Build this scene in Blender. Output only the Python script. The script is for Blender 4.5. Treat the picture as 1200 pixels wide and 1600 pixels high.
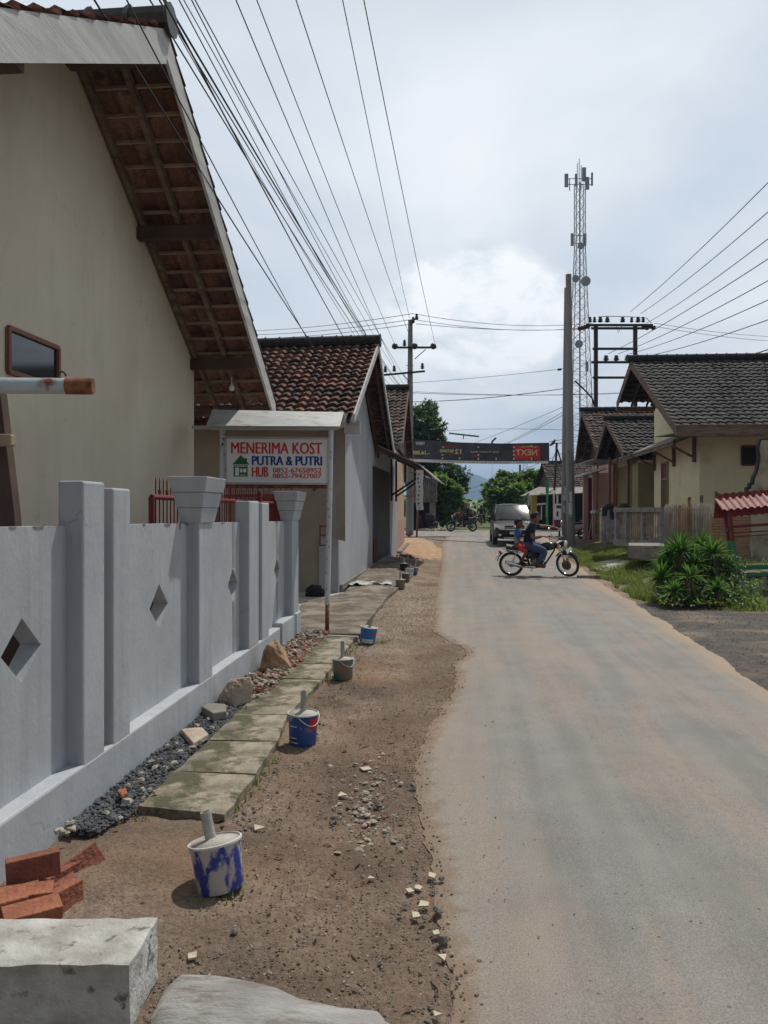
import bpy, math, random
from math import sin, cos, pi, radians as R_, sqrt, atan2, tan, floor
from mathutils import Vector as V, Matrix, noise as NZ
for o in list(bpy.data.objects): bpy.data.objects.remove(o)
SC = bpy.context.scene
COL = SC.collection
# ------------------------------------------------------------------ camera
cd = bpy.data.cameras.new('camera'); cam = bpy.data.objects.new('camera', cd); COL.objects.link(cam)
cam.location = (0, 0, 1.5); cam.rotation_euler = (R_(90), 0, 0)
cd.sensor_fit = 'VERTICAL'; cd.sensor_height = 32; cd.lens = 24.0
cd.clip_start = .05; cd.clip_end = 12000
SC.camera = cam
SC.view_settings.view_transform = 'Standard'; SC.view_settings.look = 'None'
SC.view_settings.exposure = 0.12; SC.view_settings.gamma = 1
# ------------------------------------------------------------------ node helpers
def nn(nt, t, **kw):
    n = nt.nodes.new(t)
    for k, v in kw.items():
        if k.startswith('i_'):
            n.inputs[k[2:].replace('_', ' ')].default_value = v
        else: setattr(n, k, v)
    return n
def lk(nt, a, b): nt.links.new(a, b)
def mth(nt, op, a, b=None, clamp=False):
    n = nt.nodes.new('ShaderNodeMath'); n.operation = op; n.use_clamp = clamp
    for i, q in enumerate((a, b)):
        if q is None: continue
        if isinstance(q, (int, float)): n.inputs[i].default_value = q
        else: nt.links.new(q, n.inputs[i])
    return n.outputs[0]
def ramp(nt, f, stops, interp='LINEAR'):
    n = nt.nodes.new('ShaderNodeValToRGB'); n.color_ramp.interpolation = interp
    el = n.color_ramp.elements
    while len(el) < len(stops): el.new(.5)
    for e, (p, c) in zip(el, stops):
        e.position = p; e.color = (*c, 1) if len(c) == 3 else c
    if f is not None: nt.links.new(f, n.inputs[0])
    return n.outputs[0]
def mix(nt, f, a, b, mode='MIX'):
    n = nt.nodes.new('ShaderNodeMix'); n.data_type = 'RGBA'; n.blend_type = mode
    for i, q in ((0, f), (6, a), (7, b)):
        if isinstance(q, (int, float)): n.inputs[i].default_value = q
        elif isinstance(q, tuple): n.inputs[i].default_value = (*q, 1)
        else: nt.links.new(q, n.inputs[i])
    return n.outputs[2]
def noise(nt, vec, scale, detail=6, rough=.55, dist=0):
    n = nt.nodes.new('ShaderNodeTexNoise'); n.inputs['Scale'].default_value = scale
    n.inputs['Detail'].default_value = detail; n.inputs['Roughness'].default_value = rough
    n.inputs['Distortion'].default_value = dist
    if vec is not None: nt.links.new(vec, n.inputs['Vector'])
    return n.outputs['Fac']
def mapping(nt, vec, scale=(1, 1, 1), loc=(0, 0, 0), rot=(0, 0, 0)):
    n = nt.nodes.new('ShaderNodeMapping'); n.inputs['Scale'].default_value = scale
    n.inputs['Location'].default_value = loc; n.inputs['Rotation'].default_value = rot
    nt.links.new(vec, n.inputs['Vector']); return n.outputs[0]
# ------------------------------------------------------------------ world + sun
SUN_EL, SUN_AZ = R_(63), R_(34)            # azimuth clockwise from +Y (camera direction)
W = bpy.data.worlds.new('World'); SC.world = W; W.use_nodes = True
nt = W.node_tree; nt.nodes.clear()
out = nn(nt, 'ShaderNodeOutputWorld'); bg = nn(nt, 'ShaderNodeBackground')
bg.inputs['Strength'].default_value = 0.105
sky = nn(nt, 'ShaderNodeTexSky', sky_type='NISHITA', sun_disc=False)
sky.sun_elevation = SUN_EL; sky.sun_rotation = SUN_AZ; sky.air_density = 1.2; sky.dust_density = 2.0
tc = nn(nt, 'ShaderNodeTexCoord'); gen = tc.outputs['Generated']
sep = nn(nt, 'ShaderNodeSeparateXYZ'); lk(nt, gen, sep.inputs[0])
el_ = sep.outputs[2]
# perspective-compressed cloud coordinates
den = mth(nt, 'ADD', mth(nt, 'MAXIMUM', el_, 0.0), .16)
cx = mth(nt, 'DIVIDE', sep.outputs[0], den); cy = mth(nt, 'DIVIDE', sep.outputs[1], den)
cmb = nn(nt, 'ShaderNodeCombineXYZ'); lk(nt, cx, cmb.inputs[0]); lk(nt, cy, cmb.inputs[1])
n1 = noise(nt, mapping(nt, cmb.outputs[0], (1, .8, 1), (3.1, 1.7, 0)), 1.1, 9, .5, .25)
n2 = noise(nt, mapping(nt, cmb.outputs[0], (1, 1, 1), (9.1, 4.7, 0)), .55, 5, .5)
veil = ramp(nt, n1, [(.36, (6.2, 6.95, 7.7)), (.5, (7.6, 8.05, 8.5)), (.64, (9.0, 9.25, 9.4))])
veil = mix(nt, mth(nt, 'MULTIPLY', ramp(nt, n2, [(.45, (0, 0, 0)), (.7, (1, 1, 1))]), .6), veil, (5.7, 6.35, 7.0))
# cumulus mass over the crossroads
def blob(px, py, rx, rz, lo, hi, sc=9, amp=.34):
    dx, dz = (px - 600) / 1200, (800 - py) / 1200
    L = sqrt(dx * dx + 1 + dz * dz)
    nx = noise(nt, mapping(nt, gen, (1, 1, 1.3), (px * .01, 0, 0)), sc, 10, .62)
    a = mth(nt, 'DIVIDE', mth(nt, 'SUBTRACT', sep.outputs[0], dx / L), rx)
    b = mth(nt, 'DIVIDE', mth(nt, 'SUBTRACT', el_, dz / L), rz)
    d = mth(nt, 'SQRT', mth(nt, 'ADD', mth(nt, 'MULTIPLY', a, a), mth(nt, 'MULTIPLY', b, b)))
    yf = mth(nt, 'MULTIPLY', mth(nt, 'GREATER_THAN', sep.outputs[1], 0.0), 1.0)
    d = mth(nt, 'ADD', d, mth(nt, 'MULTIPLY', mth(nt, 'SUBTRACT', nx, .5), amp * 4))
    m = ramp(nt, d, [(lo, (1, 1, 1)), (hi, (0, 0, 0))])
    return mth(nt, 'MULTIPLY', m, yf)
nb = noise(nt, mapping(nt, gen, (1, 1, 1.6)), 14, 8, .6)
ccol = ramp(nt, nb, [(.36, (7.3, 7.95, 8.4)), (.56, (10.4, 10.5, 10.5))])
c1 = mix(nt, mth(nt, 'MULTIPLY', blob(745, 490, .135, .085, .80, .98, 11, .22), .95), veil, ccol)
c1 = mix(nt, mth(nt, 'MULTIPLY', blob(800, 650, .36, .055, .4, 1.0), .35), c1, ccol)
c1 = mix(nt, mth(nt, 'MULTIPLY', blob(870, 665, .07, .028, .4, 1.0), .7), c1, (4.7, 5.4, 6.1))
c1 = mix(nt, mth(nt, 'MULTIPLY', blob(1180, 200, .1, .1, .3, 1.1), .45), c1, (5.2, 6.0, 6.9))
c1 = mix(nt, .08, c1, sky.outputs[0])
# unseen sky overhead and behind the viewer dimmed to cut the ambient light
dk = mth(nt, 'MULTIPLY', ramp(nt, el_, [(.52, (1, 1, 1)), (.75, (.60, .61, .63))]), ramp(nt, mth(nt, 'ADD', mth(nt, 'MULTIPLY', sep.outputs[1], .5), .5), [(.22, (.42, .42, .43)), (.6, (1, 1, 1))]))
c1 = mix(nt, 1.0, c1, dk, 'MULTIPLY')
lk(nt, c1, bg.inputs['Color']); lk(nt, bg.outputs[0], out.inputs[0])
sd = bpy.data.lights.new('sun', 'SUN'); sd.energy = 3.3; sd.angle = R_(1.2); sd.color = (1, .95, .87)
sun = bpy.data.objects.new('sun', sd); COL.objects.link(sun)
sdir = V((sin(SUN_AZ) * cos(SUN_EL), cos(SUN_AZ) * cos(SUN_EL), sin(SUN_EL)))
sun.rotation_euler = sdir.to_track_quat('Z', 'Y').to_euler(); sun.location = (20, 10, 40)
# ------------------------------------------------------------------ coordinates
A = R_(4.86)                                   # street direction, clockwise from +Y
UT = V((sin(A), cos(A), 0)); UN = V((cos(A), -sin(A), 0))
Z = V((0, 0, 1))
def P(px, py, Y): return V(((px - 600) / 1200 * Y, Y, 1.5 + (800 - py) / 1200 * Y))
def G(px, py, z=0): return P(px, py, (1.5 - z) * 1200 / (py - 800))
def Gh(px, py):
    z = 0
    for _ in range(12):
        p = G(px, py, z); z = .5 * z + .5 * hgt(p.x, p.y)
    p = G(px, py, z); return p
def ycol(px, s):                                # depth Y at which image column px crosses street plane s
    return s / ((px - 600) / 1200 * cos(A) - sin(A))
def tcol(px, s):
    Y = ycol(px, s); x = (px - 600) / 1200 * Y
    return x * sin(A) + Y * cos(A)
def S(s, t, z=0): p = UN * s + UT * t; p.z = z; return p
def ss(a, b, x):
    t = max(0, min(1, (x - a) / (b - a))); return t * t * (3 - 2 * t)
def lerp_pts(pts, y):
    if y <= pts[0][0]: return pts[0][1]
    for (a, b), (c, d) in zip(pts, pts[1:]):
        if y <= c:
            return b + (d - b) * (y - a) / (c - a)
    return pts[-1][1]
LP = [(-8, .0), (2.2, .19), (2.9, .23), (3.5, .2), (4.1, .18), (4.5, .18), (5.1, .27), (5.7, .42), (6.3, .56), (7.0, .66), (7.6, .70), (8.0, .86), (8.4, .92), (8.8, .8), (9.7, .62), (11, .72), (12.9, .86), (18, 1.3), (22, 1.65), (33, 2.5), (37, 3.0), (38.5, 2.6)]
RP = [(-8, 2.3), (0, 2.7), (6.3, 3.2), (8.5, 3.56), (12, 4.05), (16.4, 4.6), (19.4, 5.1), (26, 6.1), (33, 7.2), (36, 7.7), (38.5, 8.6)]
def Lx(y): return lerp_pts(LP, y) + .05 * NZ.noise(V((y * 1.9, 3, 0))) + .03 * NZ.noise(V((y * 7, 9, 0))) + .016 * NZ.noise(V((y * 21, 5, 0)))
def Rx(y): return lerp_pts(RP, y) + .08 * NZ.noise(V((y * 1.2, 13, 0))) + .03 * NZ.noise(V((y * 6, 19, 0)))
def prof(y): return .38 * ss(24, 43, y)
def hgt(x, y):
    h = prof(y)
    l, r = lerp_pts(LP, min(y, 37)), lerp_pts(RP, min(y, 37))
    h += .22 * ss(13.5, 18, y) * ss(.15, 1.1, l - x) * (1 - ss(31, 38, y))
    h += .48 * ss(.5, 3.2, x - r) * ss(12.2, 15, y) * (1 - ss(29, 36, y))
    return h
rnd = random.Random(7)
# ------------------------------------------------------------------ mesh builder
def org_of(p):
    o = V((0, 0, 0))
    while p is not None: o = o + p.location; p = p.parent
    return o
class MB:
    def __init__(s): s.v = []; s.f = []; s.uv = []; s.M = None; s.cuv = (0, 0)
    def vert(s, p, uv=None):
        p = V(p)
        if s.M is not None: p = s.M @ p
        s.v.append(p); s.uv.append(uv or s.cuv); return len(s.v) - 1
    def face(s, pts, uvs=None):
        s.f.append([s.vert(p, uvs[i] if uvs else None) for i, p in enumerate(pts)])
    def hexa(s, c):                      # 8 corners: bottom 4 ccw, top 4 ccw
        i = [s.vert(p) for p in c]
        for q in ((3, 2, 1, 0), (4, 5, 6, 7), (0, 1, 5, 4), (1, 2, 6, 5), (2, 3, 7, 6), (3, 0, 4, 7)):
            s.f.append([i[k] for k in q])
    def box(s, c, size, rz=0, rot=None):
        c = V(c); hx, hy, hz = size[0] / 2, size[1] / 2, size[2] / 2
        m = rot or Matrix.Rotation(rz, 3, 'Z')
        s.hexa([c + m @ V(q) for q in ((-hx, -hy, -hz), (hx, -hy, -hz), (hx, hy, -hz), (-hx, hy, -hz), (-hx, -hy, hz), (hx, -hy, hz), (hx, hy, hz), (-hx, hy, hz))])
    def prism(s, poly, d):               # poly list of points, extruded by vector d
        d = V(d); n = len(poly)
        a = [s.vert(p) for p in poly]; b = [s.vert(V(p) + d) for p in poly]
        s.f.append(a[::-1]); s.f.append(b)
        for k in range(n): s.f.append([a[k], a[(k + 1) % n], b[(k + 1) % n], b[k]])
    def beam(s, a, b, w, h, up=None):     # rectangular bar
        a, b = V(a), V(b); d = (b - a).normalized(); up = V(up or (0, 0, 1))
        if abs(d.dot(up)) > .98: up = V((0, 1, 0))
        x = d.cross(up).normalized(); y = x.cross(d)
        x = x * w / 2; y = y * h / 2
        s.hexa([a - x - y, a + x - y, b + x - y, b - x - y, a - x + y, a + x + y, b + x + y, b - x + y])
    def tube(s, pts, r, n=8, cap=True):
        pts = [V(p) for p in pts]; m = len(pts)
        rs = r if isinstance(r, (list, tuple)) else [r] * m
        rings = []; up = None
        for k, p in enumerate(pts):
            d = (pts[min(k + 1, m - 1)] - pts[max(k - 1, 0)])
            d = d.normalized() if d.length > 1e-9 else V((0, 0, 1))
            if up is None: up = V((0, 0, 1)) if abs(d.z) < .9 else V((0, 1, 0))
            x = d.cross(up)
            if x.length < 1e-4: x = d.cross(V((1, 0, 0)))
            x.normalize(); y = x.cross(d).normalized(); up = y
            rings.append([s.vert(p + (x * cos(2 * pi * i / n) + y * sin(2 * pi * i / n)) * rs[k]) for i in range(n)])
        for a, b in zip(rings, rings[1:]):
            for i in range(n): s.f.append([a[i], a[(i + 1) % n], b[(i + 1) % n], b[i]])
        if cap: s.f.append(rings[0][::-1]); s.f.append(rings[-1])
    def lathe(s, prf, c=(0, 0, 0), n=20, axis=None):   # prf list (r,z)
        c = V(c); m = axis or Matrix.Identity(3)
        rings = [[s.vert(c + m @ V((r * cos(2 * pi * i / n), r * sin(2 * pi * i / n), z))) for i in range(n)] for r, z in prf]
        for a, b in zip(rings, rings[1:]):
            for i in range(n): s.f.append([a[i], a[(i + 1) % n], b[(i + 1) % n], b[i]])
        s.f.append(rings[0][::-1]); s.f.append(rings[-1])
    def ball(s, c, r, nu=12, nv=8, rot=None, fn=None):
        c = V(c); rx, ry, rz = r if isinstance(r, tuple) else (r, r, r); m = rot or Matrix.Identity(3)
        rows = []
        for j in range(nv + 1):
            th = pi * j / nv
            row = []
            for i in range(nu):
                q = V((sin(th) * cos(2 * pi * i / nu), sin(th) * sin(2 * pi * i / nu), cos(th)))
                if fn: q = fn(q)
                row.append(s.vert(c + m @ V((q.x * rx, q.y * ry, q.z * rz))))
            rows.append(row)
        for a, b in zip(rows, rows[1:]):
            for i in range(nu): s.f.append([a[i], b[i], b[(i + 1) % nu], a[(i + 1) % nu]])
    def grid(s, fn, nu, nv, uvf=None):
        ix = [[s.vert(fn(i / nu, j / nv), uvf(i / nu, j / nv) if uvf else (i / nu, j / nv)) for i in range(nu + 1)] for j in range(nv + 1)]
        for j in range(nv):
            for i in range(nu): s.f.append([ix[j][i], ix[j][i + 1], ix[j + 1][i + 1], ix[j + 1][i]])
    def stone(s, c, r, seed=None, flat=.6):
        rr = rnd
        c = V(c); q = Matrix.Rotation(rr.uniform(0, 6.3), 3, 'Z') @ Matrix.Rotation(rr.uniform(-.4, .4), 3, 'X')
        pts = [(1, 0, 0), (0, 1, 0), (-1, 0, 0), (0, -1, 0), (0, 0, 1), (0, 0, -1)]
        pts = [V(p) * rr.uniform(.6, 1.15) for p in pts]
        # truncated octahedron-like lump: 4 mid + top quad + bottom point
        u = [V((rr.uniform(.75, 1.1) * cos(a + rr.uniform(-.25, .25)), rr.uniform(.55, 1) * sin(a), rr.uniform(-.25, .2))) for a in [k * 2 * pi / 5 for k in range(5)]]
        t = [V((p.x * rr.uniform(.45, .75), p.y * rr.uniform(.45, .75), rr.uniform(.5, .95))) for p in u]
        a = [s.vert(c + q @ V((p.x * r, p.y * r, p.z * r * flat))) for p in u]
        b = [s.vert(c + q @ V((p.x * r, p.y * r, p.z * r * flat))) for p in t]
        d = s.vert(c + V((0, 0, -r * flat * .5)))
        for k in range(5):
            s.f.append([a[k], a[(k + 1) % 5], b[(k + 1) % 5], b[k]]); s.f.append([a[(k + 1) % 5], a[k], d])
        s.f.append(b)
    def build(s, name, mat, parent=None, world=True, smooth=False, bevel=0, loc=None, auto=None):
        me = bpy.data.meshes.new(name)
        off = org_of(parent) if (world and parent is not None) else V((0, 0, 0))
        if loc is not None: off = V(loc)
        me.from_pydata([tuple(p - off) for p in s.v], [], s.f)
        uvl = me.uv_layers.new(name='UVMap')
        fl = []
        vi = [0] * len(me.loops); me.loops.foreach_get('vertex_index', vi)
        for i in vi: fl.extend(s.uv[i])
        uvl.data.foreach_set('uv', fl)
        if isinstance(mat, str): mat = M[mat]
        me.materials.append(mat)
        if smooth: me.polygons.foreach_set('use_smooth', [True] * len(me.polygons))
        me.update()
        o = bpy.data.objects.new(name, me); COL.objects.link(o)
        if loc is not None: o.location = loc
        if parent is not None: o.parent = parent
        if bevel:
            b = o.modifiers.new('bevel', 'BEVEL'); b.width = bevel; b.segments = 2; b.limit_method = 'ANGLE'; b.angle_limit = R_(40)
        if auto:
            e = o.modifiers.new('split', 'EDGE_SPLIT'); e.split_angle = R_(auto)
        return o
def tag(o, label=None, cat=None, group=None, kind=None):
    if label: o['label'] = label
    if cat: o['category'] = cat
    if group: o['group'] = group
    if kind: o['kind'] = kind
    return o
def thing(name, label, cat, loc=(0, 0, 0), rz=0, group=None):
    o = bpy.data.objects.new(name, None); COL.objects.link(o); o.location = V(loc); o.rotation_euler = (0, 0, rz)
    o.empty_display_size = .2
    return tag(o, label, cat, group)
def copy_tree(o, parent=None):
    c = o.copy(); COL.objects.link(c)
    if parent is not None: c.parent = parent
    for ch in [k for k in bpy.data.objects if k.parent == o and k != c]: copy_tree(ch, c)
    return c
# ------------------------------------------------------------------ materials
M = {}
def mat(name, c1, c2=None, scale=4, rough=.85, bump=0.0, bscale=60, c3=None, s3=2, lo3=.55, hi3=.65, metal=0, vs=(1, 1, 1), spec=.4, detail=8, coat=0, alpha3=1.0, lohi=(.35, .65), drip=0, crack=0, wave=0):
    m = bpy.data.materials.new(name); m.use_nodes = True; nt = m.node_tree
    b = nt.nodes['Principled BSDF']; b.inputs['Roughness'].default_value = rough
    b.inputs['Metallic'].default_value = metal; b.inputs['Specular IOR Level'].default_value = spec
    b.inputs['Coat Weight'].default_value = coat
    tc = nn(nt, 'ShaderNodeTexCoord'); ve = mapping(nt, tc.outputs['Object'], vs)
    if c2 is not None:
        col = ramp(nt, noise(nt, ve, scale, detail), [(lohi[0], c1), (lohi[1], c2)])
    else:
        col = ramp(nt, noise(nt, ve, scale, 4), [(.3, tuple(k * .9 for k in c1)), (.7, c1)])
    if c3 is not None:
        f = ramp(nt, noise(nt, mapping(nt, tc.outputs['Object'], vs, (5, 3, 8)), s3, 8, .62), [(lo3, (0, 0, 0)), (hi3, (1, 1, 1))])
        col = mix(nt, mth(nt, 'MULTIPLY', f, alpha3), col, c3)
    if drip:
        dr = ramp(nt, noise(nt, mapping(nt, tc.outputs['Object'], (7, 7, .45), (2, 2, 2)), 1.6, 7, .6), [(.52, (0, 0, 0)), (.72, (1, 1, 1))])
        col = mix(nt, mth(nt, 'MULTIPLY', dr, drip), col, tuple(k * .62 for k in c1))
        gr_ = ramp(nt, noise(nt, mapping(nt, tc.outputs['Object'], (1, 1, 1), (8, 1, 2)), 9, 8, .7), [(.60, (0, 0, 0)), (.72, (1, 1, 1))])
        col = mix(nt, mth(nt, 'MULTIPLY', gr_, drip * .8), col, tuple(k * .7 for k in c1))
    if crack:
        vc = nn(nt, 'ShaderNodeTexVoronoi', feature='DISTANCE_TO_EDGE'); vc.inputs['Scale'].default_value = 1.1
        wv = nn(nt, 'ShaderNodeVectorMath', operation='ADD'); nz_ = nn(nt, 'ShaderNodeTexNoise'); nz_.inputs['Scale'].default_value = 4; nz_.inputs['Detail'].default_value = 8
        lk(nt, tc.outputs['Object'], nz_.inputs['Vector']); sc_ = nn(nt, 'ShaderNodeVectorMath', operation='SCALE'); sc_.inputs[3].default_value = .5; lk(nt, nz_.outputs['Color'], sc_.inputs[0])
        lk(nt, tc.outputs['Object'], wv.inputs[0]); lk(nt, sc_.outputs[0], wv.inputs[1]); lk(nt, wv.outputs[0], vc.inputs['Vector'])
        ck = mth(nt, 'MULTIPLY', ramp(nt, vc.outputs['Distance'], [(.0, (1, 1, 1)), (.006, (0, 0, 0))]), ramp(nt, noise(nt, tc.outputs['Object'], 1.3, 4), [(.48, (0, 0, 0)), (.58, (1, 1, 1))]))
        col = mix(nt, mth(nt, 'MULTIPLY', ck, crack), col, tuple(k * .45 for k in c1))
    lk(nt, col, b.inputs['Base Color'])
    if bump:
        bn = nn(nt, 'ShaderNodeBump'); bn.inputs['Strength'].default_value = bump; bn.inputs['Distance'].default_value = .01
        hh = noise(nt, ve, bscale, 6, .6)
        if wave: hh = mth(nt, 'ADD', hh, mth(nt, 'MULTIPLY', noise(nt, tc.outputs['Object'], 6, 5, .6), wave))
        lk(nt, hh, bn.inputs['Height']); lk(nt, bn.outputs[0], b.inputs['Normal'])
    M[name] = m; return m
mat('cream_plaster', (.56, .495, .385), (.63, .565, .45), 1.2, .9, .3, 30, (.44, .37, .265), .9, .52, .75, alpha3=.7, vs=(1, 1, .6), drip=.14, crack=.3, wave=2)
mat('grey_fence', (.335, .36, .385), (.41, .435, .46), 2.2, .8, .22, 40, (.30, .315, .33), 3.2, .52, .70, alpha3=.45, vs=(1, 1, .5), drip=.3, crack=.5, wave=2)
mat('white_board', (.40, .40, .385), (.52, .515, .49), 1.5, .75, .4, 14, (.27, .26, .24), 3, .58, .75, vs=(1, 1, 8))
mat('white_peeling', (.50, .50, .53), (.60, .60, .62), 5, .7, .3, 60, (.07, .05, .045), 26, .60, .64)
mat('old_wood', (.12, .08, .055), (.21, .15, .11), 3, .9, .4, 20, (.06, .04, .03), 3, .5, .7, vs=(1, 1, 6))
mat('dark_wood', (.055, .035, .028), (.10, .065, .05), 3, .9, .4, 20)
mat('pale_wood', (.26, .20, .14), (.36, .29, .21), 4, .85, .3, 25)
mat('brown_paint', (.16, .06, .035), (.22, .09, .055), 3, .6)
mat('red_paint', (.13, .016, .015), (.18, .025, .022), 4, .5, .1, 60, (.12, .03, .02), 8, .6, .7)
mat('dark_red', (.12, .012, .014), (.17, .02, .02), 4, .5)
mat('green_paint', (.015, .16, .07), (.03, .22, .10), 4, .55, .1, 60, (.08, .07, .05), 9, .62, .7)
mat('bright_green', (.02, .25, .06), (.03, .33, .09), 4, .5)
mat('weathered_concrete', (.28, .265, .24), (.42, .40, .37), 3, .93, .6, 90, (.17, .155, .135), 5, .52, .68)
mat('dark_concrete', (.17, .155, .135), (.25, .23, .20), 4, .95, .7, 80, (.09, .08, .07), 6, .5, .7)
mat('mossy_concrete', (.16, .138, .10), (.34, .295, .225), 5, .95, 1.0, 50, (.085, .08, .045), 4.6, .46, .56, crack=.5, wave=2)
mat('apron_concrete', (.15, .125, .095), (.26, .225, .18), 2.2, .95, 1.0, 30, (.115, .092, .068), 2.6, .45, .56, crack=.9, wave=2)
mat('cement_spill', (.24, .23, .22), (.38, .37, .355), 4, .9, 1.0, 40, (.20, .18, .16), 8, .48, .62, vs=(1, 2.5, 1))
mat('baluster_clay', (.36, .28, .20), (.46, .38, .29), 6, .9, .3, 60)
mat('rail_concrete', (.20, .195, .185), (.30, .29, .28), 6, .9, .4, 60, (.13, .12, .11), 6, .5, .66)
mat('fence_streak', (.22, .225, .23), (.30, .31, .32), 9, .85, .3, 40)
mat('cut_block', (.30, .285, .255), (.52, .51, .48), 7, .93, .9, 45, (.15, .13, .11), 14, .58, .66)
mat('pole_concrete', (.20, .20, .19), (.27, .27, .26), 2, .9, .3, 30, (.13, .13, .125), 3, .55, .7, vs=(1, 1, .3))
mat('zinc', (.34, .35, .35), (.46, .47, .465), 3, .55, .1, 30, (.24, .20, .165), 5, .56, .72, metal=.3, vs=(1, 4, 1))
mat('rust_pipe', (.33, .38, .42), (.42, .47, .51), 5, .6, .3, 50, (.17, .06, .025), 4.2, .50, .58, vs=(1, 1, 1))
mat('rust', (.10, .035, .018), (.26, .11, .05), 16, .85, .5, 80)
mat('iron', (.05, .05, .05), (.09, .088, .085), 8, .6, metal=.4)
mat('galv', (.28, .29, .30), (.38, .39, .40), 6, .5, metal=.5)
mat('chrome', (.6, .6, .6), (.68, .68, .68), 6, .18, metal=1)
mat('black_metal', (.012, .012, .013), (.02, .02, .022), 8, .4)
mat('black_paint', (.008, .008, .009), (.012, .012, .013), 8, .22, coat=.8)
mat('tyre_rubber', (.018, .018, .018), (.03, .029, .028), 20, .85, .3, 80)
mat('glass_dark', (.015, .017, .02), None, 4, .08, spec=.9)
mat('windshield', (.02, .022, .025), (.035, .038, .042), 3, .16, spec=.6, coat=.0)
mat('car_paint', (.014, .015, .018), (.02, .021, .024), 3, .45, metal=.0, spec=.3, coat=.06)
mat('head_lamp', (.68, .68, .62), (.78, .78, .72), 6, .35, coat=.4)
mat('insulator', (.035, .025, .022), None, 4, .3)
mat('wire', (.012, .012, .013), None, 4, .7)
mat('skin', (.19, .09, .055), (.24, .12, .075), 9, .6)
mat('skin_dark', (.13, .062, .038), (.165, .08, .05), 9, .6)
mat('hair', (.006, .005, .005), (.012, .01, .01), 40, .7, .5, 200)
mat('navy_cloth', (.012, .016, .035), (.02, .026, .05), 14, .95, .5, 40)
mat('denim', (.035, .062, .13), (.06, .095, .18), 18, .95, .4, 60)
mat('grey_cloth', (.23, .24, .27), (.32, .33, .36), 14, .95, .4, 40)
mat('blue_cloth', (.03, .09, .30), (.045, .12, .37), 14, .95)
mat('red_cloth', (.45, .035, .03), (.58, .05, .04), 14, .95)
mat('black_cloth', (.012, .012, .014), (.022, .022, .024), 14, .95)
mat('yellow_print', (.55, .42, .05), None, 6, .8)
mat('leather', (.10, .045, .03), (.14, .065, .045), 12, .6)
mat('seat_vinyl', (.012, .012, .012), (.02, .02, .02), 12, .5)
mat('orange_lens', (.65, .18, .02), None, 6, .25)
mat('red_lens', (.45, .02, .015), None, 6, .25)
mat('plate_white', (.55, .60, .63), (.66, .70, .72), 6, .5)
mat('white_plastic', (.62, .63, .64), (.7, .7, .7), 6, .4)
mat('engine_metal', (.11, .11, .11), (.2, .2, .2), 20, .45, metal=.6)
mat('gold_metal', (.10, .07, .045), (.16, .11, .07), 9, .6, metal=.4)
mat('sign_white', (.66, .67, .66), (.74, .745, .74), 3, .6, 0, 60, (.36, .24, .17), 5, .66, .82, alpha3=.6)
mat('sign_red', (.52, .018, .02), (.58, .03, .03), 30, .6)
mat('sign_blue', (.01, .03, .22), (.015, .04, .28), 30, .6)
mat('sign_green', (.005, .11, .045), (.008, .14, .055), 30, .6)
mat('banner_black', (.022, .024, .032), (.045, .048, .06), 2, .6, 0, 60)
mat('banner_white', (.6, .6, .6), (.72, .72, .72), 3, .7)
mat('banner_red', (.5, .02, .03), None, 3, .6)
mat('banner_gold', (.68, .52, .22), None, 3, .6)
mat('banner_yellow', (.75, .66, .2), None, 3, .6)
mat('basalt', (.045, .048, .053), (.13, .135, .145), 26, .9, .5, 80)
mat('pale_stone', (.24, .21, .17), (.40, .365, .31), 9, .9, .5, 60)
mat('brown_stone', (.14, .105, .08), (.24, .19, .145), 30, .95, .5, 60)
mat('grey_stone', (.105, .092, .08), (.20, .18, .155), 30, .95, .5, 60)
mat('ochre_rock', (.24, .14, .08), (.42, .29, .18), 7, .92, .9, 30, (.16, .10, .07), 6, .55, .65)
mat('light_rock', (.30, .24, .18), (.46, .39, .31), 7, .92, .9, 30, (.2, .13, .09), 6, .55, .65)
mat('brick_red', (.17, .06, .042), (.26, .09, .06), 11, .92, 1.0, 50, (.36, .27, .22), 9, .58, .70, alpha3=.7, wave=2)
mat('brick_orange', (.24, .085, .05), (.34, .13, .072), 11, .92, 1.0, 50, (.19, .06, .035), 9, .52, .66, wave=2)
mat('brick_chip', (.14, .065, .045), (.26, .115, .08), 13, .9, .4, 60)
mat('tile_chip', (.42, .35, .26), (.52, .44, .33), 13, .6)
mat('yellow_plaster', (.62, .55, .36), (.69, .62, .42), 1.2, .9, .25, 30, (.34, .31, .21), 1.2, .55, .75, alpha3=.6, drip=.1, wave=3)
mat('beige_plaster', (.27, .24, .19), (.34, .305, .24), 1.2, .9, .25, 30, (.20, .17, .13), 1.4, .5, .7, alpha3=.6)
mat('grey_plaster', (.33, .345, .365), (.41, .42, .44), 1.0, .88, .25, 30, (.27, .28, .29), 1.1, .5, .7, alpha3=.8, vs=(1, 1, .35), drip=.4, crack=.3, wave=3)
mat('peach_plaster', (.45, .32, .21), (.52, .39, .26), 1.2, .9, .25, 30, (.34, .24, .17), 1.6, .5, .7)
mat('pink_plaster', (.42, .25, .21), (.50, .31, .26), 1.2, .9, .2, 30)
mat('olive_plaster', (.22, .19, .10), (.29, .25, .14), 1.2, .9, .2, 30)
mat('old_plaster', (.32, .29, .21), (.42, .38, .29), 1.6, .95, .5, 30, (.16, .15, .11), 2.2, .52, .68)
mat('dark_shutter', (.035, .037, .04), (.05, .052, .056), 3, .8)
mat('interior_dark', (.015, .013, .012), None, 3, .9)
mat('bamboo', (.19, .165, .135), (.29, .255, .21), 5, .9, .3, 40, (.12, .10, .08), 5, .5, .7, vs=(1, 1, .4))
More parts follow.
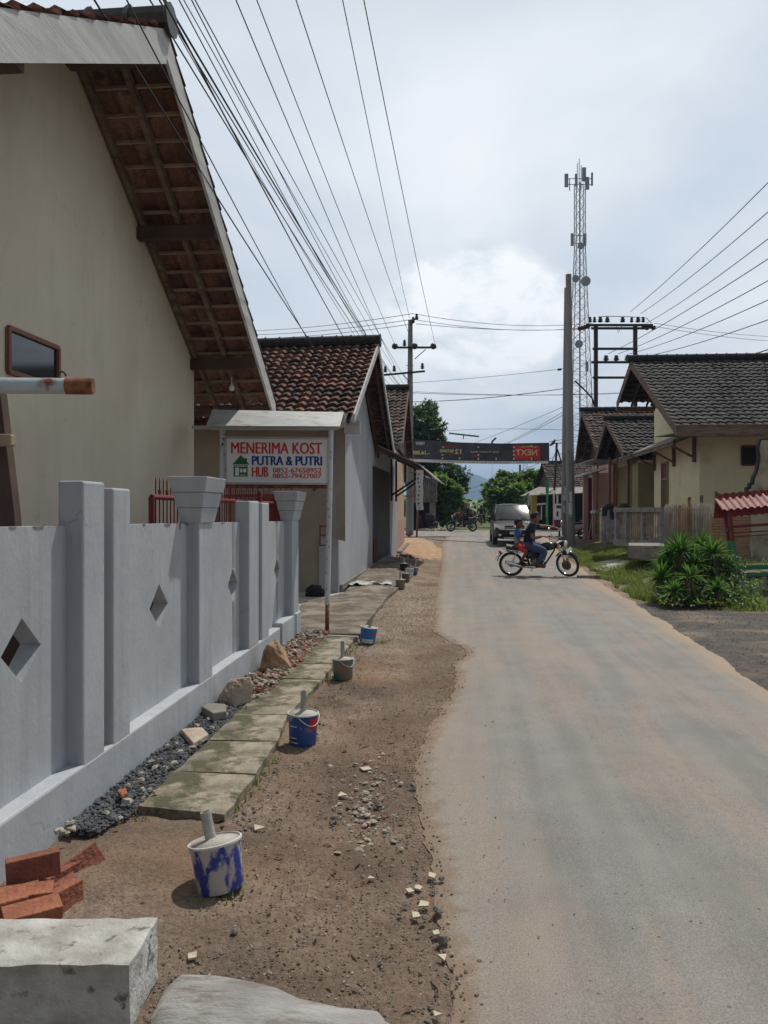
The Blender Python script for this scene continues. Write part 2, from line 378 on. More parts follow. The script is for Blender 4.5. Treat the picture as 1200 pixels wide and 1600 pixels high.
mat('bamboo_brown', (.17, .11, .07), (.27, .18, .11), 5, .9, .3, 40, (.1, .07, .05), 5, .5, .7, vs=(1, 1, .4))
mat('red_sheet', (.22, .085, .075), (.34, .155, .14), 2.5, .6, .2, 40, (.23, .06, .05), 4, .55, .7)
mat('red_board', (.22, .02, .02), (.28, .03, .028), 3, .7, .2, 40)
mat('grey_sheet', (.17, .155, .135), (.27, .25, .215), 4, .8, .2, 40, (.11, .09, .07), 5, .55, .7)
mat('banana_leaf', (.05, .12, .025), (.09, .17, .04), 5, .6)
mat('bark', (.09, .07, .05), (.15, .12, .09), 9, .95, .6, 40)
mat('mountain_green', (.03, .05, .04), (.05, .075, .055), .004, .95)
mat('paint_blue', (.02, .03, .20), (.035, .05, .27), 8, .6, .3, 40, (.40, .385, .36), 14, .45, .52, vs=(1, 1, .5))
mat('paint_blue_clean', (.02, .055, .22), (.03, .08, .28), 8, .5, .1, 40, (.33, .31, .29), 9, .54, .64, alpha3=.8)
mat('paint_teal', (.02, .14, .13), (.03, .19, .17), 8, .5, .1, 40, (.20, .15, .11), 7, .46, .56)
mat('paint_cyan', (.02, .14, .42), (.03, .18, .5), 8, .45, 0, 40, (.5, .5, .48), 9, .58, .62)
mat('paint_brown', (.12, .075, .06), (.17, .11, .085), 8, .6)
mat('bucket_white', (.5, .49, .46), (.6, .59, .56), 6, .5, .1, 40, (.3, .26, .22), 9, .55, .65)
mat('bucket_red', (.5, .02, .025), None, 6, .5)
mat('dried_cement', (.34, .31, .27), (.46, .43, .38), 12, .95, .6, 90)
mat('pvc_grey', (.27, .26, .24), (.40, .385, .36), 16, .8, .4, 60, (.18, .165, .15), 10, .5, .65)
mat('cloth_rag', (.40, .45, .42), (.5, .54, .5), 6, .95, .4, 40)
mat('ash_black', (.02, .02, .02), (.04, .038, .036), 12, .95)
mat('tarp_blue', (.03, .05, .10), (.05, .08, .16), 4, .6)
mat('paper', (.42, .50, .55), (.55, .62, .66), 12, .8)
mat('tower_white', (.22, .23, .25), (.3, .31, .33), 1, .6)
mat('gantry_brown', (.035, .02, .022), (.06, .035, .038), 3, .7)
mat('tower_red', (.30, .07, .06), (.36, .09, .08), 1, .6)
mat('tower_grey', (.24, .25, .27), (.3, .31, .33), 1, .6)
mat('fruit_orange', (.6, .28, .08), (.7, .4, .15), 9, .6)
mat('warung_yellow', (.45, .36, .08), None, 3, .8)
mat('bulb_glass', (.7, .7, .68), None, 3, .25)
mat('sand_orange', (.33, .21, .125), (.44, .30, .19), 4, .97, .9, 70, (.30, .17, .10), 7, .5, .65)
mat('step_concrete', (.20, .185, .16), (.30, .28, .25), 4, .95, .5, 60, (.12, .11, .09), 4, .5, .66)
def leaf_mat(name, a, b, c, tr=.35):
    m = bpy.data.materials.new(name); m.use_nodes = True; nt = m.node_tree
    bs = nt.nodes['Principled BSDF']; bs.inputs['Roughness'].default_value = .5; bs.inputs['Specular IOR Level'].default_value = .35
    uv = nn(nt, 'ShaderNodeUVMap'); sp = nn(nt, 'ShaderNodeSeparateXYZ'); lk(nt, uv.outputs[0], sp.inputs[0])
    col = ramp(nt, sp.outputs[0], [(0, a), (.55, b), (1, c)])
    lk(nt, col, bs.inputs['Base Color'])
    t = nn(nt, 'ShaderNodeBsdfTranslucent'); lk(nt, mix(nt, .5, col, (c[0] * 1.4, c[1] * 1.5, c[2])), t.inputs[0])
    ms = nn(nt, 'ShaderNodeMixShader'); ms.inputs[0].default_value = tr
    lk(nt, bs.outputs[0], ms.inputs[1]); lk(nt, t.outputs[0], ms.inputs[2])
    lk(nt, ms.outputs[0], nt.nodes['Material Output'].inputs[0]); M[name] = m
leaf_mat('leaf_mango', (.022, .05, .014), (.045, .095, .024), (.09, .155, .04))
leaf_mat('leaf_light', (.05, .10, .022), (.095, .18, .035), (.17, .27, .06), .42)
leaf_mat('leaf_bright', (.06, .11, .02), (.10, .17, .035), (.16, .25, .06), .45)
leaf_mat('grass', (.08, .12, .03), (.14, .21, .05), (.24, .27, .09), .45)
leaf_mat('pandan', (.02, .055, .012), (.05, .13, .022), (.14, .28, .06), .35)
leaf_mat('dry_leaf', (.12, .07, .04), (.20, .13, .08), (.30, .22, .14), .2)
def tile_mat(name, a, b, c, dark, dk=.5, sc=3):
    m = bpy.data.materials.new(name); m.use_nodes = True; nt = m.node_tree
    bs = nt.nodes['Principled BSDF']; bs.inputs['Roughness'].default_value = .88
    uv = nn(nt, 'ShaderNodeUVMap'); sp = nn(nt, 'ShaderNodeSeparateXYZ'); lk(nt, uv.outputs[0], sp.inputs[0])
    fx = mth(nt, 'FLOOR', sp.outputs[0]); fy = mth(nt, 'FLOOR', sp.outputs[1])
    cb = nn(nt, 'ShaderNodeCombineXYZ'); lk(nt, fx, cb.inputs[0]); lk(nt, fy, cb.inputs[1])
    wn = nn(nt, 'ShaderNodeTexWhiteNoise'); wn.noise_dimensions = '2D'; lk(nt, cb.outputs[0], wn.inputs['Vector'])
    col = ramp(nt, wn.outputs['Value'], [(0, a), (.5, b), (1, c)])
    tc = nn(nt, 'ShaderNodeTexCoord')
    f = ramp(nt, noise(nt, tc.outputs['Object'], sc, 9, .68), [(dk - .07, (0, 0, 0)), (dk + .09, (1, 1, 1))])
    col = mix(nt, f, col, dark)
    f2 = ramp(nt, noise(nt, tc.outputs['Object'], 45, 4, .6), [(.4, (.7, .7, .7)), (.65, (1.15, 1.15, 1.15))])
    col = mix(nt, 1.0, col, f2, 'MULTIPLY')
    lk(nt, col, bs.inputs['Base Color'])
    bn = nn(nt, 'ShaderNodeBump'); bn.inputs['Strength'].default_value = .5; bn.inputs['Distance'].default_value = .006
    lk(nt, noise(nt, tc.outputs['Object'], 70, 5), bn.inputs['Height']); lk(nt, bn.outputs[0], bs.inputs['Normal'])
    M[name] = m
tile_mat('tile_orange', (.145, .062, .042), (.20, .088, .06), (.27, .135, .095), (.05, .034, .029), .49, 3.4)
tile_mat('tile_mottled', (.09, .048, .034), (.14, .075, .05), (.30, .20, .15), (.035, .026, .023), .45, 3)
tile_mat('tile_under', (.19, .085, .06), (.26, .125, .09), (.36, .21, .165), (.09, .055, .045), .54, 3)
tile_mat('tile_dark', (.036, .034, .032), (.05, .047, .044), (.075, .07, .063), (.024, .023, .021), .52, 2)
tile_mat('tile_darker', (.032, .028, .026), (.045, .039, .036), (.075, .063, .056), (.022, .019, .018), .52, 2)
def brick_mat():
    m = bpy.data.materials.new('brick_wall'); m.use_nodes = True; nt = m.node_tree
    bs = nt.nodes['Principled BSDF']; bs.inputs['Roughness'].default_value = .92
    tc = nn(nt, 'ShaderNodeTexCoord')
    sp = nn(nt, 'ShaderNodeSeparateXYZ'); lk(nt, tc.outputs['Object'], sp.inputs[0])
    cb = nn(nt, 'ShaderNodeCombineXYZ'); lk(nt, sp.outputs[0], cb.inputs[0]); lk(nt, sp.outputs[2], cb.inputs[1])
    br = nn(nt, 'ShaderNodeTexBrick'); lk(nt, cb.outputs[0], br.inputs['Vector'])
    br.inputs['Color1'].default_value = (.44, .22, .11, 1); br.inputs['Color2'].default_value = (.33, .17, .09, 1)
    br.inputs['Mortar'].default_value = (.17, .13, .09, 1); br.inputs['Scale'].default_value = 1
    br.inputs['Brick Width'].default_value = .2; br.inputs['Row Height'].default_value = .062; br.inputs['Mortar Size'].default_value = .009
    f = ramp(nt, noise(nt, tc.outputs['Object'], 5, 8), [(.4, (0, 0, 0)), (.6, (.7, .7, .7))])
    lk(nt, mix(nt, f, br.outputs[0], (.30, .22, .13)), bs.inputs['Base Color'])
    bn = nn(nt, 'ShaderNodeBump'); bn.inputs['Strength'].default_value = 1; bn.inputs['Distance'].default_value = .02; bn.invert = True
    lk(nt, br.outputs['Fac'], bn.inputs['Height']); lk(nt, bn.outputs[0], bs.inputs['Normal']); M['brick_wall'] = m
brick_mat()
# ground: dirt near the camera, drier and greener far off
def ground_mat():
    m = bpy.data.materials.new('dirt'); m.use_nodes = True; nt = m.node_tree
    bs = nt.nodes['Principled BSDF']; bs.inputs['Roughness'].default_value = .97; bs.inputs['Specular IOR Level'].default_value = .2
    tc = nn(nt, 'ShaderNodeTexCoord'); ob = tc.outputs['Object']
    sp = nn(nt, 'ShaderNodeSeparateXYZ'); lk(nt, ob, sp.inputs[0])
    base = ramp(nt, noise(nt, ob, 1.3, 9, .6), [(.34, (.12, .088, .066)), (.5, (.19, .14, .104)), (.66, (.27, .208, .16))])
    fine = ramp(nt, noise(nt, ob, 42, 10, .85), [(.38, (.6, .6, .6)), (.5, (1.05, 1.05, 1.05)), (.62, (1.5, 1.48, 1.42))])
    base = mix(nt, 1.0, base, fine, 'MULTIPLY')
    orange = ramp(nt, noise(nt, mapping(nt, ob, (1, 1, 1), (4, 7, 0)), .9, 7), [(.48, (0, 0, 0)), (.66, (1, 1, 1))])
    base = mix(nt, mth(nt, 'MULTIPLY', orange, .5), base, (.27, .16, .09))
    dark = ramp(nt, noise(nt, mapping(nt, ob, (1, 1, 1), (1, 17, 0)), 1.6, 6), [(.58, (0, 0, 0)), (.72, (1, 1, 1))])
    base = mix(nt, mth(nt, 'MULTIPLY', dark, .45), base, (.08, .062, .05))
    guv = nn(nt, 'ShaderNodeUVMap'); gs = nn(nt, 'ShaderNodeSeparateXYZ'); lk(nt, guv.outputs[0], gs.inputs[0])
    dmp = ramp(nt, mth(nt, 'ADD', mth(nt, 'ABSOLUTE', mth(nt, 'SUBTRACT', gs.outputs[0], .25)), mth(nt, 'MULTIPLY', mth(nt, 'SUBTRACT', noise(nt, ob, 2.2, 7), .5), 1.1)), [(.12, (1, 1, 1)), (.42, (0, 0, 0))])
    yb_ = mth(nt, 'MULTIPLY', ramp(nt, mth(nt, 'DIVIDE', gs.outputs[1], 20.0), [(.12, (.35, .35, .35)), (.3, (1, 1, 1))]), ramp(nt, mth(nt, 'DIVIDE', gs.outputs[1], 20.0), [(.45, (1, 1, 1)), (.52, (0, 0, 0))]))
    base = mix(nt, mth(nt, 'MULTIPLY', mth(nt, 'MULTIPLY', dmp, yb_), .55), base, (.115, .08, .057))
    # voronoi pebbles
    vo = nn(nt, 'ShaderNodeTexVoronoi'); vo.inputs['Scale'].default_value = 62; lk(nt, ob, vo.inputs['Vector'])
    peb = ramp(nt, vo.outputs['Distance'], [(.22, (1, 1, 1)), (.34, (0, 0, 0))])
    pick = ramp(nt, vo.outputs['Color'], [(.55, (0, 0, 0)), (.6, (1, 1, 1))])
    pm = mth(nt, 'MULTIPLY', peb, pick)
    pc = ramp(nt, vo.outputs['Color'], [(.55, (.12, .10, .085)), (.8, (.30, .25, .20)), (1, (.42, .39, .35))])
    base = mix(nt, mth(nt, 'MULTIPLY', pm, .75), base, pc)
    # pale gravel patch further up the verge
    g = mth(nt, 'MULTIPLY', ramp(nt, mth(nt, 'DIVIDE', sp.outputs[1], 20.0), [(.33, (0, 0, 0)), (.5, (1, 1, 1))]), ramp(nt, noise(nt, ob, 1.1, 5), [(.38, (0, 0, 0)), (.6, (1, 1, 1))]))
    g = mth(nt, 'MULTIPLY', g, ramp(nt, mth(nt, 'DIVIDE', sp.outputs[1], 100.0), [(.16, (1, 1, 1)), (.22, (0, 0, 0))]))
    base = mix(nt, mth(nt, 'MULTIPLY', g, .5), base, mix(nt, 1.0, (.33, .27, .20), fine, 'MULTIPLY'))
    # dark worn tar and dirt on the right-hand track
    rt = mth(nt, 'MULTIPLY', mth(nt, 'GREATER_THAN', sp.outputs[0], 2.9), mth(nt, 'LESS_THAN', sp.outputs[1], 13.2))
    tarm = mth(nt, 'MULTIPLY', rt, ramp(nt, noise(nt, mapping(nt, ob, (.6, 1, 1)), 1.0, 7), [(.36, (0, 0, 0)), (.5, (.9, .9, .9))]))
    tarc = mix(nt, 1.0, ramp(nt, noise(nt, ob, 6, 8), [(.3, (.055, .053, .052)), (.7, (.115, .108, .10))]), fine, 'MULTIPLY')
    base = mix(nt, tarm, base, tarc)
    # green beyond the crossing and on the banks
    gr = ramp(nt, mth(nt, 'DIVIDE', sp.outputs[1], 100.0), [(.44, (0, 0, 0)), (.5, (1, 1, 1))])
    gc = ramp(nt, noise(nt, ob, .5, 8), [(.35, (.07, .095, .03)), (.65, (.13, .15, .06))])
    base = mix(nt, gr, base, gc)
    bank = mth(nt, 'MULTIPLY', ramp(nt, mth(nt, 'DIVIDE', mth(nt, 'SUBTRACT', sp.outputs[0], mth(nt, 'MULTIPLY', sp.outputs[1], .19)), 10.0), [(.16, (0, 0, 0)), (.20, (1, 1, 1))]), mth(nt, 'GREATER_THAN', sp.outputs[1], 12.6))
    bank = mth(nt, 'MULTIPLY', bank, ramp(nt, noise(nt, ob, 2.0, 6), [(.4, (0, 0, 0)), (.55, (1, 1, 1))]))
    base = mix(nt, mth(nt, 'MULTIPLY', bank, .75), base, (.07, .09, .035))
    lk(nt, base, bs.inputs['Base Color'])
    hsum = mth(nt, 'ADD', mth(nt, 'MULTIPLY', noise(nt, ob, 70, 8, .7), .6), mth(nt, 'MULTIPLY', pm, .5))
    hsum = mth(nt, 'ADD', hsum, mth(nt, 'MULTIPLY', noise(nt, ob, 11, 6, .6), 1.0))
    bn = nn(nt, 'ShaderNodeBump'); bn.inputs['Strength'].default_value = 1.0; bn.inputs['Distance'].default_value = .02
    lk(nt, hsum, bn.inputs['Height']); lk(nt, bn.outputs[0], bs.inputs['Normal']); M['dirt'] = m
ground_mat()
def road_mat():
    m = bpy.data.materials.new('asphalt'); m.use_nodes = True; nt = m.node_tree
    bs = nt.nodes['Principled BSDF']; bs.inputs['Roughness'].default_value = .93; bs.inputs['Specular IOR Level'].default_value = .25
    tc = nn(nt, 'ShaderNodeTexCoord'); ob = tc.outputs['Object']
    uv = nn(nt, 'ShaderNodeUVMap'); sp = nn(nt, 'ShaderNodeSeparateXYZ'); lk(nt, uv.outputs[0], sp.inputs[0])
    base = ramp(nt, noise(nt, ob, 2.2, 8, .6), [(.3, (.198, .193, .182)), (.7, (.25, .243, .228))])
    obr = mapping(nt, ob, (1, 1, 1), (0, 0, 0), (0, 0, R_(6)))
    al = mapping(nt, obr, (1.2, .24, 1))
    dust = ramp(nt, noise(nt, al, 1.5, 9, .62, .3), [(.46, (0, 0, 0)), (.60, (1, 1, 1))])
    d2 = ramp(nt, noise(nt, mapping(nt, obr, (1, .5, 1), (7, 2, 0)), .75, 7, .6), [(.46, (0, 0, 0)), (.62, (1, 1, 1))])
    sp_n = ramp(nt, noise(nt, ob, 26, 8, .8), [(.42, (.35, .35, .35)), (.58, (1, 1, 1))])
    dust = mth(nt, 'MULTIPLY', dust, sp_n); d2 = mth(nt, 'MULTIPLY', d2, sp_n)
    trk = ramp(nt, noise(nt, mapping(nt, obr, (5, .12, 1), (3, 0, 0)), 1.2, 5, .5), [(.42, (.93, .93, .93)), (.6, (1.05, 1.05, 1.05))])
    base = mix(nt, 1.0, base, trk, 'MULTIPLY')
    base = mix(nt, mth(nt, 'MULTIPLY', dust, .6), base, (.34, .26, .205))
    base = mix(nt, mth(nt, 'MULTIPLY', d2, .2), base, (.33, .255, .20))
    # soil carried onto the edges
    eL = ramp(nt, mth(nt, 'ADD', sp.outputs[0], mth(nt, 'MULTIPLY', mth(nt, 'SUBTRACT', noise(nt, ob, 3, 7), .5), .25)), [(.0, (1, 1, 1)), (.09, (.5, .5, .5)), (.22, (0, 0, 0))])
    eR = ramp(nt, mth(nt, 'ADD', mth(nt, 'SUBTRACT', 1.0, sp.outputs[0]), mth(nt, 'MULTIPLY', mth(nt, 'SUBTRACT', noise(nt, ob, 3, 7), .5), .2)), [(.0, (1, 1, 1)), (.06, (.5, .5, .5)), (.15, (0, 0, 0))])
    base = mix(nt, mth(nt, 'MULTIPLY', eL, .5), base, (.32, .255, .20))
    e2 = ramp(nt, mth(nt, 'ADD', sp.outputs[0], mth(nt, 'MULTIPLY', mth(nt, 'SUBTRACT', noise(nt, ob, 7, 9, .75), .5), .16)), [(.0, (1, 1, 1)), (.022, (.8, .8, .8)), (.04, (0, 0, 0))])
    base = mix(nt, mth(nt, 'MULTIPLY', e2, .85), base, (.215, .155, .11))
    base = mix(nt, mth(nt, 'MULTIPLY', eR, .8), base, (.36, .27, .19))
    vo = nn(nt, 'ShaderNodeTexVoronoi'); vo.inputs['Scale'].default_value = 16; lk(nt, ob, vo.inputs['Vector'])
    sk = mth(nt, 'MULTIPLY', ramp(nt, vo.outputs['Distance'], [(.07, (1, 1, 1)), (.12, (0, 0, 0))]), ramp(nt, vo.outputs['Color'], [(.62, (0, 0, 0)), (.66, (1, 1, 1))]))
    base = mix(nt, mth(nt, 'MULTIPLY', sk, .7), base, (.07, .06, .05))
    fine = ramp(nt, noise(nt, ob, 170, 5, .8), [(.38, (.66, .66, .66)), (.5, (.98, .98, .98)), (.62, (1.26, 1.25, 1.22))])
    base = mix(nt, 1.0, base, fine, 'MULTIPLY')
    lk(nt, base, bs.inputs['Base Color'])
    bn = nn(nt, 'ShaderNodeBump'); bn.inputs['Strength'].default_value = .7; bn.inputs['Distance'].default_value = .005
    lk(nt, noise(nt, ob, 140, 6, .75), bn.inputs['Height']); lk(nt, bn.outputs[0], bs.inputs['Normal']); M['asphalt'] = m
road_mat()
# ------------------------------------------------------------------ ground sheet
def axis(segs):
    o = []
    for a, b, st in segs:
        n = max(1, round((b - a) / st)); o += [a + (b - a) * k / n for k in range(n)]
    o.append(segs[-1][1]); return o
xs = axis([(-3500, -300, 800), (-300, -40, 65), (-40, -8, 4), (-8, -2.2, .5), (-2.2, 1.1, .022), (1.1, 3, .3), (3, 9, .22), (9, 40, 4), (40, 300, 65), (300, 3500, 800)])
ys = axis([(-300, -20, 70), (-20, 1.6, 1.2), (1.6, 9.5, .024), (9.5, 16, .1), (16, 40, .4), (40, 80, 4), (80, 400, 40), (400, 4500, 800)])
mb = MB(); idx = {}
nx_, ny_ = len(xs), len(ys)
for j, y in enumerate(ys):
    for i, x in enumerate(xs):
        h = hgt(x, y) if y < 300 else .38
        if -3 < x < 1.6 and 1.5 < y < 20:
            p = V((x, y, 0)); f = ss(-.02, .12, Lx(y) - x)
            h += f * (.014 * NZ.noise(p * 2.3) + .012 * NZ.noise(p * 8) + .007 * NZ.noise(p * 19) + .004 * NZ.noise(p * 40) + .004)
            h += f * .05 * math.exp(-((x + 1.02) ** 2 / .10 + (y - 3.25) ** 2 / .10))     # loose soil heaped against the slabs
        if 3 < x < 9 and 6 < y < 40: h += .02 * NZ.noise(V((x, y, 4)) * 2.0) * ss(0, .4, x - Rx(y))
        if x > .2 and y < 38 and Lx(y) < x < Rx(y): h -= .03 * ss(0, .1, min(x - Lx(y), Rx(y) - x))
        mb.v.append(V((x, y, h - .012))); mb.uv.append((Lx(y) - x if abs(x) < 60 and -8 < y < 60 else 50, y))
for j in range(ny_ - 1):
    for i in range(nx_ - 1):
        a = j * nx_ + i; mb.f.append([a, a + 1, a + nx_ + 1, a + nx_])
tag(mb.build('ground', 'dirt', smooth=True), kind='structure')
# road
mb = MB(); yr = axis([(-8, 2, .5), (2, 12, .03), (12, 20, .06), (20, 38.5, .3)]); nu = 14
for y in yr:
    l, r = Lx(y) - .01, Rx(y)
    for k in range(nu + 1):
        u = k / nu; x = l + (r - l) * u
        z = prof(y) + .006 + .012 * (1 - abs(2 * u - 1) ** 2) + .006 * NZ.noise(V((x, y * .6, 0))) * (1 - abs(2 * u - 1) ** 4)
        if k == 0 or k == nu: z -= .012
        mb.v.append(V((x, y, z))); mb.uv.append((u, y))
for j in range(len(yr) - 1):
    for k in range(nu):
        a = j * (nu + 1) + k; mb.f.append([a, a + 1, a + nu + 2, a + nu + 1])
tag(mb.build('road', 'asphalt', smooth=True), kind='structure')
mb = MB()
mb.grid(lambda u, v: V((-70 + 140 * u, 37.2 + 9.3 * v + .3 * NZ.noise(V((u * 60, v * 3, 0))), prof(37.2 + 9.3 * v) + .022)), 200, 14, lambda u, v: (.5, v))
mb.grid(lambda u, v: V((7.1 + 3.6 * u + 6.5 * v + .0, 46 + 44 * v, .38 + .016)), 6, 40, lambda u, v: (.15 + u * .7, v * 44))
tag(mb.build('cross_road', 'asphalt', smooth=True), kind='structure')
# ------------------------------------------------------------------ generic roof tiles
def tiles(mb, O, U, Vs, W_, L, tw=.22, tc=.27, amp=.028, step=.032, jit=.006, n=6, seed=0):
    O, U, Vs = V(O), V(U).normalized(), V(Vs).normalized(); N = U.cross(Vs)
    if N.z < 0: N = -N
    rr = random.Random(seed); nt_ = int(W_ / tw); nc = int(L / tc); tc = L / nc; tw = W_ / nt_
    J = {}
    def wav(f): return amp * (sin(2 * pi * f) * .75 + .35 * sin(4 * pi * f + .6))
    rows = []
    for j in range(nc):
        for e in (0, 1):
            v = (j + e) * tc; row = []
            for i in range(nt_ * n + 1):
                u = i / n; ti = min(int(u), nt_ - 1)
                if (ti, j) not in J: J[ti, j] = (rr.uniform(-jit, jit), rr.uniform(-.018, .018))
                dj, dv = J[ti, j]
                h = wav(u - floor(u)) + (step if e == 0 else 0) + dj
                row.append(mb.vert(O + U * (u * tw) + Vs * (v + (dv if e == 0 else 0)) + N * h, (u, j + .2 + .6 * e)))
            rows.append(row)
    for a, b in zip(rows, rows[1:]):
        for i in range(len(a) - 1): mb.f.append([a[i], a[i + 1], b[i + 1], b[i]])
def ridge_tiles(mb, a, b, r=.11, seg=.34):
    a, b = V(a), V(b); L = (b - a).length; n = max(1, int(L / seg)); d = (b - a) / n
    for k in range(n):
        p, q = a + d * k, a + d * (k + 1.08)
        mb.tube([p, p + d * .12, q], [r * 1.18, r * 1.0, r * .98], 10)
# ------------------------------------------------------------------ grey boundary wall
SP, SB = -1.80, -1.89                      # street-facing planes: plinth/pillars, panel
zt = lambda t: 1.435 - .0075 * (t - 3.2)   # top of the wall
zl = lambda t: .245 + .004 * (t - 3.2)
bw = thing('boundary_wall', 'grey painted low wall with diamond holes and stepped pillar caps beside the drain slabs', 'wall', S(-1.88, 6, 0))
def spx(px, s): return tcol(px, s)
tE = spx(467, SP)
m = MB()
m.hexa([S(-2.0, -.5, -.1), S(SP, -.5, -.1), S(SP, 8.1, -.1), S(-2.0, 8.1, -.1), S(-2.0, -.5, zl(0)), S(SP, -.5, zl(0)), S(SP, 8.1, zl(8.1)), S(-2.0, 8.1, zl(8.1))])
m.hexa([S(-2.0, 8.103, -.1), S(SP + .02, 8.103, -.1), S(SP + .02, tE + .03, -.1), S(-2.0, tE + .03, -.1), S(-2.0, 8.103, .31), S(SP + .02, 8.103, .31), S(SP + .02, tE + .03, .31), S(-2.0, tE + .03, .31)])
m.build('plinth', 'grey_fence', bw, bevel=.012)
def panel(t0, t1, dc=None, dw=.16, dh=.145, cz=.885):
    m = MB(); th = .10
    def f(s):
        a = [S(s, t0, zl(t0) + .001), S(s, t1, zl(t1) + .001), S(s, t1, zt(t1)), S(s, t0, zt(t0))]
        return a
    F, B = f(SB), f(SB - th)
    if dc is None:
        m.hexa([F[0], F[1], B[1], B[0], F[3], F[2], B[2], B[3]])
    else:
        def dia(s): return [S(s, dc, cz - dh), S(s, dc + dw, cz), S(s, dc, cz + dh), S(s, dc - dw, cz)]
        def mids(s): return [S(s, dc, zl(dc) + .001), S(s, t1, cz), S(s, dc, zt(dc)), S(s, t0, cz)]
        for s_, q, rev in ((SB, F, 0), (SB - th, B, 1)):
            d = dia(s_); md = mids(s_)
            for k in range(4):
                a = [md[k], q[(k + 1) % 4], md[(k + 1) % 4], d[(k + 1) % 4], d[k]]
                m.face(a[::-1] if rev else a)
        d0, d1 = dia(SB), dia(SB - th)
        for k in range(4): m.face([d0[k], d1[k], d1[(k + 1) % 4], d0[(k + 1) % 4]][::-1])
        for k in range(4): m.face([F[k], F[(k + 1) % 4], B[(k + 1) % 4], B[k]][::-1])
    return m.build('panel', 'grey_fence', bw)
def stain_chip(pts, s_, mt, nme='chipped_paint'):
    m = MB(); m.prism([S(s_, t, z) for t, z in pts], UN * .0025); return m.build(nme, mt, bw)
def ycen(p0, p1, s=SB): return (spx(p0, s) + spx(p1, s)) / 2
ta0, ta1 = spx(131, SP), spx(165, SP); tb0, tb1 = spx(178, SP), spx(205, SP)
tc0, tc1 = spx(312, SP), spx(338, SP); td0, td1 = spx(390, SP), spx(405, SP)
te0, te1 = spx(410, SP), spx(421, SP); tf0, tf1 = spx(457, SP), spx(467, SP)
panel(2.35, ta0 + .02, ycen(2, 63)); panel(tb1 - .02, tc0 + .02, ycen(233, 263)); panel(tc1 - .02, td0 + .02, ycen(355, 372), .15, .14, .87); panel(te1 - .02, tf0 + .02, ycen(428, 437), .13, .13, .87)
panel(-.4, 1.95, .8); panel(ta1 - .02, tb0 + .02); panel(td1 - .02, te0 + .02)
def pillar(t0, t1, top, s0=-1.935, s1=SP - .003):
    m = MB(); z0 = zl(t0) - .02
    m.hexa([S(s0, t0, z0), S(s1, t0, z0), S(s1, t1, z0), S(s0, t1, z0), S(s0, t0, top), S(s1, t0, top), S(s1, t1, top), S(s0, t1, top)])
    return m
pillar(ta0, ta1, 1.655).build('post', 'grey_fence', bw, bevel=.012); pillar(tb0, tb1, 1.63).build('post', 'grey_fence', bw, bevel=.012)
pillar(td0, td1, 1.60).build('post', 'grey_fence', bw, bevel=.012); pillar(te0, te1, 1.59).build('post', 'grey_fence', bw, bevel=.012)
def cap_pillar(t0, t1, ztop, s1=SP - .003):
    p = pillar(t0, t1, ztop - .30, s1=s1).build('pillar', 'grey_fence', bw, bevel=.01)
    m = MB(); h = .112
    for k, e in enumerate((.012, .036, .064)):
        za = ztop - .335 + k * h; zb = za + h - .002; e2 = e + .02
        m.hexa([S(-1.925 - e, t0 - e, za), S(s1 + e, t0 - e, za), S(s1 + e, t1 + e, za), S(-1.925 - e, t1 + e, za), S(-1.925 - e2, t0 - e2, zb), S(s1 + e2, t0 - e2, zb), S(s1 + e2, t1 + e2, zb), S(-1.925 - e2, t1 + e2, zb)])
    m.build('pillar_cap', 'grey_fence', p, bevel=.006)
cap_pillar(tc0, tc1 - .08, 1.755); cap_pillar(tf0, tf1, 1.74); cap_pillar(1.96, 2.34, 1.76)
rc = random.Random(12)
for (ta_, w_, d_) in ((spx(262, SB), .12, .02), (spx(281, SB), .035, .05), (spx(291, SB), .07, .018), (spx(60, SB), .10, .012), (spx(20, SB), .06, .01), (spx(432, SB), .12, .02), (spx(225, SB), .05, .009), (spx(348, SB), .1, .01)):
    top_ = zt(ta_) + .001; pts = [(ta_ - w_ / 2, top_), (ta_ - w_ * .35, top_ - d_ * rc.uniform(.4, .9)), (ta_ - w_ * .1, top_ - d_), (ta_ + w_ * .15, top_ - d_ * rc.uniform(.5, .9)), (ta_ + w_ * .35, top_ - d_ * rc.uniform(.6, 1)), (ta_ + w_ / 2, top_)]
    stain_chip(pts, SB + .0002, 'dark_concrete')
for (px_, za_, zb_) in ((365, 1.02, zt(6.7)), (365, zl(6.7), .72), (433, 1.0, zt(8.4)), (433, zl(8.4), .74)):
    t_ = spx(px_, SB); stain_chip([(t_ - .035 + .01 * rc.random(), za_), (t_ + .03, za_), (t_ + .045, (za_ + zb_) / 2), (t_ + .03, zb_ - .002), (t_ - .04, zb_ - .002), (t_ - .03, (za_ + zb_) / 2)], SB + .0002, 'fence_streak', 'damp_streak')
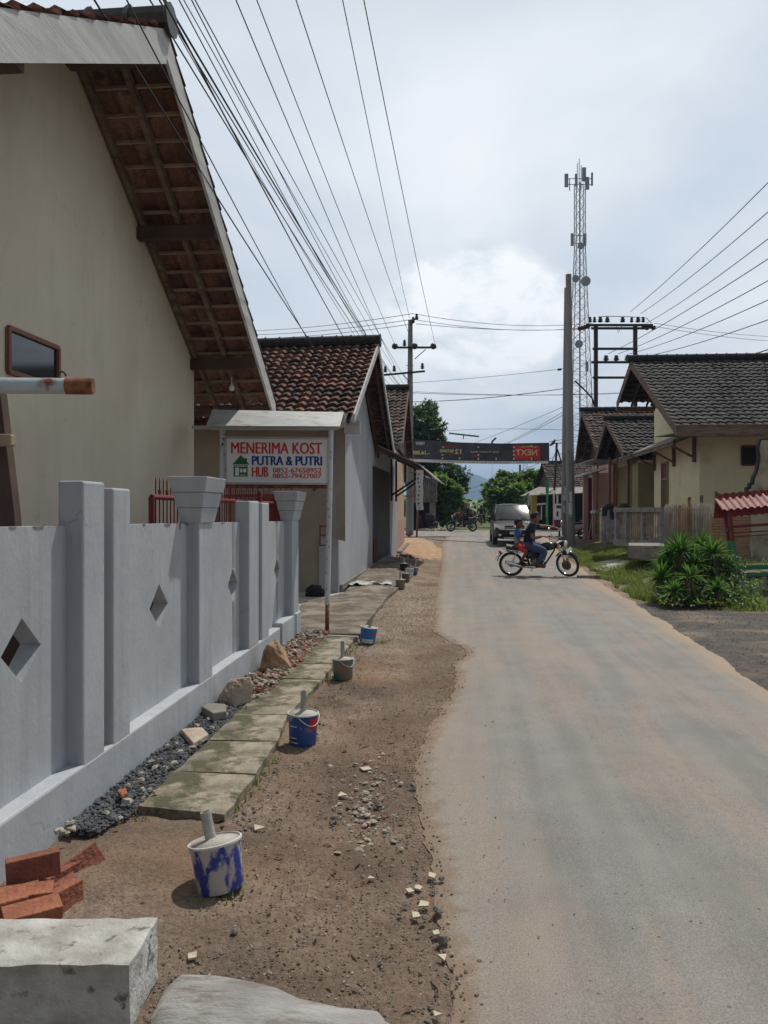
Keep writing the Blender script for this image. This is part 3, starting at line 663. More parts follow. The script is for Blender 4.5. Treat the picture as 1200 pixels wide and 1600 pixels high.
# ------------------------------------------------------------------ first house (cream, left)
SW, SF = -3.3, -2.45
h1 = thing('plastered_house', 'cream plastered house at left with open tiled gable overhang and white bargeboards', 'house', S(-5, 6, 0))
tAp = tcol(255, SF); zAp = 5.62                   # ridge line (t, z of tile underside)
tEv = tcol(426, SF); zEv = 3.02
tNv, zNv = 2.2, 3.15
slf = (zAp - zEv) / (tEv - tAp); sln = (zAp - zNv) / (tAp - tNv)
def zroof(t): return zAp - (slf * (t - tAp) if t > tAp else sln * (tAp - t))
tC = tcol(303, SW)
m = MB()
poly = [S(SW, 2.6, -.1), S(SW, tC, -.1), S(SW, tC, zroof(tC) - .06), S(SW, tAp, zAp - .05), S(SW, 2.6, zroof(2.6) - .06)]
m.prism(poly, UN * -.15)
m.build('gable_wall', 'cream_plaster', h1)
m = MB(); m.hexa([S(-9, tC - .15, -.1), S(SW - .15, tC - .15, -.1), S(SW - .15, tC, -.1), S(-9, tC, -.1), S(-9, tC - .15, zroof(tC) - .1), S(SW - .15, tC - .15, zroof(tC) - .1), S(SW - .15, tC, zroof(tC) - .1), S(-9, tC, zroof(tC) - .1)])
m.hexa([S(-9, 2.6, -.1), S(SW - .15, 2.6, -.1), S(SW - .15, 2.75, -.1), S(-9, 2.75, -.1), S(-9, 2.6, zroof(2.6) - .1), S(SW - .15, 2.6, zroof(2.6) - .1), S(SW - .15, 2.75, zroof(2.6) - .1), S(-9, 2.75, zroof(2.6) - .1)])
m.build('side_wall', 'cream_plaster', h1)
m = MB()
vf = (S(0, tAp, zAp) - S(0, tEv, zEv)); vn = (S(0, tAp, zAp) - S(0, tNv, zNv))
tiles(m, S(SF + .04, tEv + .1, zEv - .03) , -UN, vf, 7, vf.length + .14, seed=1, tc=.262, amp=.03, step=.04)
tiles(m, S(SF + .04, tNv - .1, zNv - .03), -UN, vn, 7, vn.length + .14, seed=2, tc=.262, amp=.03, step=.04)
rf = m.build('roof', 'tile_under', h1, smooth=True, auto=35)
m = MB(); ridge_tiles(m, S(SF + .08, tAp, zAp + .1), S(-9.4, tAp, zAp + .1), .12)
m.build('ridge_tiles', 'iron', rf)
# bargeboards
m = MB()
def board(t0, z0, t1, z1, s, h=.26, th=.03):
    m.prism([S(s, t0, z0 - h), S(s, t1, z1 - h), S(s, t1, z1), S(s, t0, z0)], UN * th)
board(tAp, zAp + .03, tEv + .06, zEv - .01, SF, .24); board(tNv - .1, zNv + .0, tAp, zAp + .03, SF, .30)
m.build('bargeboard', 'white_board', h1)
# rafters, battens, purlins under the overhang
m = MB()
for s in (SW + .06, (SW + SF) / 2 + .02):
    for (t0, t1) in ((tAp, tEv), (tAp, tNv)):
        m.beam(S(s, t0, zroof(t0) - .10), S(s, t1, zroof(t1) - .10), .05, .075)
for s in (-3.75, -4.2, -4.7):
    m.beam(S(s, tC - .3, zroof(tC - .3) - .10), S(s, tEv, zEv - .10), .05, .075)
m.build('rafters', 'old_wood', h1)
m = MB()
n = int(vf.length / .262)
for k in range(1, n + 1):
    p = S(0, tEv, zEv) + vf * (k * .262 / vf.length)
    t = tEv + (tAp - tEv) * (k * .262 / vf.length)
    m.beam(S(SF - .0, t, p.z - .045), S(SW + .0 if t < tC else -6.5, t, p.z - .045), .03, .028)
n = int(vn.length / .262)
for k in range(1, n):
    t = tNv + (tAp - tNv) * (k * .262 / vn.length); m.beam(S(SF, t, zroof(t) - .045), S(SW, t, zroof(t) - .045), .03, .028)
m.build('battens', 'pale_wood', h1)
m = MB()
for px in (335, 398):
    t = tcol(px, SF - .02); m.beam(S(SF, t, zroof(t) - .21), S(SW - .1 if t < tC else -7, t, zroof(t) - .21), .10, .13)
m.beam(S(SF, tAp, zAp - .20), S(SW, tAp, zAp - .20), .10, .13); m.beam(S(SF, 4.2, zroof(4.2) - .22), S(SW, 4.2, zroof(4.2) - .22), .10, .13)
m.build('purlins', 'dark_wood', h1)
# fascia at the far eave, little window
m = MB(); m.beam(S(SF - .02, tEv + .03, zEv - .1), S(-8, tEv + .03, zEv - .1), .025, .16); m.build('eave_board', 'old_wood', h1)
w0, w1 = tcol(10, SW), tcol(88, SW); wz1, wz0 = 2.88, 2.55
m = MB()
for a, b in (((w0, wz1), (w1, wz1)), ((w0, wz0), (w1, wz0)), ((w0, wz0), (w0, wz1)), ((w1, wz0), (w1, wz1))):
    m.beam(S(SW + .015, *a), S(SW + .015, *b), .035, .035)
wf = m.build('window', 'brown_paint', h1)
m = MB(); m.prism([S(SW + .006, w0, wz0), S(SW + .006, w1, wz0), S(SW + .006, w1, wz1), S(SW + .006, w0, wz1)], UN * .004); m.build('pane', 'glass_dark', wf)
m = MB(); c = P(362, 603, 10.1)
m.lathe([(.012, .05), (.014, .02), (.03, .0), (.036, -.03), (.028, -.06), (.004, -.07)], c, 12); m.tube([c + Z * .05, c + Z * .35], .004, 5)
bulb = m.build('light_bulb', 'bulb_glass', h1, smooth=True)
# ------------------------------------------------------------------ rusty pipe + timber frame at the left edge
t = thing('steel_pipe', 'rusty grey steel pipe with eyelet, jutting in at left edge before the window', 'pipe', P(40, 602, 3.4))
c0, c1_ = P(-260, 602, 3.3), P(104, 603, 3.4)
m = MB(); m.tube([c0, c1_], .0355, 20); m.build('pipe', 'rust_pipe', t, smooth=True, auto=40)
m = MB(); e0 = c1_ - (c1_ - c0).normalized() * .002; e1 = P(146, 603.5, 3.412)
m.tube([e0, e0 + (e1 - e0) * .85, e1], [.0375, .0375, .035], 20); m.build('pipe_end', 'rust', t, smooth=True, auto=40)
m = MB(); k0 = P(97, 589, 3.4)
m.tube([k0 + V((.016 * cos(a), 0, .004 + .02 * sin(a))) for a in [i * pi / 8 for i in range(9)]], .005, 6); m.build('eyelet', 'iron', t, smooth=True)
t = thing('timber_post', 'dark leaning timber post with short pale cross block, behind the wall at left edge', 'post', P(0, 800, 3.6))
m = MB(); m.prism([P(-28, 1300, 3.6), P(55, 1300, 3.6), P(22, 800, 3.6), P(0, 612, 3.6), P(-40, 612, 3.6)], (0, .07, 0)); m.build('upright', 'dark_wood', t, bevel=.004)
m = MB(); m.beam(P(-70, 688, 3.54), P(21, 688, 3.54), .05, .055); m.build('cross_block', 'pale_wood', t, bevel=.008)
# ------------------------------------------------------------------ red steel fence behind the wall
rfn = thing('steel_fence', 'dark red steel fence with spiked bars behind the grey wall', 'fence', S(-2.38, 8, 0))
m = MB(); fa, fb = S(-2.36, tcol(237, -2.36), 1.62), S(-2.42, 11.1, 1.62)
m.tube([fa, fb], .022, 8); m.tube([V((fa.x, fa.y, 0)), fa], .026, 8)
for q in (.33, .66, 1.0): p = fa.lerp(fb, q); m.tube([V((p.x, p.y, 0)), p], .026, 8)
m.tube([fa - Z * 1.3, fb - Z * 1.3], .018, 8); m.build('rail', 'red_paint', rfn, smooth=True, auto=40)
L_ = (fb - fa).length; nb_ = int(L_ / .085)
mb1 = MB()
for k in range(1, nb_):
    p = fa.lerp(fb, k / nb_); mb1.tube([p - Z * 1.3, p + Z * .13, p + Z * .165], [.006, .006, .001], 5)
    if k % 2 == 0:
        d = (fb - fa).normalized() * .03
        mb1.tube([p - d + Z * .06, p - d * .6 + Z * .02, p + Z * .005, p + d * .6 + Z * .02, p + d + Z * .06], .004, 4)
bars = mb1.build('spiked_bars', 'dark_red', rfn)
m = MB(); m.beam(S(-2.4, 9.6, .2), S(-2.4, 9.6, 1.75), .04, .1); m.beam(S(-2.4, 10.4, .2), S(-2.4, 10.4, 1.7), .5, .03, (0, 1, 0)); m.build('gate_sheet', 'dark_red', rfn)
# second red fence across the yard
rf2 = thing('steel_gate', 'dark red steel gate of close bars across the yard behind the signboard', 'gate', S(-3.2, 11.3, 0))
ga, gb = S(-4.6, 11.3, 1.75), S(-2.3, 11.3, 1.75)
m = MB(); m.tube([ga, gb], .025, 8); m.tube([ga - Z * 1.5, gb - Z * 1.5], .025, 8)
for p in (ga, gb): m.tube([V((p.x, p.y, 0)), p], .03, 8)
m.build('gate_frame', 'red_paint', rf2)
m = MB()
for k in range(27):
    p = ga.lerp(gb, (k + .5) / 27); m.tube([p - Z * 1.5, p + Z * .16, p + Z * .22], [.009, .009, .001], 5)
m.build('gate_bars', 'dark_red', rf2)
# ------------------------------------------------------------------ text helper
def text_mesh(body, size, ext=.001, xs_=1.0, off=0.0, spacing=1.0):
    c = bpy.data.curves.new('t', 'FONT'); c.body = body; c.size = size; c.extrude = ext; c.offset = off; c.space_character = spacing
    c.align_x = 'LEFT'; c.resolution_u = 3
    o = bpy.data.objects.new('t', c); COL.objects.link(o)
    dg = bpy.context.evaluated_depsgraph_get(); me = bpy.data.meshes.new_from_object(o.evaluated_get(dg))
    vs = [v.co.copy() for v in me.vertices]; fs = [tuple(p.vertices) for p in me.polygons]
    bpy.data.objects.remove(o); bpy.data.curves.remove(c); bpy.data.meshes.remove(me)
    return vs, fs
def put_text(name, body, box, O, X, Y, Nn, mat_, parent, bold=.004, lift=.004):
    """fit text in box (x0,y0,x1,y1) of a plane with origin O and axes X, Y"""
    vs, fs = text_mesh(body, 1.0, 0)
    a0, a1 = min(v.x for v in vs), max(v.x for v in vs); b0, b1 = min(v.y for v in vs), max(v.y for v in vs)
    x0, y0, x1, y1 = box; m = MB()
    e = bold / max(1e-6, X.length)
    for q, dx in enumerate((-e, 0, e)):        # three struck-over copies give a heavy face
        ix = []
        for v in vs:
            u = (v.x - a0) / (a1 - a0); w = (v.y - b0) / (b1 - b0)
            ix.append(m.vert(O + X * (x0 + e + (x1 - x0 - 2 * e) * u + dx) + Y * (y0 + (y1 - y0) * w) + Nn * (lift + q * .0006)))
        for f in fs: m.f.append([ix[k] for k in f])
    return m.build(name, mat_, parent)
# ------------------------------------------------------------------ boarding-house sign
sg = thing('signboard', 'white MENERIMA KOST signboard on chipped white posts under a small metal canopy', 'sign', G(511, 990))
YS = 9.45
m = MB(); m.tube([P(511, 1000, YS), P(511.5, 940, YS)], .026, 10); m.build('post_foot', 'rust', sg, smooth=True)
for a, b, nme in (((511.5, 945), (517, 664), 1), ((347, 1000), (347.5, 664), 2)):
    m = MB(); m.tube([P(*a, YS), P(*b, YS)], .034, 12); m.build('post', 'white_peeling', sg, smooth=True, auto=50)
b00, b10, b01 = P(353, 755, YS - .03), P(513, 756, YS - .03), P(353, 684, YS - .03)
X, Yv = b10 - b00, b01 - b00
m = MB(); m.hexa([b00, b10, b10 + V((0, .02, 0)), b00 + V((0, .02, 0)), b01, b01 + X, b01 + X + V((0, .02, 0)), b01 + V((0, .02, 0))]); bd = m.build('board', 'sign_white', sg)
m = MB()
for a, b in ((b00, b10), (b01, b01 + X), (b00, b01), (b10, b10 + Yv)): m.beam(a + V((0, -.004, 0)), b + V((0, -.004, 0)), .022, .022, (0, 1, 0))
m.build('frame', 'zinc', sg)
m = MB(); m.beam(P(353, 760, YS), P(514, 760.5, YS), .03, .045); m.beam(P(490, 766, YS + .1), P(497, 758, YS + .02), .03, .03); m.build('rusty_rail', 'rust', sg)
FN = V((0, -1, 0))
def sb(px0, py1, px1, py0): return ((px0 - 353) / 160, (755.5 - py1) / 71.3, (px1 - 353) / 160, (755.5 - py0) / 71.3)
put_text('lettering', 'MENERIMA KOST', sb(361, 709, 503.5, 691), b00, X, Yv, FN, 'sign_red', bd, bold=.0045)
put_text('lettering', 'PUTRA & PUTRI', sb(393.5, 727, 503.5, 712.5), b00, X, Yv, FN, 'sign_blue', bd, bold=.0055)
put_text('lettering', 'HUB', sb(393.5, 745.3, 419.5, 729.5), b00, X, Yv, FN, 'sign_red', bd, bold=.0045)
put_text('lettering', '0852-67658952', sb(426, 738.3, 502.5, 730.6), b00, X, Yv, FN, 'sign_red', bd, bold=.0022)
put_text('lettering', '0852-79427007', sb(426, 747, 502.5, 739.5), b00, X, Yv, FN, 'sign_red', bd, bold=.0022)
def sp2(px, py, l=.004): return b00 + X * ((px - 353) / 160) + Yv * ((755.5 - py) / 71.3) + FN * l
m = MB()
def pl(pts, l=.004): m.face([sp2(x, y, l) for x, y in pts])
pl([(363, 726), (376.3, 711.3), (382, 717), (382, 716), (386, 716), (386, 722), (390.3, 726)])
pl([(365.3, 744.8), (387, 744.8), (387, 727.2), (365.3, 727.2)]); m.build('house_emblem', 'sign_green', bd)
m = MB(); pl([(367.6, 743.5), (373.6, 743.5), (373.6, 731), (367.6, 731)], .006); pl([(375.2, 738.5), (379, 738.5), (379, 732.5), (375.2, 732.5)], .006); pl([(380.2, 738.5), (385, 738.5), (385, 732.5), (380.2, 732.5)], .006); pl([(367.6, 729.6), (385, 729.6), (385, 728.6), (367.6, 728.6)], .006); pl([(375.2, 743), (385, 743), (385, 742), (375.2, 742)], .006)
m.build('house_emblem_lines', 'sign_white', bd)
m = MB()
q = [P(322, 665, YS - .28), P(531, 666, YS - .28), P(537, 644, YS + .02), P(332, 640, YS + .02)]
m.prism(q, (0, .004, -.012)); q2 = [P(537, 644, YS + .025), P(332, 640, YS + .025), P(330, 663, YS + .3), P(540, 666, YS + .3)]; m.prism(q2, (0, -.004, -.012))
m.build('canopy', 'zinc', sg)
m = MB(); m.beam(P(330, 669, YS - .2), P(527, 669.5, YS - .2), .03, .04); m.beam(P(345, 668, YS - .2), P(345, 668, YS + .25), .03, .03); m.beam(P(518, 668, YS - .2), P(518, 668, YS + .25), .03, .03); m.beam(P(300, 668, YS + .25), P(530, 669, YS + .25), .03, .04)
m.build('canopy_frame', 'white_board', sg)
# ------------------------------------------------------------------ second house (orange tiles, grey gable)
a2 = V((-.8155, 13.98, 0)); b2 = V((-.27, 18.1, 0))     # gable wall foot line
u2 = (b2 - a2).normalized(); n2 = V((u2.y, -u2.x, 0))
h2 = thing('tiled_house', 'house with weathered orange tile roof and tall light grey gable wall behind the signboard', 'house', (-3, 16, 0))
ze = 3.12; L2 = (b2 - a2).length; mid = a2 + u2 * (L2 * .5); zr = 4.98
def q2p(u, out=0, z=0): p = a2 + u2 * u + n2 * out; return V((p.x, p.y, z))
m = MB()
m.prism([q2p(0, 0, -.1), q2p(L2, 0, -.1), q2p(L2, 0, ze + .02), q2p(L2 / 2, 0, zr - .1), q2p(0, 0, ze + .02)], n2 * -.16)
gw = m.build('gable_wall', 'grey_plaster', h2)
m = MB(); m.beam(q2p(.05, .02, .12), q2p(L2 + 3.2, .02, .30), .06, .1); m.build('footing', 'dark_concrete', h2)
# camera-facing wall
wl = a2 - n2 * 6
m = MB(); m.hexa([V((wl.x, wl.y, -.1)), q2p(0, -.17, -.1), q2p(.15, -.17, -.1), V((wl.x, wl.y + .15, -.1)), V((wl.x, wl.y, ze)), q2p(0, -.17, ze), q2p(.15, -.17, ze), V((wl.x, wl.y + .15, ze))])
m.build('front_wall', 'beige_plaster', h2)
m = MB(); m.hexa([q2p(-.06, -.36, -.1), q2p(-.06, -.005, -.1), q2p(-.004, -.005, -.1), q2p(-.004, -.36, -.1), q2p(-.06, -.36, 1.03), q2p(-.06, -.005, 1.03), q2p(-.004, -.005, 1.03), q2p(-.004, -.36, 1.03)])
m.build('pilaster', 'grey_plaster', h2)
m = MB(); c = [P(525, 842, 13.7), P(539.5, 846, 13.6), P(539.5, 846, 13.9), P(525, 842, 13.9)]
m.hexa(c + [V((k.x, k.y, 3.0)) for k in c]); m.build('hanging_pillar', 'beige_plaster', h2)
m = MB(); c = P(543, 660, 13.6); m.box(c + V((.08, .1, -.08)), (.28, .2, .22)); m.build('eave_box', 'white_board', h2)
ov = .42
e0 = q2p(-.95, ov, 0); e0.z = 3.13 - .02
vv = (q2p(L2 / 2, ov, zr) - e0); vv2 = (q2p(L2 / 2, ov, zr) - q2p(L2 + .75, ov, 2.9))
m = MB(); tiles(m, e0, -n2, vv, 7.04, vv.length, seed=5, tw=.19, tc=.21, amp=.026, step=.06, jit=.012)
tiles(m, q2p(L2 + .75, ov, 2.9), -n2, vv2, 7.04, vv2.length, seed=6, tw=.205, tc=.24, amp=.03, step=.04)
r2 = m.build('roof', 'tile_orange', h2, smooth=True, auto=30)
m = MB(); ridge_tiles(m, q2p(L2 / 2, ov + .06, zr + .09), q2p(L2 / 2, ov - 7, zr + .09), .12, .3); m.build('ridge_tiles', 'ash_black', r2)
m = MB()
def rake(p, q, h=.2):
    m.prism([p - Z * h, q - Z * h, q, p], n2 * .03)
rake(q2p(-.95, ov, 3.16), q2p(L2 / 2, ov, zr + .05), .15); rake(q2p(L2 / 2, ov, zr + .05), q2p(L2 + .75, ov, 2.95), .15)
m.build('bargeboard', 'white_board', h2)
m = MB()
for o_ in (.02, ov - .12):
    m.beam(q2p(-.9, o_ + .02, 3.04), q2p(L2 / 2, o_ + .02, zr - .08), .05, .08); m.beam(q2p(L2 / 2, o_ + .02, zr - .08), q2p(L2 + .7, o_ + .02, 2.84), .05, .08)
for k in range(1, 15):
    f = k / 15
    for (ua, za, ub, zb) in ((-.95, 3.1, L2 / 2, zr - .05), (L2 + .75, 2.88, L2 / 2, zr - .05)):
        m.beam(q2p(ua + (ub - ua) * f, ov, za + (zb - za) * f - .01), q2p(ua + (ub - ua) * f, 0, za + (zb - za) * f - .01), .03, .03)
m.build('rafters', 'dark_wood', h2)
m = MB()
c = P(503, 848, 13.1)
for a, b in (((500, 820), (500, 853)), ((513, 820), (513, 853)), ((500, 822), (515, 822)), ((500, 836), (513, 836)), ((500, 852), (515, 852))): m.tube([P(*a, 13.5), P(*b, 13.45)], .012, 6)
tag(m.build('wall_rack', 'red_paint', h2))
# ------------------------------------------------------------------ shuttered shop with lean-to awning
def w3(u, out=0, z=0): p = b2 + u2 * u + n2 * out; return V((p.x, p.y, z))
zg = .22
sh = thing('shop_house', 'narrow shop with dark opening under a brown lean-to awning, right after the grey gable wall', 'shop', w3(2, 0, zg))
m = MB()
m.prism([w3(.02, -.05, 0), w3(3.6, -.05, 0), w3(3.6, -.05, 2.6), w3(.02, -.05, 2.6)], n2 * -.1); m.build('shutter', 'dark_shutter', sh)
m = MB(); m.prism([w3(3.6, -.03, 0), w3(6.2, -.12, 0), w3(6.2, -.12, 3.4), w3(3.6, -.03, 3.4)], n2 * -.4); m.prism([w3(.02, -.02, 2.62), w3(3.6, -.02, 2.62), w3(3.6, -.02, 3.4), w3(.02, -.02, 3.4)], n2 * -.2)
m.build('wall', 'grey_plaster', sh)
m = MB(); aw = [w3(.3, .0, 3.12), w3(5.2, .0, 3.12), w3(5.2, 1.05, 2.63), w3(.3, 1.05, 2.63)]
m.prism(aw, (0, 0, .03)); m.prism([w3(.3, 1.05, 2.63), w3(5.2, 1.05, 2.63), w3(5.2, 1.42, 2.30), w3(.3, 1.42, 2.30)], (0, 0, .03)); aws = m.build('awning', 'grey_sheet', sh)
m = MB()
for k in range(6):
    u = .35 + k * .95; m.beam(w3(u, .0, 3.07), w3(u, 1.05, 2.58), .05, .07)
m.beam(w3(.3, 1.02, 2.56), w3(5.2, 1.02, 2.56), .05, .08); m.beam(w3(.3, .5, 2.83), w3(5.2, .5, 2.83), .05, .06)
for u in (2.6, 3.7): m.beam(w3(u, .14, 1.95), w3(u, .95, 2.5), .05, .05); m.beam(w3(u, .13, 1.8), w3(u, .13, 2.95), .06, .06)
m.build('awning_frame', 'dark_wood', aws)
m = MB()
m.grid(lambda a, b: w3(.32 + .02 * sin(b * 9), 1.0 + .17 * a + .01 * sin(b * 14), 2.5 - b * .95), 4, 14); m.build('banner_strip', 'banner_white', sh)
m = MB()
for k in range(9): m.box(w3(.30, 1.07 + .02 * sin(k * 5), 2.4 - k * .1), (.03, .01, .03 + .02 * (k % 2)), A)
m.build('banner_marks', 'ash_black', sh)
m = MB(); m.box(w3(.5, -.0, zg + .3), (.1, .25, .7)); m.build('door_board', 'brown_paint', sh)
# peach-walled house with dark mottled tiles
c3 = V((.30, 24.25, 0)); d3 = V((.86, 30.6, 0)); u3 = (d3 - c3).normalized(); n3 = V((u3.y, -u3.x, 0))
def v3(u, out=0, z=0): p = c3 + u3 * (u - 6.25) + n3 * (out - .16); return V((p.x, p.y, z))
h3 = thing('tiled_house', 'peach-walled house with dark mottled tile roof, half hidden by the left utility pole', 'house', v3(8, -1, 0))
m = MB(); m.prism([v3(6.25, .16, 0), v3(11.6, .16, 0), v3(11.6, .16, 3.55), v3(6.25, .16, 3.55)], n3 * -.4); m.prism([v3(6.25, -.25, 0), v3(6.25, -6, 0), v3(6.25, -6, 3.55), v3(6.25, -.25, 3.55)], u3 * .15)
m.build('wall', 'peach_plaster', h3)
m = MB(); m.prism([v3(6.3, .185, 0), v3(11.5, .185, 0), v3(11.5, .185, 1.25), v3(6.3, .185, 1.25)], n3 * -.03); m.build('dado', 'pink_plaster', h3)
m = MB(); r0 = v3(5.9, .45, 3.6); rv = v3(9.3, .45, 5.85) - r0
tiles(m, r0, -n3, rv, 7, rv.length, seed=9, tw=.21, tc=.23, amp=.03, step=.04, jit=.01)
r1 = v3(12.6, .45, 3.6); rv1 = v3(9.3, .45, 5.85) - r1; tiles(m, r1, -n3, rv1, 7, rv1.length, seed=10, tw=.21, tc=.23)
r3 = m.build('roof', 'tile_mottled', h3, smooth=True, auto=30)
m = MB(); ridge_tiles(m, v3(9.3, .5, 5.92), v3(9.3, -6.2, 5.92), .12); m.build('ridge_tiles', 'ash_black', r3)
m = MB(); m.prism([v3(5.9, .45, 3.45), v3(9.3, .45, 5.7), v3(9.3, .45, 5.88), v3(5.9, .45, 3.63)], n3 * .03); m.prism([v3(9.3, .45, 5.7), v3(12.6, .45, 3.45), v3(12.6, .45, 3.63), v3(9.3, .45, 5.88)], n3 * .03)
m.beam(v3(5.9, .4, 3.5), v3(5.9, -6, 3.5), .04, .16); m.build('bargeboard', 'old_wood', h3)
m = MB(); m.prism([v3(6.3, .2, 3.6), v3(9.3, .2, 5.7), v3(12.3, .2, 3.6)], n3 * .04); m.build('gable_boards', 'dark_wood', h3)
m = MB(); m.beam(v3(6.0, .36, .12), v3(11, .36, .2), .12, .3); m.build('gutter_kerb', 'dark_concrete', h3)
# plaster stub between the roofs
# ------------------------------------------------------------------ drain slabs (cover slabs of the gutter)
bk = [(215, 352, 1271, 1287), (273, 400, 1214, 1221), (325, 435, 1166, 1168), (368, 450, 1123, 1126), (425, 505, 1067, 1068), (452, 522, 1042, 1044), (468, 540, 1022, 1024), (490, 556, 997, 1000)]
words = ['nearest mossy concrete drain slab, dirt-dusted, behind the bucket with flaking blue paint', 'second mossy concrete drain slab from the viewer, brightest, with a chipped front edge', 'third mossy concrete drain slab from the viewer, before the flat pale stone', 'fourth mossy concrete drain slab, beside the blue and red bucket', 'fifth long dark mossy concrete drain slab beside the pale boulder', 'sixth concrete drain slab, beside the teal bucket', 'last concrete drain slab, just before the concrete apron and sign post']
for k in range(7):
    l0, r0_, yl0, yr0 = bk[k]; l1, r1_, yl1, yr1 = bk[k + 1]
    c = [G(l0, yl0), G(r0_, yr0), G(r1_, yr1), G(l1, yl1)]; cc = sum(c, V()) / 4
    c = [cc + (p - cc) * .975 for p in c]
    m = MB(); zt_ = .045 + rnd.uniform(-.006, .006)
    def sf(u, v):
        p = c[0].lerp(c[1], u).lerp(c[3].lerp(c[2], u), v)
        e = min(u, 1 - u, v, 1 - v)
        q = p + V((NZ.noise(p * 9) * .012, NZ.noise(p * 9 + V((5, 0, 0))) * .012, 0)) * (1 if e < .01 else 0)
        q.z = zt_ + NZ.noise(p * 6) * .004 - (.006 if e < .01 else 0) + (k % 2) * .006 * u
        return q
    N_ = 14
    m.grid(sf, N_, N_)
    rim = [sf(i / N_, 0) for i in range(N_)] + [sf(1, i / N_) for i in range(N_)] + [sf(1 - i / N_, 1) for i in range(N_)] + [sf(0, 1 - i / N_) for i in range(N_)]
    for i in range(len(rim)):
        a, b = rim[i], rim[(i + 1) % len(rim)]; m.face([V((a.x, a.y, -.05)), V((b.x, b.y, -.05)), b, a])
    o = m.build('drain_slab', 'mossy_concrete', loc=(cc.x, cc.y, 0)); tag(o, words[k], 'drain slab', 'concrete slabs over the drain')
# apron of poured concrete beyond the slabs
m = MB(); ap = [Gh(462, 994), Gh(560, 996), Gh(604, 938), Gh(640, 905), Gh(650, 880), Gh(606, 872), Gh(560, 903), Gh(527, 938), Gh(470, 944)]
fine = []
for i in range(len(ap)):
    a, b = ap[i], ap[(i + 1) % len(ap)]
    for k in range(8):
        p = a.lerp(b, k / 8); p += V((NZ.noise(p * 3), NZ.noise(p * 3 + V((9, 0, 0))), 0)) * .05; fine.append(V((p.x, p.y, hgt(p.x, p.y) + .045)))
cc = sum(fine, V()) / len(fine)
ci = m.vert(cc); ix = [m.vert(p) for p in fine]; mi = [m.vert(V((p.x, p.y, hgt(p.x, p.y) + .05)) if 0 else V((cc.lerp(p, .5).x, cc.lerp(p, .5).y, hgt(*(cc.lerp(p, .5)).xy) + .048))) for p in fine]; lo = [m.vert(p - Z * .1) for p in fine]
for i in range(len(fine)):
    j = (i + 1) % len(fine); m.f.append([ci, mi[i], mi[j]]); m.f.append([mi[i], ix[i], ix[j], mi[j]]); m.f.append([ix[i], lo[i], lo[j], ix[j]])
tag(m.build('pavement', 'apron_concrete'), kind='structure')
m = MB(); c = [S(-5, 9.6, -.05), S(-1.45, 9.6, -.05), S(-1.9, 13.9, -.05), S(-5, 13.9, -.05)]; m.hexa(c + [p + Z * .085 for p in c]); tag(m.build('yard_paving', 'weathered_concrete'), kind='structure')
m = MB(); m.beam(G(470, 996), G(560, 1000), .05, .09); tag(m.build('pavement_kerb', 'weathered_concrete', bevel=.01), kind='structure')
# ------------------------------------------------------------------ stuff strips: basalt gravel, brick rubble, road chips
def scatter(name, matn, n, fn, r0, r1, label, cat, flat=.6):
    m = MB()
    for _ in range(n):
        x, y = fn(); r = r0 + (r1 - r0) * rnd.random() ** 2.2; m.stone(V((x, y, hgt(x, y) + r * flat * .15)), r, flat=flat)
    return tag(m.build(name, matn), label, cat, kind='stuff')
def strip(t0, t1, s0, s1, zz=0):
    def f():
        t = rnd.uniform(t0, t1); s = rnd.uniform(s0, s1 - .0); p = S(s, t); return p.x, p.y
    return f
def sR(t): return lerp_pts([(3.4, -1.62), (3.8, -1.52), (9, -1.50)], t)
m = MB()
for _ in range(8500):
    t = rnd.uniform(3.42, 6.5); s = rnd.uniform(SP + .005, sR(t) - .02 * rnd.random()); p = S(s, t); r = .006 + .014 * rnd.random() ** 1.8
    p.z = .004 + .03 * rnd.random() ** .8 * (1 - .6 * ss(-1.66, -1.52, s)); m.stone(p, r, flat=.5)
tag(m.build('basalt_gravel', 'basalt'), 'dark blue-grey crushed gravel between the wall plinth and the drain slabs', 'gravel', kind='stuff')
m = MB()
for _ in range(650):
    t = rnd.uniform(6.1, 9.2); s = rnd.uniform(SP + .02, -1.45); p = S(s, t); r = .015 + .035 * rnd.random() ** 2; p.z = .01 + .05 * rnd.random(); m.stone(p, r, flat=.6)
tag(m.build('brick_rubble', 'brick_chip'), 'broken red brick rubble along the far end of the wall plinth', 'rubble', kind='stuff')
m = MB()
for _ in range(420):
    t = rnd.uniform(5.8, 9.3); s = rnd.uniform(SP + .02, -1.45); p = S(s, t); r = .012 + .03 * rnd.random() ** 2; p.z = .03 + .05 * rnd.random(); m.stone(p, r, flat=.6)
for _ in range(40):
    t = rnd.uniform(3.3, 6); s = rnd.uniform(SP + .03, -1.5); p = S(s, t); p.z = .055; m.stone(p, rnd.uniform(.015, .03), flat=.6)
tag(m.build('rubble_stones', 'pale_stone'), 'pale stone chips mixed into the rubble by the wall', 'rubble', kind='stuff')
def verge():
    while 1:
        y = 2.1 + 14 * rnd.random() ** 1.5; x = rnd.uniform(-1.0, Lx(y) + .03)
        p = V((x, y, 0)); s = p.dot(UN); t = p.dot(UT)
        if s > -.98: return x, y
scatter('dirt_pebbles', 'brown_stone', 8000, verge, .0015, .008, 'small brown pebbles strewn over the dirt verge', 'pebbles')
scatter('grey_pebbles', 'grey_stone', 1500, verge, .002, .010, 'small grey stones strewn over the dirt verge', 'pebbles')
scatter('pale_pebbles', 'pale_stone', 1500, verge, .002, .009, 'small pale stones strewn over the dirt verge', 'pebbles')
def edgeband():
    y = 2.2 + 12 * rnd.random() ** 1.3; return Lx(y) + rnd.gauss(-.05, .07), y
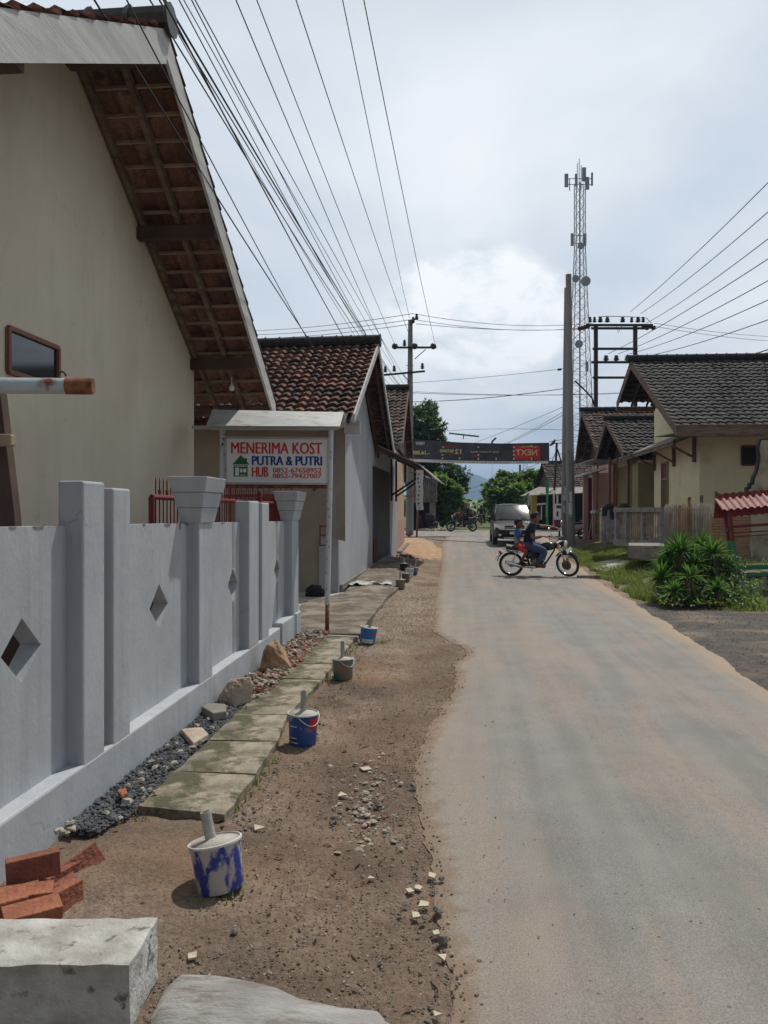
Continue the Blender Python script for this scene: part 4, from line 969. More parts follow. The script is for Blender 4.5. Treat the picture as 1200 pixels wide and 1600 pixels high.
scatter('edge_grit', 'grey_stone', 700, edgeband, .003, .013, 'grey grit along the broken left edge of the asphalt', 'grit')
def slabedge():
    t = rnd.uniform(3.5, 9); p = S(-1.06 + abs(rnd.gauss(0, .12)), t); return p.x, p.y
scatter('slab_edge_grit', 'grey_stone', 900, slabedge, .003, .014, 'grey grit heaped along the outer edge of the drain slabs', 'grit')
def patch():
    a = rnd.gauss(0, 1); b = rnd.gauss(0, 1); p = G(575 + a * 28, 1255 + b * 38); return p.x, p.y
scatter('rubble_patch', 'pale_stone', 190, patch, .006, .028, 'flat pale stones in a patch in the middle of the verge', 'rubble', .35)
scatter('rubble_patch', 'brick_chip', 60, patch, .006, .024, 'red brick crumbs in the stone patch in the middle of the verge', 'rubble', .4)
def farv():
    y = rnd.uniform(9.5, 17); return rnd.uniform(-.25, Lx(y) - .05), y
scatter('verge_gravel', 'pale_stone', 1800, farv, .006, .017, 'pale gravel on the verge around the far buckets', 'gravel')
def roadgrit():
    y = 2.3 + 14 * rnd.random() ** 1.6; return rnd.uniform(Lx(y), Rx(y)), y
m = MB()
for _ in range(420):
    x, y = roadgrit(); m.stone(V((x, y, .016)), .002 + .006 * rnd.random() ** 3, flat=.6)
tag(m.build('road_grit', 'brown_stone'), 'scattered dark grit on the asphalt', 'grit', kind='stuff')
def rightedge():
    y = rnd.uniform(5.5, 13); return Rx(y) + rnd.uniform(-.02, 2.2), y
scatter('track_grit', 'grey_stone', 1500, rightedge, .004, .017, 'grey grit on the worn track right of the road', 'grit')
# tile chips beside the asphalt edge
chips = [(675, 1372, .03), (654, 1390, .024), (640, 1395, .026), (663, 1417, .038), (681, 1462, .024), (692, 1499, .026), (682, 1591, .02), (572, 1203, .05), (535, 1244, .05), (650, 1434, .028), (580, 1375, .03), (403, 1297, .045), (300, 1497, .03)]
for k, (px, py, r) in enumerate(chips):
    c = G(px, py); m = MB(); n_ = rnd.choice((4, 4, 3, 5)); a0 = rnd.uniform(0, 6); r *= .8
    pts = [c + V((cos(a0 + i * 2 * pi / n_) * r * rnd.uniform(.6, 1.1), sin(a0 + i * 2 * pi / n_) * r * rnd.uniform(.6, 1.2), .003 + rnd.uniform(0, .005))) for i in range(n_)]
    m.prism(pts, (0, 0, .007)); o = m.build('tile_chip', 'tile_chip', loc=(c.x, c.y, .01))
    tag(o, 'cream broken floor tile chip lying on the dirt near the asphalt', 'tile chip', 'broken cream tile chips')
for (px, py, r) in [(683, 1428, .03), (693, 1475, .03), (664, 1440, .018), (645, 1231, .03), (500, 1245, .02), (366, 1461, .022), (690, 1378, .02), (523, 1282, .03), (590, 1262, .03)]:
    c = G(px, py); m = MB(); m.stone(V((c.x, c.y, .012)), r, flat=.7)
    o = m.build('loose_stone', 'grey_stone', loc=(c.x, c.y, .01), bevel=.003); tag(o, 'loose grey stone lying on the verge beside the asphalt edge', 'stone', 'loose stones on the verge')
m = MB()
for _ in range(150):
    y = 2.3 + 9 * rnd.random() ** 1.3; x = rnd.uniform(-.95, Lx(y)); a = rnd.uniform(0, 6.3); l = rnd.uniform(.012, .035)
    c = V((x, y, hgt(x, y) + .012)); d = V((cos(a), sin(a), rnd.uniform(-.1, .3))) * l; e = V((-sin(a), cos(a), rnd.uniform(-.2, .3))) * l * .35
    m.face([c - d, c + e, c + d, c - e])
tag(m.build('leaf_litter', 'dry_leaf'), 'dry leaf scraps and splinters lying on the dirt verge', 'litter', kind='stuff')
# boulders
def rock(name, px0, px1, pyt, pyb, matn, label, ydep=None, seed=0):
    base = G((px0 + px1) / 2, pyb - 4); Y = base.y; w = (px1 - px0) / 1200 * Y / 2; h = (pyb - pyt) / 1200 * Y
    m = MB(); 
    def fn(q):
        d = 1 + .34 * NZ.noise(q * 1.3 + V((seed, 0, 0))) + .12 * NZ.noise(q * 3.7 + V((seed, 3, 0)))
        # facet
        for fx in facets: 
            dd = q.dot(fx)
            if dd * d > .72: d *= .72 / (dd * d)
        return q * d
    rr = random.Random(seed); facets = [V((rr.uniform(-1, 1), rr.uniform(-1, 1), rr.uniform(-.4, 1))).normalized() for _ in range(7)]
    m.ball(V((base.x, Y, h * .42)), (w * 1.15, w * 1.0, h * .68), 26, 16, fn=fn)
    return tag(m.build(name, matn, loc=(base.x, Y, 0)), label, 'rock')
rock('boulder', 408, 451, 1008, 1056, 'ochre_rock', 'larger ochre-brown boulder against the wall plinth near the sign post', seed=3)
rock('boulder', 347, 393, 1060, 1106, 'light_rock', 'paler grey-pink boulder against the wall plinth, nearer the viewer', seed=11)
def flatrock(cp, matn, label, th=.04, z0=.03):
    c = [G(*p) for p in cp]; cc = sum(c, V()) / len(c); m = MB(); m.prism([V((p.x, p.y, z0)) for p in c], (0, 0, th))
    return tag(m.build('flat_stone', matn, loc=(cc.x, cc.y, 0), bevel=.008), label, 'stone')
flatrock([(315, 1123), (333, 1134), (354, 1130), (352, 1118), (322, 1117)], 'dark_concrete', 'dark mossy flat stone on the gravel, near the pale boulder', .06)
flatrock([(282, 1155), (302, 1178), (326, 1163), (316, 1152)], 'light_rock', 'tan wedge-shaped flat stone on the dark gravel', .04)
flatrock([(183, 1258), (190, 1266), (200, 1260), (196, 1252)], 'brick_orange', 'small orange brick fragment on the dark gravel', .025, .05)
flatrock([(100, 1308), (118, 1312), (119, 1303), (104, 1300)], 'pale_stone', 'small white block at the near end of the gravel strip', .015)
# ------------------------------------------------------------------ foreground block, bricks, spill
m = MB(); fc = V((-.735, 2.22, 0)); bc = V((-.728, 2.475, 0))
def blk(u, v, w):   # u left, v depth, w up
    p = fc.lerp(bc, v) + V((-1.6 * u, .0 - .10 * u * 0, 0)); p.z = .19 * w
    return p
nu_, nv_, nw_ = 60, 12, 10
def jitp(p, e): return p + V((NZ.noise(p * 14), NZ.noise(p * 14 + V((3, 0, 0))), NZ.noise(p * 14 + V((0, 7, 0))))) * (.006 if e else .003)
m.grid(lambda a, b: jitp(blk(a, b, 1), a in (0, 1) or b in (0, 1)), nu_, nv_)
m.grid(lambda a, b: jitp(blk(a, 0, b), b == 1), nu_, nw_); m.grid(lambda a, b: jitp(blk(0, a, b), a in (0, 1) or b == 1), nv_, nw_); m.grid(lambda a, b: jitp(blk(a, 1, b), b == 1), nu_, nw_)
tag(m.build('concrete_block', 'cut_block', loc=(-1.2, 2.3, 0), smooth=True, auto=35), 'long rough grey concrete block in the bottom left corner', 'concrete block')
m = MB(); sp_ = [(232, 1650), (236, 1590), (258, 1545), (275, 1530), (330, 1531), (385, 1541), (430, 1553), (470, 1571), (540, 1586), (600, 1592), (604, 1604), (640, 1625), (660, 1680)]
c = [G(*p) for p in sp_]; cc = G(440, 1640); N_ = len(c)
rg = []
for f in (1.0, .93, .7, .35):
    rg.append([m.vert(V((cc.x + (p.x - cc.x) * f, cc.y + (p.y - cc.y) * f, [.0, .03, .038, .04][[1.0, .93, .7, .35].index(f)] + .006 * NZ.noise(p * 20 * f)))) for p in c])
for a, b in zip(rg, rg[1:]):
    for i in range(N_): m.f.append([a[i], a[(i + 1) % N_], b[(i + 1) % N_], b[i]])
m.f.append(rg[-1])
tag(m.build('cement_spill', 'cement_spill', smooth=True), 'spilled grey cement hardened on the dirt at the bottom edge', 'cement', kind='stuff')
def brick(c, rz, rx, ry, matn, label):
    t = MB(); t.box((0, 0, 0), (.19, .092, .05)); o = t.build('brick', matn, bevel=.004)
    h = MB()
    o.location = c; o.rotation_euler = (rx, ry, rz); tag(o, label, 'brick', 'bricks stacked behind the concrete block')
    for a in (-.028, 0, .028):
        for b in (-.013, .013): h.tube([V((.0947, a, b)), V((.0953, a, b))], .0055, 8)
    hh = h.build('core_holes', 'ash_black', world=False); hh.parent = o
    return o
def bk3(px, py, Y, a, b_, c_, matn, label): o = brick(P(px, py, Y), 0, 0, 0, matn, label); o.rotation_euler = (R_(a), R_(b_), R_(c_))
bk3(52, 1354, 2.95, 90, -3, 26, 'brick_red', 'topmost red brick standing on edge with white mortar smears')
bk3(78, 1388, 3.06, 0, -3, 30, 'brick_red', 'red brick with scraped top, right under the topmost brick')
bk3(96, 1374, 3.12, 90, 0, 68, 'brick_red', 'darker red brick end with core holes, right of the topmost brick')
bk3(124, 1354, 3.2, 62, -18, 52, 'brick_red', 'grey-crusted brick lying askew against the soil, rightmost of the heap')
bk3(40, 1399, 2.86, 4, 2, 20, 'brick_orange', 'flat orange-red brick below the topmost brick, centre of the heap')
bk3(-4, 1412, 2.74, 6, 0, 34, 'brick_orange', 'orange brick cut off by the left edge of the photo')
bk3(50, 1426, 2.72, 8, 0, 34, 'brick_orange', 'bright orange brick just behind the concrete block')
bk3(92, 1408, 2.90, 86, 0, 62, 'brick_orange', 'low orange brick half sunk in soil at the foot of the heap')
bk3(14, 1404, 3.0, 0, 0, 10, 'brick_red', 'shaded brick beneath the topmost brick at the left edge')
m = MB()
m.ball(P(118, 1395, 3.12) - Z * .05, (.17, .18, .10), 26, 12, fn=lambda q: q * (1 + .2 * NZ.noise(q * 3))); tag(m.build('soil_heap', 'dirt', smooth=True), 'loose brown soil heaped against the bricks', 'soil', kind='stuff')
# ------------------------------------------------------------------ buckets
def bucket(loc, r, h, tilt, body, label, stub=.14, sr=.018, lid=True, band=None, handle=True, sd=(0, 0), rz=0):
    t = thing('paint_bucket', label, 'bucket', loc, group='cement-filled paint buckets with pipe stubs')
    t.rotation_euler = (tilt[0], tilt[1], rz)
    m = MB(); m.lathe([(r * .86, 0), (r * .88, .004), (r * .97, h * .9), (r, h * .9), (r * 1.0, h * .97)], n=28); m.build('body', body, t, world=False, smooth=True, auto=40)
    m = MB(); m.lathe([(r * 1.0, h * .955), (r * 1.04, h * .955), (r * 1.04, h), (r * .97, h + .001), (r * .95, h - .008)], n=28); m.build('rim', 'bucket_white', t, world=False, smooth=True, auto=40)
    m = MB(); m.lathe([(r * .955, h - .02), (r * .95, h - .006), (r * .4, h + .004), (sr * 1.2, h + .012), (.001, h + .012)], n=20); m.build('cement_fill', 'dried_cement', t, world=False, smooth=True)
    m = MB(); d = V((sd[0], sd[1], 1)).normalized()
    m.lathe([(sr, h - .02), (sr, h + stub), (sr * .8, h + stub), (sr * .8, h + stub - .03), (.001, h + stub - .03)], n=16, axis=Z.rotation_difference(d).to_matrix()); m.build('pipe_stub', 'pvc_grey', t, world=False, smooth=True, auto=40)
    if band:
        for (a0, a1, z0, z1, mt) in band:
            m = MB(); 
            m.grid(lambda u, v: V(((r * (.885 + .09 * (z0 + (z1 - z0) * v)) + .0012) * cos(a0 + (a1 - a0) * u), (r * (.885 + .09 * (z0 + (z1 - z0) * v)) + .0012) * sin(a0 + (a1 - a0) * u), h * (z0 + (z1 - z0) * v))), 14, 2); m.build('label_print', mt, t, world=False, smooth=True)
    if handle:
        m = MB(); m.tube([V((r * 1.05 * cos(a), r * 1.05 * sin(a) - .012 * sin((a + 1.9) * 1.0) * 0, h * .93 - .055 * sin((a + 1.75) / 1.9 * pi))) for a in [-1.75 + k * .19 for k in range(11)]], .0035, 6); m.build('handle', 'bucket_white', t, world=False, smooth=True)
    return t
bucket(G(345, 1387), .104, .185, (R_(-7), R_(-9)), 'paint_blue', 'nearest bucket, tilted, dark blue paint flaking off grey plastic, sunk in the dirt', .115, .022, handle=False, sd=(-.08, 0))
bucket(G(473, 1161), .099, .20, (0, R_(1)), 'paint_blue_clean', 'blue bucket with red patch and white hanging handle, second from the viewer', .14, .018, band=[(-1.0, -.05, .52, .88, 'bucket_red'), (-2.5, -1.9, .25, .28, 'bucket_white'), (-2.5, -1.9, .62, .65, 'bucket_white'), (-2.5, -1.8, .1, .13, 'bucket_white')])
bucket(G(536, 1060), .097, .185, (0, R_(-1)), 'paint_teal', 'teal bucket with dirty base and cement-crusted lid, third from the viewer', .15, .018)
bucket(G(574, 1004), .098, .185, (R_(2), R_(7)), 'paint_cyan', 'tilted sky-blue and white bucket at the corner of the concrete apron', .10, .020, band=[(-2.4, -.8, .05, .3, 'bucket_white'), (-1.3, -.5, .55, .72, 'bucket_red')], handle=False, sd=(.05, 0))
bucket(Gh(625.5, 920), .095, .185, (0, 0), 'paint_teal', 'dull green bucket in front of the far bucket cluster', .14, .02, handle=False)
bucket(Gh(634, 909), .085, .18, (0, 0), 'paint_brown', 'brown bucket just behind the dull green one', .1, .02, handle=False)
bucket(Gh(640, 900), .085, .17, (0, R_(5)), 'bucket_white', 'white bucket on the right of the far bucket cluster', .1, .02, handle=False)
bucket(Gh(646, 898), .085, .17, (0, R_(12)), 'paint_blue_clean', 'leaning pale blue bucket at the far right of the cluster', .16, .02, handle=False)
bucket(Gh(631, 893), .09, .19, (0, 0), 'ash_black', 'black bucket at the back of the far bucket cluster', .12, .02, handle=False)
m = MB(); c = G(338, 1391); m.ball(c + Z * .015, (.03, .022, .022), 10, 6, fn=lambda q: q * (1 + .5 * NZ.noise(q * 3))); tag(m.build('green_scrap', 'green_paint', loc=c), 'crumpled green wrapper at the foot of the nearest bucket', 'wrapper')
# cloth and ash rubbish near the grey gable
m = MB(); c0 = Gh(545, 918)
m.grid(lambda u, v: V((c0.x - .12 + .95 * u + .1 * NZ.noise(V((u * 4, v * 4, 1))), c0.y - .25 + .55 * v + .25 * u, hgt(c0.x, c0.y) + .06 + .10 * abs(NZ.noise(V((u * 5, v * 4, 0)))) * (1 - (2 * u - 1) ** 4))), 24, 14)
tag(m.build('rag', 'cloth_rag', loc=c0, smooth=False), 'pale crumpled plastic sheet on the ground by the grey gable wall', 'plastic sheet')
def rub():
    u = rnd.random(); p = a2 + u2 * (u * 2.6 + .1) + n2 * rnd.uniform(.08, .4); return p.x, p.y
scatter('wall_rubble', 'light_rock', 70, rub, .03, .09, 'broken stone and plaster lumps along the foot of the grey gable wall', 'rubble')
def rub2():
    p = Gh(635, 869); return p.x + rnd.gauss(0, .16), p.y + rnd.gauss(0, .2)
scatter('char_pile', 'ash_black', 40, rub2, .03, .08, 'small black charred pile on the verge past the buckets', 'ash')
m = MB(); c = Gh(496, 945); m.ball(V((-1.2, 13.35, .1)), (.17, .14, .13), 16, 10, fn=lambda q: q * (1 + .3 * NZ.noise(q * 2.4))); tag(m.build('rubbish_bag', 'black_cloth', smooth=True, loc=(-1.2, 13.35, 0)), 'black bag slumped at the foot of the beige wall behind the sign post', 'bag')
# sand heap at the corner
m = MB(); sc_ = Gh(655, 850)
def sandf(u, v):
    a = 2 * pi * u; r = v; x = sc_.x - .15 + cos(a) * r * 1.15; y = 29.5 + sin(a) * r * 7
    return V((x, y, hgt(x, y) - .03 + .07 * (1 - r * r) * (1 + .3 * NZ.noise(V((x * 3, y, 0)))) + .02 * NZ.noise(V((x * 9, y * 4, 0)))))
m.grid(sandf, 48, 12); tag(m.build('sand_heap', 'sand_orange', smooth=True), 'low orange sand heap spread at the street corner by the left pole', 'sand', kind='stuff')
# ------------------------------------------------------------------ utility poles, banner, wires
def wire(name_pts, r=.011, sag=0.0, n=14):
    pass
WIRES = []
def W2(a, b, r=.012, sag=.0, n=12):
    a, b = V(a), V(b)
    return [a.lerp(b, k / n) - Z * (sag * 4 * (k / n) * (1 - k / n)) for k in range(n + 1)], r
pL = V((40 / 1200 * 39, 39, 0)); pL.z = hgt(pL.x, 39)
lp = thing('utility_pole', 'tall grey concrete utility pole with two crossarms at the left street corner', 'utility pole', pL)
topL = P(644, 500, 39).z
m = MB(); m.tube([pL - Z * .3, V((pL.x + .04, 39, topL))], [.20, .115], 18); m.build('pole', 'pole_concrete', lp, smooth=True, auto=50)
m = MB(); m.beam(P(613, 543, 38.8), P(682, 543, 38.8), .09, .09); m.beam(P(599, 586, 38.8), P(664, 580, 38.8), .09, .09)
m.beam(P(665, 546, 38.8), P(648, 561, 38.8), .03, .04); m.beam(P(630, 585, 38.8), P(640, 597, 38.8), .03, .04); m.beam(P(644, 506, 38.8), P(651, 494, 38.8), .05, .05)
m.build('crossarm', 'black_metal', lp)
m = MB()
def insul(m, p, s=1.0):
    m.lathe([(.02, 0), (.05 * s, .02), (.09 * s, .05), (.09 * s, .08), (.04 * s, .1), (.08 * s, .14), (.08 * s, .17), (.04 * s, .2), (.065 * s, .24), (.05 * s, .30), (.02, .33)], p, 10)
for px, py in ((602, 582), (616, 581), (660, 577), (632, 541), (651, 500), (645.5, 505)): insul(m, P(px, py, 38.8), 1.15)
for px, py in ((617, 541), (648, 541), (677, 541)): m.ball(P(px, py, 38.6), .16, 10, 8)
m.build('insulators', 'insulator', lp, smooth=True)
m = MB()
for z in (1.9, 6.5, 7.5, 8.6): m.tube([pL + Z * z - V((.18, 0, 0)), pL + Z * z + V((.20, 0, 0))], .015, 5)
m.build('pole_steps', 'iron', lp)
# small leaning timber post with cross bars beside it
t = thing('timber_scaffold', 'thin brown timber frame standing beside the left utility pole', 'frame', P(652, 838, 37))
m = MB(); m.tube([P(651, 842, 37), P(655, 738, 37)], .05, 6); m.tube([P(655, 738, 37), P(641, 738, 37)], .04, 6); m.tube([P(654, 752, 37), P(644, 772, 37)], .035, 6); m.tube([P(652, 775, 37), P(630, 775, 37)], .04, 6); m.tube([P(628, 842, 36.6), P(627, 762, 36.6)], .05, 6)
m.build('posts', 'brown_paint', t)
m = MB(); c = Gh(647, 846); m.stone(V((c.x, 36.3, hgt(c.x, 36.3) + .12)), .27, flat=.7); tag(m.build('corner_stone', 'brick_orange', loc=(c.x, 36.3, 0)), 'red-brown stone at the foot of the left utility pole', 'stone')
# right pair of poles
def rpole(x0, x1, Y, px_t, py_t, r0, r1, label):
    px = (x0 + x1) / 2; b = P(px, 845, Y); b.z = hgt(b.x, Y)
    t = thing('utility_pole', label, 'utility pole', b); m = MB(); m.tube([b - Z * .3, P(px_t, py_t, Y)], [r0, r1], 22); m.build('pole', 'pole_concrete', t, smooth=True, auto=50)
    return t, b
rp, rb = rpole(885, 899, 31.5, 888.3, 429, .185, .115, 'thick bare concrete pole with torn paper notices, right of the street')
rp2, rb2 = rpole(878, 886, 33.2, 885.5, 450, .17, .105, 'second concrete pole standing close behind the thick bare one')
def notices(t, b, Y, lst):
    for (x0, x1, y0, y1) in lst:
        m = MB(); xc = b.x; rr_ = lambda z: .19 - .0
        z0, z1 = P(0, y1, Y).z, P(0, y0, Y).z
        R0 = (.188 if t is rp else .173) - .0065 * (z0 - b.z)
        def f(u, v):
            x = P(x0 + (x1 - x0) * u, 0, Y).x; d = max(-.98, min(.98, (x - xc) / R0)); a = math.asin(d)
            return V((xc + R0 * sin(a), Y - R0 * cos(a) - .004, z0 + (z1 - z0) * v))
        m.grid(f, 8, 2); m.build('notice', 'paper', t)
notices(rp, rb, 31.5, [(886.5, 892, 768, 785), (887, 892.5, 786, 804), (888.5, 891, 806, 807.5)])
notices(rp2, rb2, 33.2, [(880, 883.5, 760, 773), (878.5, 883.5, 774, 782), (879, 882, 790, 801)])
# street banner, seen from its back
bn = thing('street_banner', 'black banner with red NEXT panel, mirrored lettering, strung over the street', 'banner', P(750, 700, 33.5))
BL, BR = P(640, 700, 38.6), P(858.5, 700, 33)
def bpt(px, py, lift=0):
    f = (px - 640) / 218.5
    # perspective-correct along the strip
    a = (600 - px) / 1200; # x + a*Y = 0 on the column
    d = BR - BL; k = (-(BL.x + a * BL.y)) / (d.x + a * d.y)
    p = BL + d * k; Y = p.y; q = P(px, py, Y); nrm = V((d.y, -d.x, 0)).normalized(); nrm = nrm if nrm.y < 0 else -nrm
    q.y += .05 * sin(px * .09) * .6
    return q + nrm * lift
def yt(px): f = (px - 648) / 210; return 688 + 5 * f + 3.2 * sin(pi * f) - 1.4
def yb(px): f = (px - 648) / 210; return 717 + 4.0 * f + 2.0 * sin(pi * f)
m = MB(); m.grid(lambda u, v: bpt(638 + 220.5 * u, yb(638 + 220.5 * u) + (yt(638 + 220.5 * u) - yb(638 + 220.5 * u)) * v), 60, 6)
cl = m.build('banner_cloth', 'banner_black', bn, smooth=True)
m = MB(); m.grid(lambda u, v: bpt(638 + 219 * u, yb(638 + 219 * u) + 4.6 - (u * 1.5) - 4.6 * v * 1.0), 60, 2); m.build('white_hem', 'banner_white', cl, smooth=True)
def rect(x0, y0, x1, y1, mt, nme, lift=.01):
    m = MB(); m.grid(lambda u, v: bpt(x0 + (x1 - x0) * u, y0 + (y1 - y0) * v, lift), 10, 3); m.build(nme, mt, cl)
rect(802.5, 696, 844.5, 718, 'banner_red', 'red_panel', .012)
rect(690, 697.5, 714, 698.6, 'banner_red', 'red_streak', .012); rect(738, 712, 752, 713.4, 'banner_red', 'red_streak', .012); rect(700, 709, 720, 709.8, 'banner_red', 'red_streak', .012)
def btext(body, x0, y0, x1, y1, mt, off=.01, hem=False):
    vs, fs = text_mesh(body, 1.0, 0, off=off); a0, a1 = min(v.x for v in vs), max(v.x for v in vs); b0, b1 = min(v.y for v in vs), max(v.y for v in vs)
    m = MB()
    for v in vs:
        u = 1 - (v.x - a0) / (a1 - a0); w = (v.y - b0) / (b1 - b0); m.vert(bpt(x0 + (x1 - x0) * u, (yb(x0 + (x1 - x0) * u) if hem else 0) + y1 + (y0 - y1) * w, .03))
    m.f = [list(f) for f in fs]; m.build('lettering', mt, cl)
btext('NEXT', 806.5, 702.5, 840, 711.5, 'banner_gold', .012); btext('DJARUM SUPER', 814.5, 697.2, 840, 699.8, 'banner_gold', .01)
btext('12', 711.5, 701.5, 721.5, 709, 'banner_gold', .02); btext('BATANG', 688, 702, 709, 706.8, 'banner_yellow', .02)
btext('NEW', 650, 690.3, 663.5, 695.2, 'banner_white', .02); btext('Rp.', 666.2, 708, 672, 710.2, 'banner_yellow', .02); btext('16.000', 644, 704, 665.5, 710.2, 'banner_yellow', .02)
btext('Spicy Aromatic Blend', 736, 705, 780, 707.6, 'banner_white', .01)
btext('PERINGATAN: KARENA MEROKOK, SAYA TERKENA KANKER TENGGOROKAN', 678, 1.0, 832, 2.4, 'ash_black', .01, hem=True)
m = MB()
for px, py in ((693, 699), (692, 711), (692, 716), (748, 699), (748, 711), (748, 717), (803.5, 699), (803.5, 705), (803.5, 711), (803.5, 717), (831, 717), (831, 697), (776, 717), (719, 716)): m.ball(bpt(px, py, .02), .045, 6, 4)
m.build('eyelets', 'banner_white', cl)
m = MB()
for a, b in ((P(858.5, 690, 33), P(884, 686, 33.2)), (P(858.5, 723, 33), P(884, 730, 33.2)), (P(640, 688, 38.6), P(640, 680, 39)), (P(640, 716, 38.6), P(643, 722, 39))): m.tube([a, b], .012, 4)
m.build('cords', 'wire', bn)
# wires ---------------------------------------------------------------
def wgroup(name, label, segs):
    t = thing(name, label, 'wires', segs[0][0][0]); 
    for pts, r in segs:
        m = MB(); m.tube(pts, r, 5, cap=False); m.build('wire', 'wire', t)
def over(pe, px0, zt_, ext=9, sag=.25, r=.009, py0=0):
    # wire from point pe on the far pole through image point (px0, py0) at height zt_, carried on behind the camera
    Y = 1200 * (zt_ - 1.5) / (800 - py0); q = P(px0, py0, Y); d = (q - pe); e = q + d.normalized() * ext
    return W2(pe, e, r, sag, 26)
Yp = 38.8
wgroup('overhead_wires', 'rightmost pair of high overhead wires running from the left pole top to the top edge', [over(P(680, 538, Yp), 573, 9.4, sag=.3), over(P(640, 497, Yp), 539, 10.1, sag=.25)])
wgroup('overhead_wires', 'overhead wires fanning from the upper crossarm, between the rightmost pair and the dense bundle', [over(P(646, 540, Yp), 470, 9.4, sag=.3), over(P(617, 538, Yp), 410, 9.4, sag=.3), over(P(618, 575, Yp), 379, 8.6, sag=.3)])
wgroup('overhead_wires', 'overhead wires from the lower crossarm to the top edge left of centre', [over(P(603, 575, Yp), 312, 8.5, sag=.3), over(P(603, 577, Yp), 302, 8.4, sag=.5)])
lowp = lambda dx, dy: P(636 + dx, 612 + dy, Yp)
wgroup('cable_bundle', 'dense bundle of low cables from behind the orange tile roof up to the top left', [over(lowp(-4, 0), 276, 6.9, sag=.3, r=.013), over(lowp(-6, 2), 266, 6.8, sag=.5, r=.009), over(lowp(-3, 4), 268, 6.8, sag=.3, r=.009), over(lowp(6, 6), 300, 6.8, sag=.22, r=.006), over(lowp(12, 4), 316, 6.9, sag=.2, r=.007), over(lowp(-18, 0), 280, 7.0, sag=.55, r=.006)])
wgroup('drop_wires', 'thin drop wires crossing in front of the white bargeboard of the cream house', [W2(P(560, 640, 20), P(138, -15, 5.2), .008, .12), W2(P(545, 640, 20), P(190, -15, 5.0), .006, .10), W2(P(640, 690, 39), P(250, -10, 5.6), .008, .35)])
wgroup('crossing_wires', 'three thin wires crossing the street from the left pole top to the steel gantry', [W2(P(645, 490, 38.7), P(925, 505, 46), .014, .35), W2(P(645, 499, 38.7), P(925, 511, 46), .014, .35), W2(P(650, 506, 38.7), P(925, 513, 46), .014, .2), W2(P(645, 490, 38.7), P(380, 517, 60), .016, .2), W2(P(645, 499, 38.7), P(380, 523, 60), .016, .2), W2(P(645, 506, 38.7), P(380, 529, 60), .016, .2)])
wgroup('crossing_wires', 'thin wires crossing the street between left pole and bare right poles, above the banner', [W2(P(645, 598, 38.8), P(882, 576, 33.2), .010, .05), W2(P(648, 612, 38.8), P(1000, 613, 60), .010, .2), W2(P(590, 611, 60), P(1010, 612, 60), .02, .3), W2(P(643, 628, 38.8), P(882, 607, 33.2), .017, .12), W2(P(700, 706, 60), P(884, 634, 33.2), .010, .1), W2(P(775, 699, 50), P(884, 641, 33.2), .010, .1), W2(P(775, 700, 50), P(884, 646, 33.2), .010, .1), W2(P(690, 674, 50), P(882, 672, 33.2), .010, -.1), W2(P(730, 765, 60), P(884, 706, 33.2), .010, .1), W2(P(735, 770, 60), P(884, 716, 33.2), .010, .1), W2(P(640, 670, 38.8), P(706, 691, 38), .012, .05)])
m = MB(); m.tube([P(872, 577.5, 33.5), P(877, 577, 33.4)], .05, 8); tag(m.build('wire_splice', 'black_metal'), 'small black splice on the thin wire left of the bare poles', 'wire splice')
gY = 42
def toR(a, b, Yb, r=.014, sag=.15): return W2(P(*a, gY), P(*b, Yb), r, sag)
wgroup('feeder_wires', 'wires rising from the steel gantry to the right edge above the dark roof', [toR((985, 487), (1230, 255), 20), toR((1001, 490), (1230, 305), 20), toR((1010, 505), (1230, 350), 20), toR((950, 553), (1230, 385), 20), toR((966, 553), (1230, 422), 20), toR((983, 553), (1230, 455), 20), toR((990, 560), (1230, 489), 20), toR((1022, 505), (1230, 527), 60), toR((1022, 510), (1230, 534), 60), toR((1120, 562), (1230, 535), 20, .02)])
m = MB(); m.tube([P(735, 727, 45), P(735, 758, 45)], .008, 4); m.lathe([(.01, .1), (.05, .05), (.16, .0), (.16, -.03), (.07, -.07), (.05, -.16), (.01, -.2)], P(769, 759.5, 45), 12)
m.tube([P(769, 725, 45), P(769, 757, 45)], .006, 4); tag(m.build('street_lamp', 'iron', smooth=True), 'small dark hanging street lamp below the banner over the crossing', 'lamp')
m = MB(); m.tube([P(702, 677, 45), P(748, 682, 44)], .05, 6); m.tube([P(724, 680, 45), P(724, 686, 45)], .03, 5); m.tube([P(768, 706, 40), P(769, 690, 40), P(775, 684, 40)], .05, 6); tag(m.build('wire_clutter', 'iron'), 'dark hanging cable ends above the banner', 'cable')
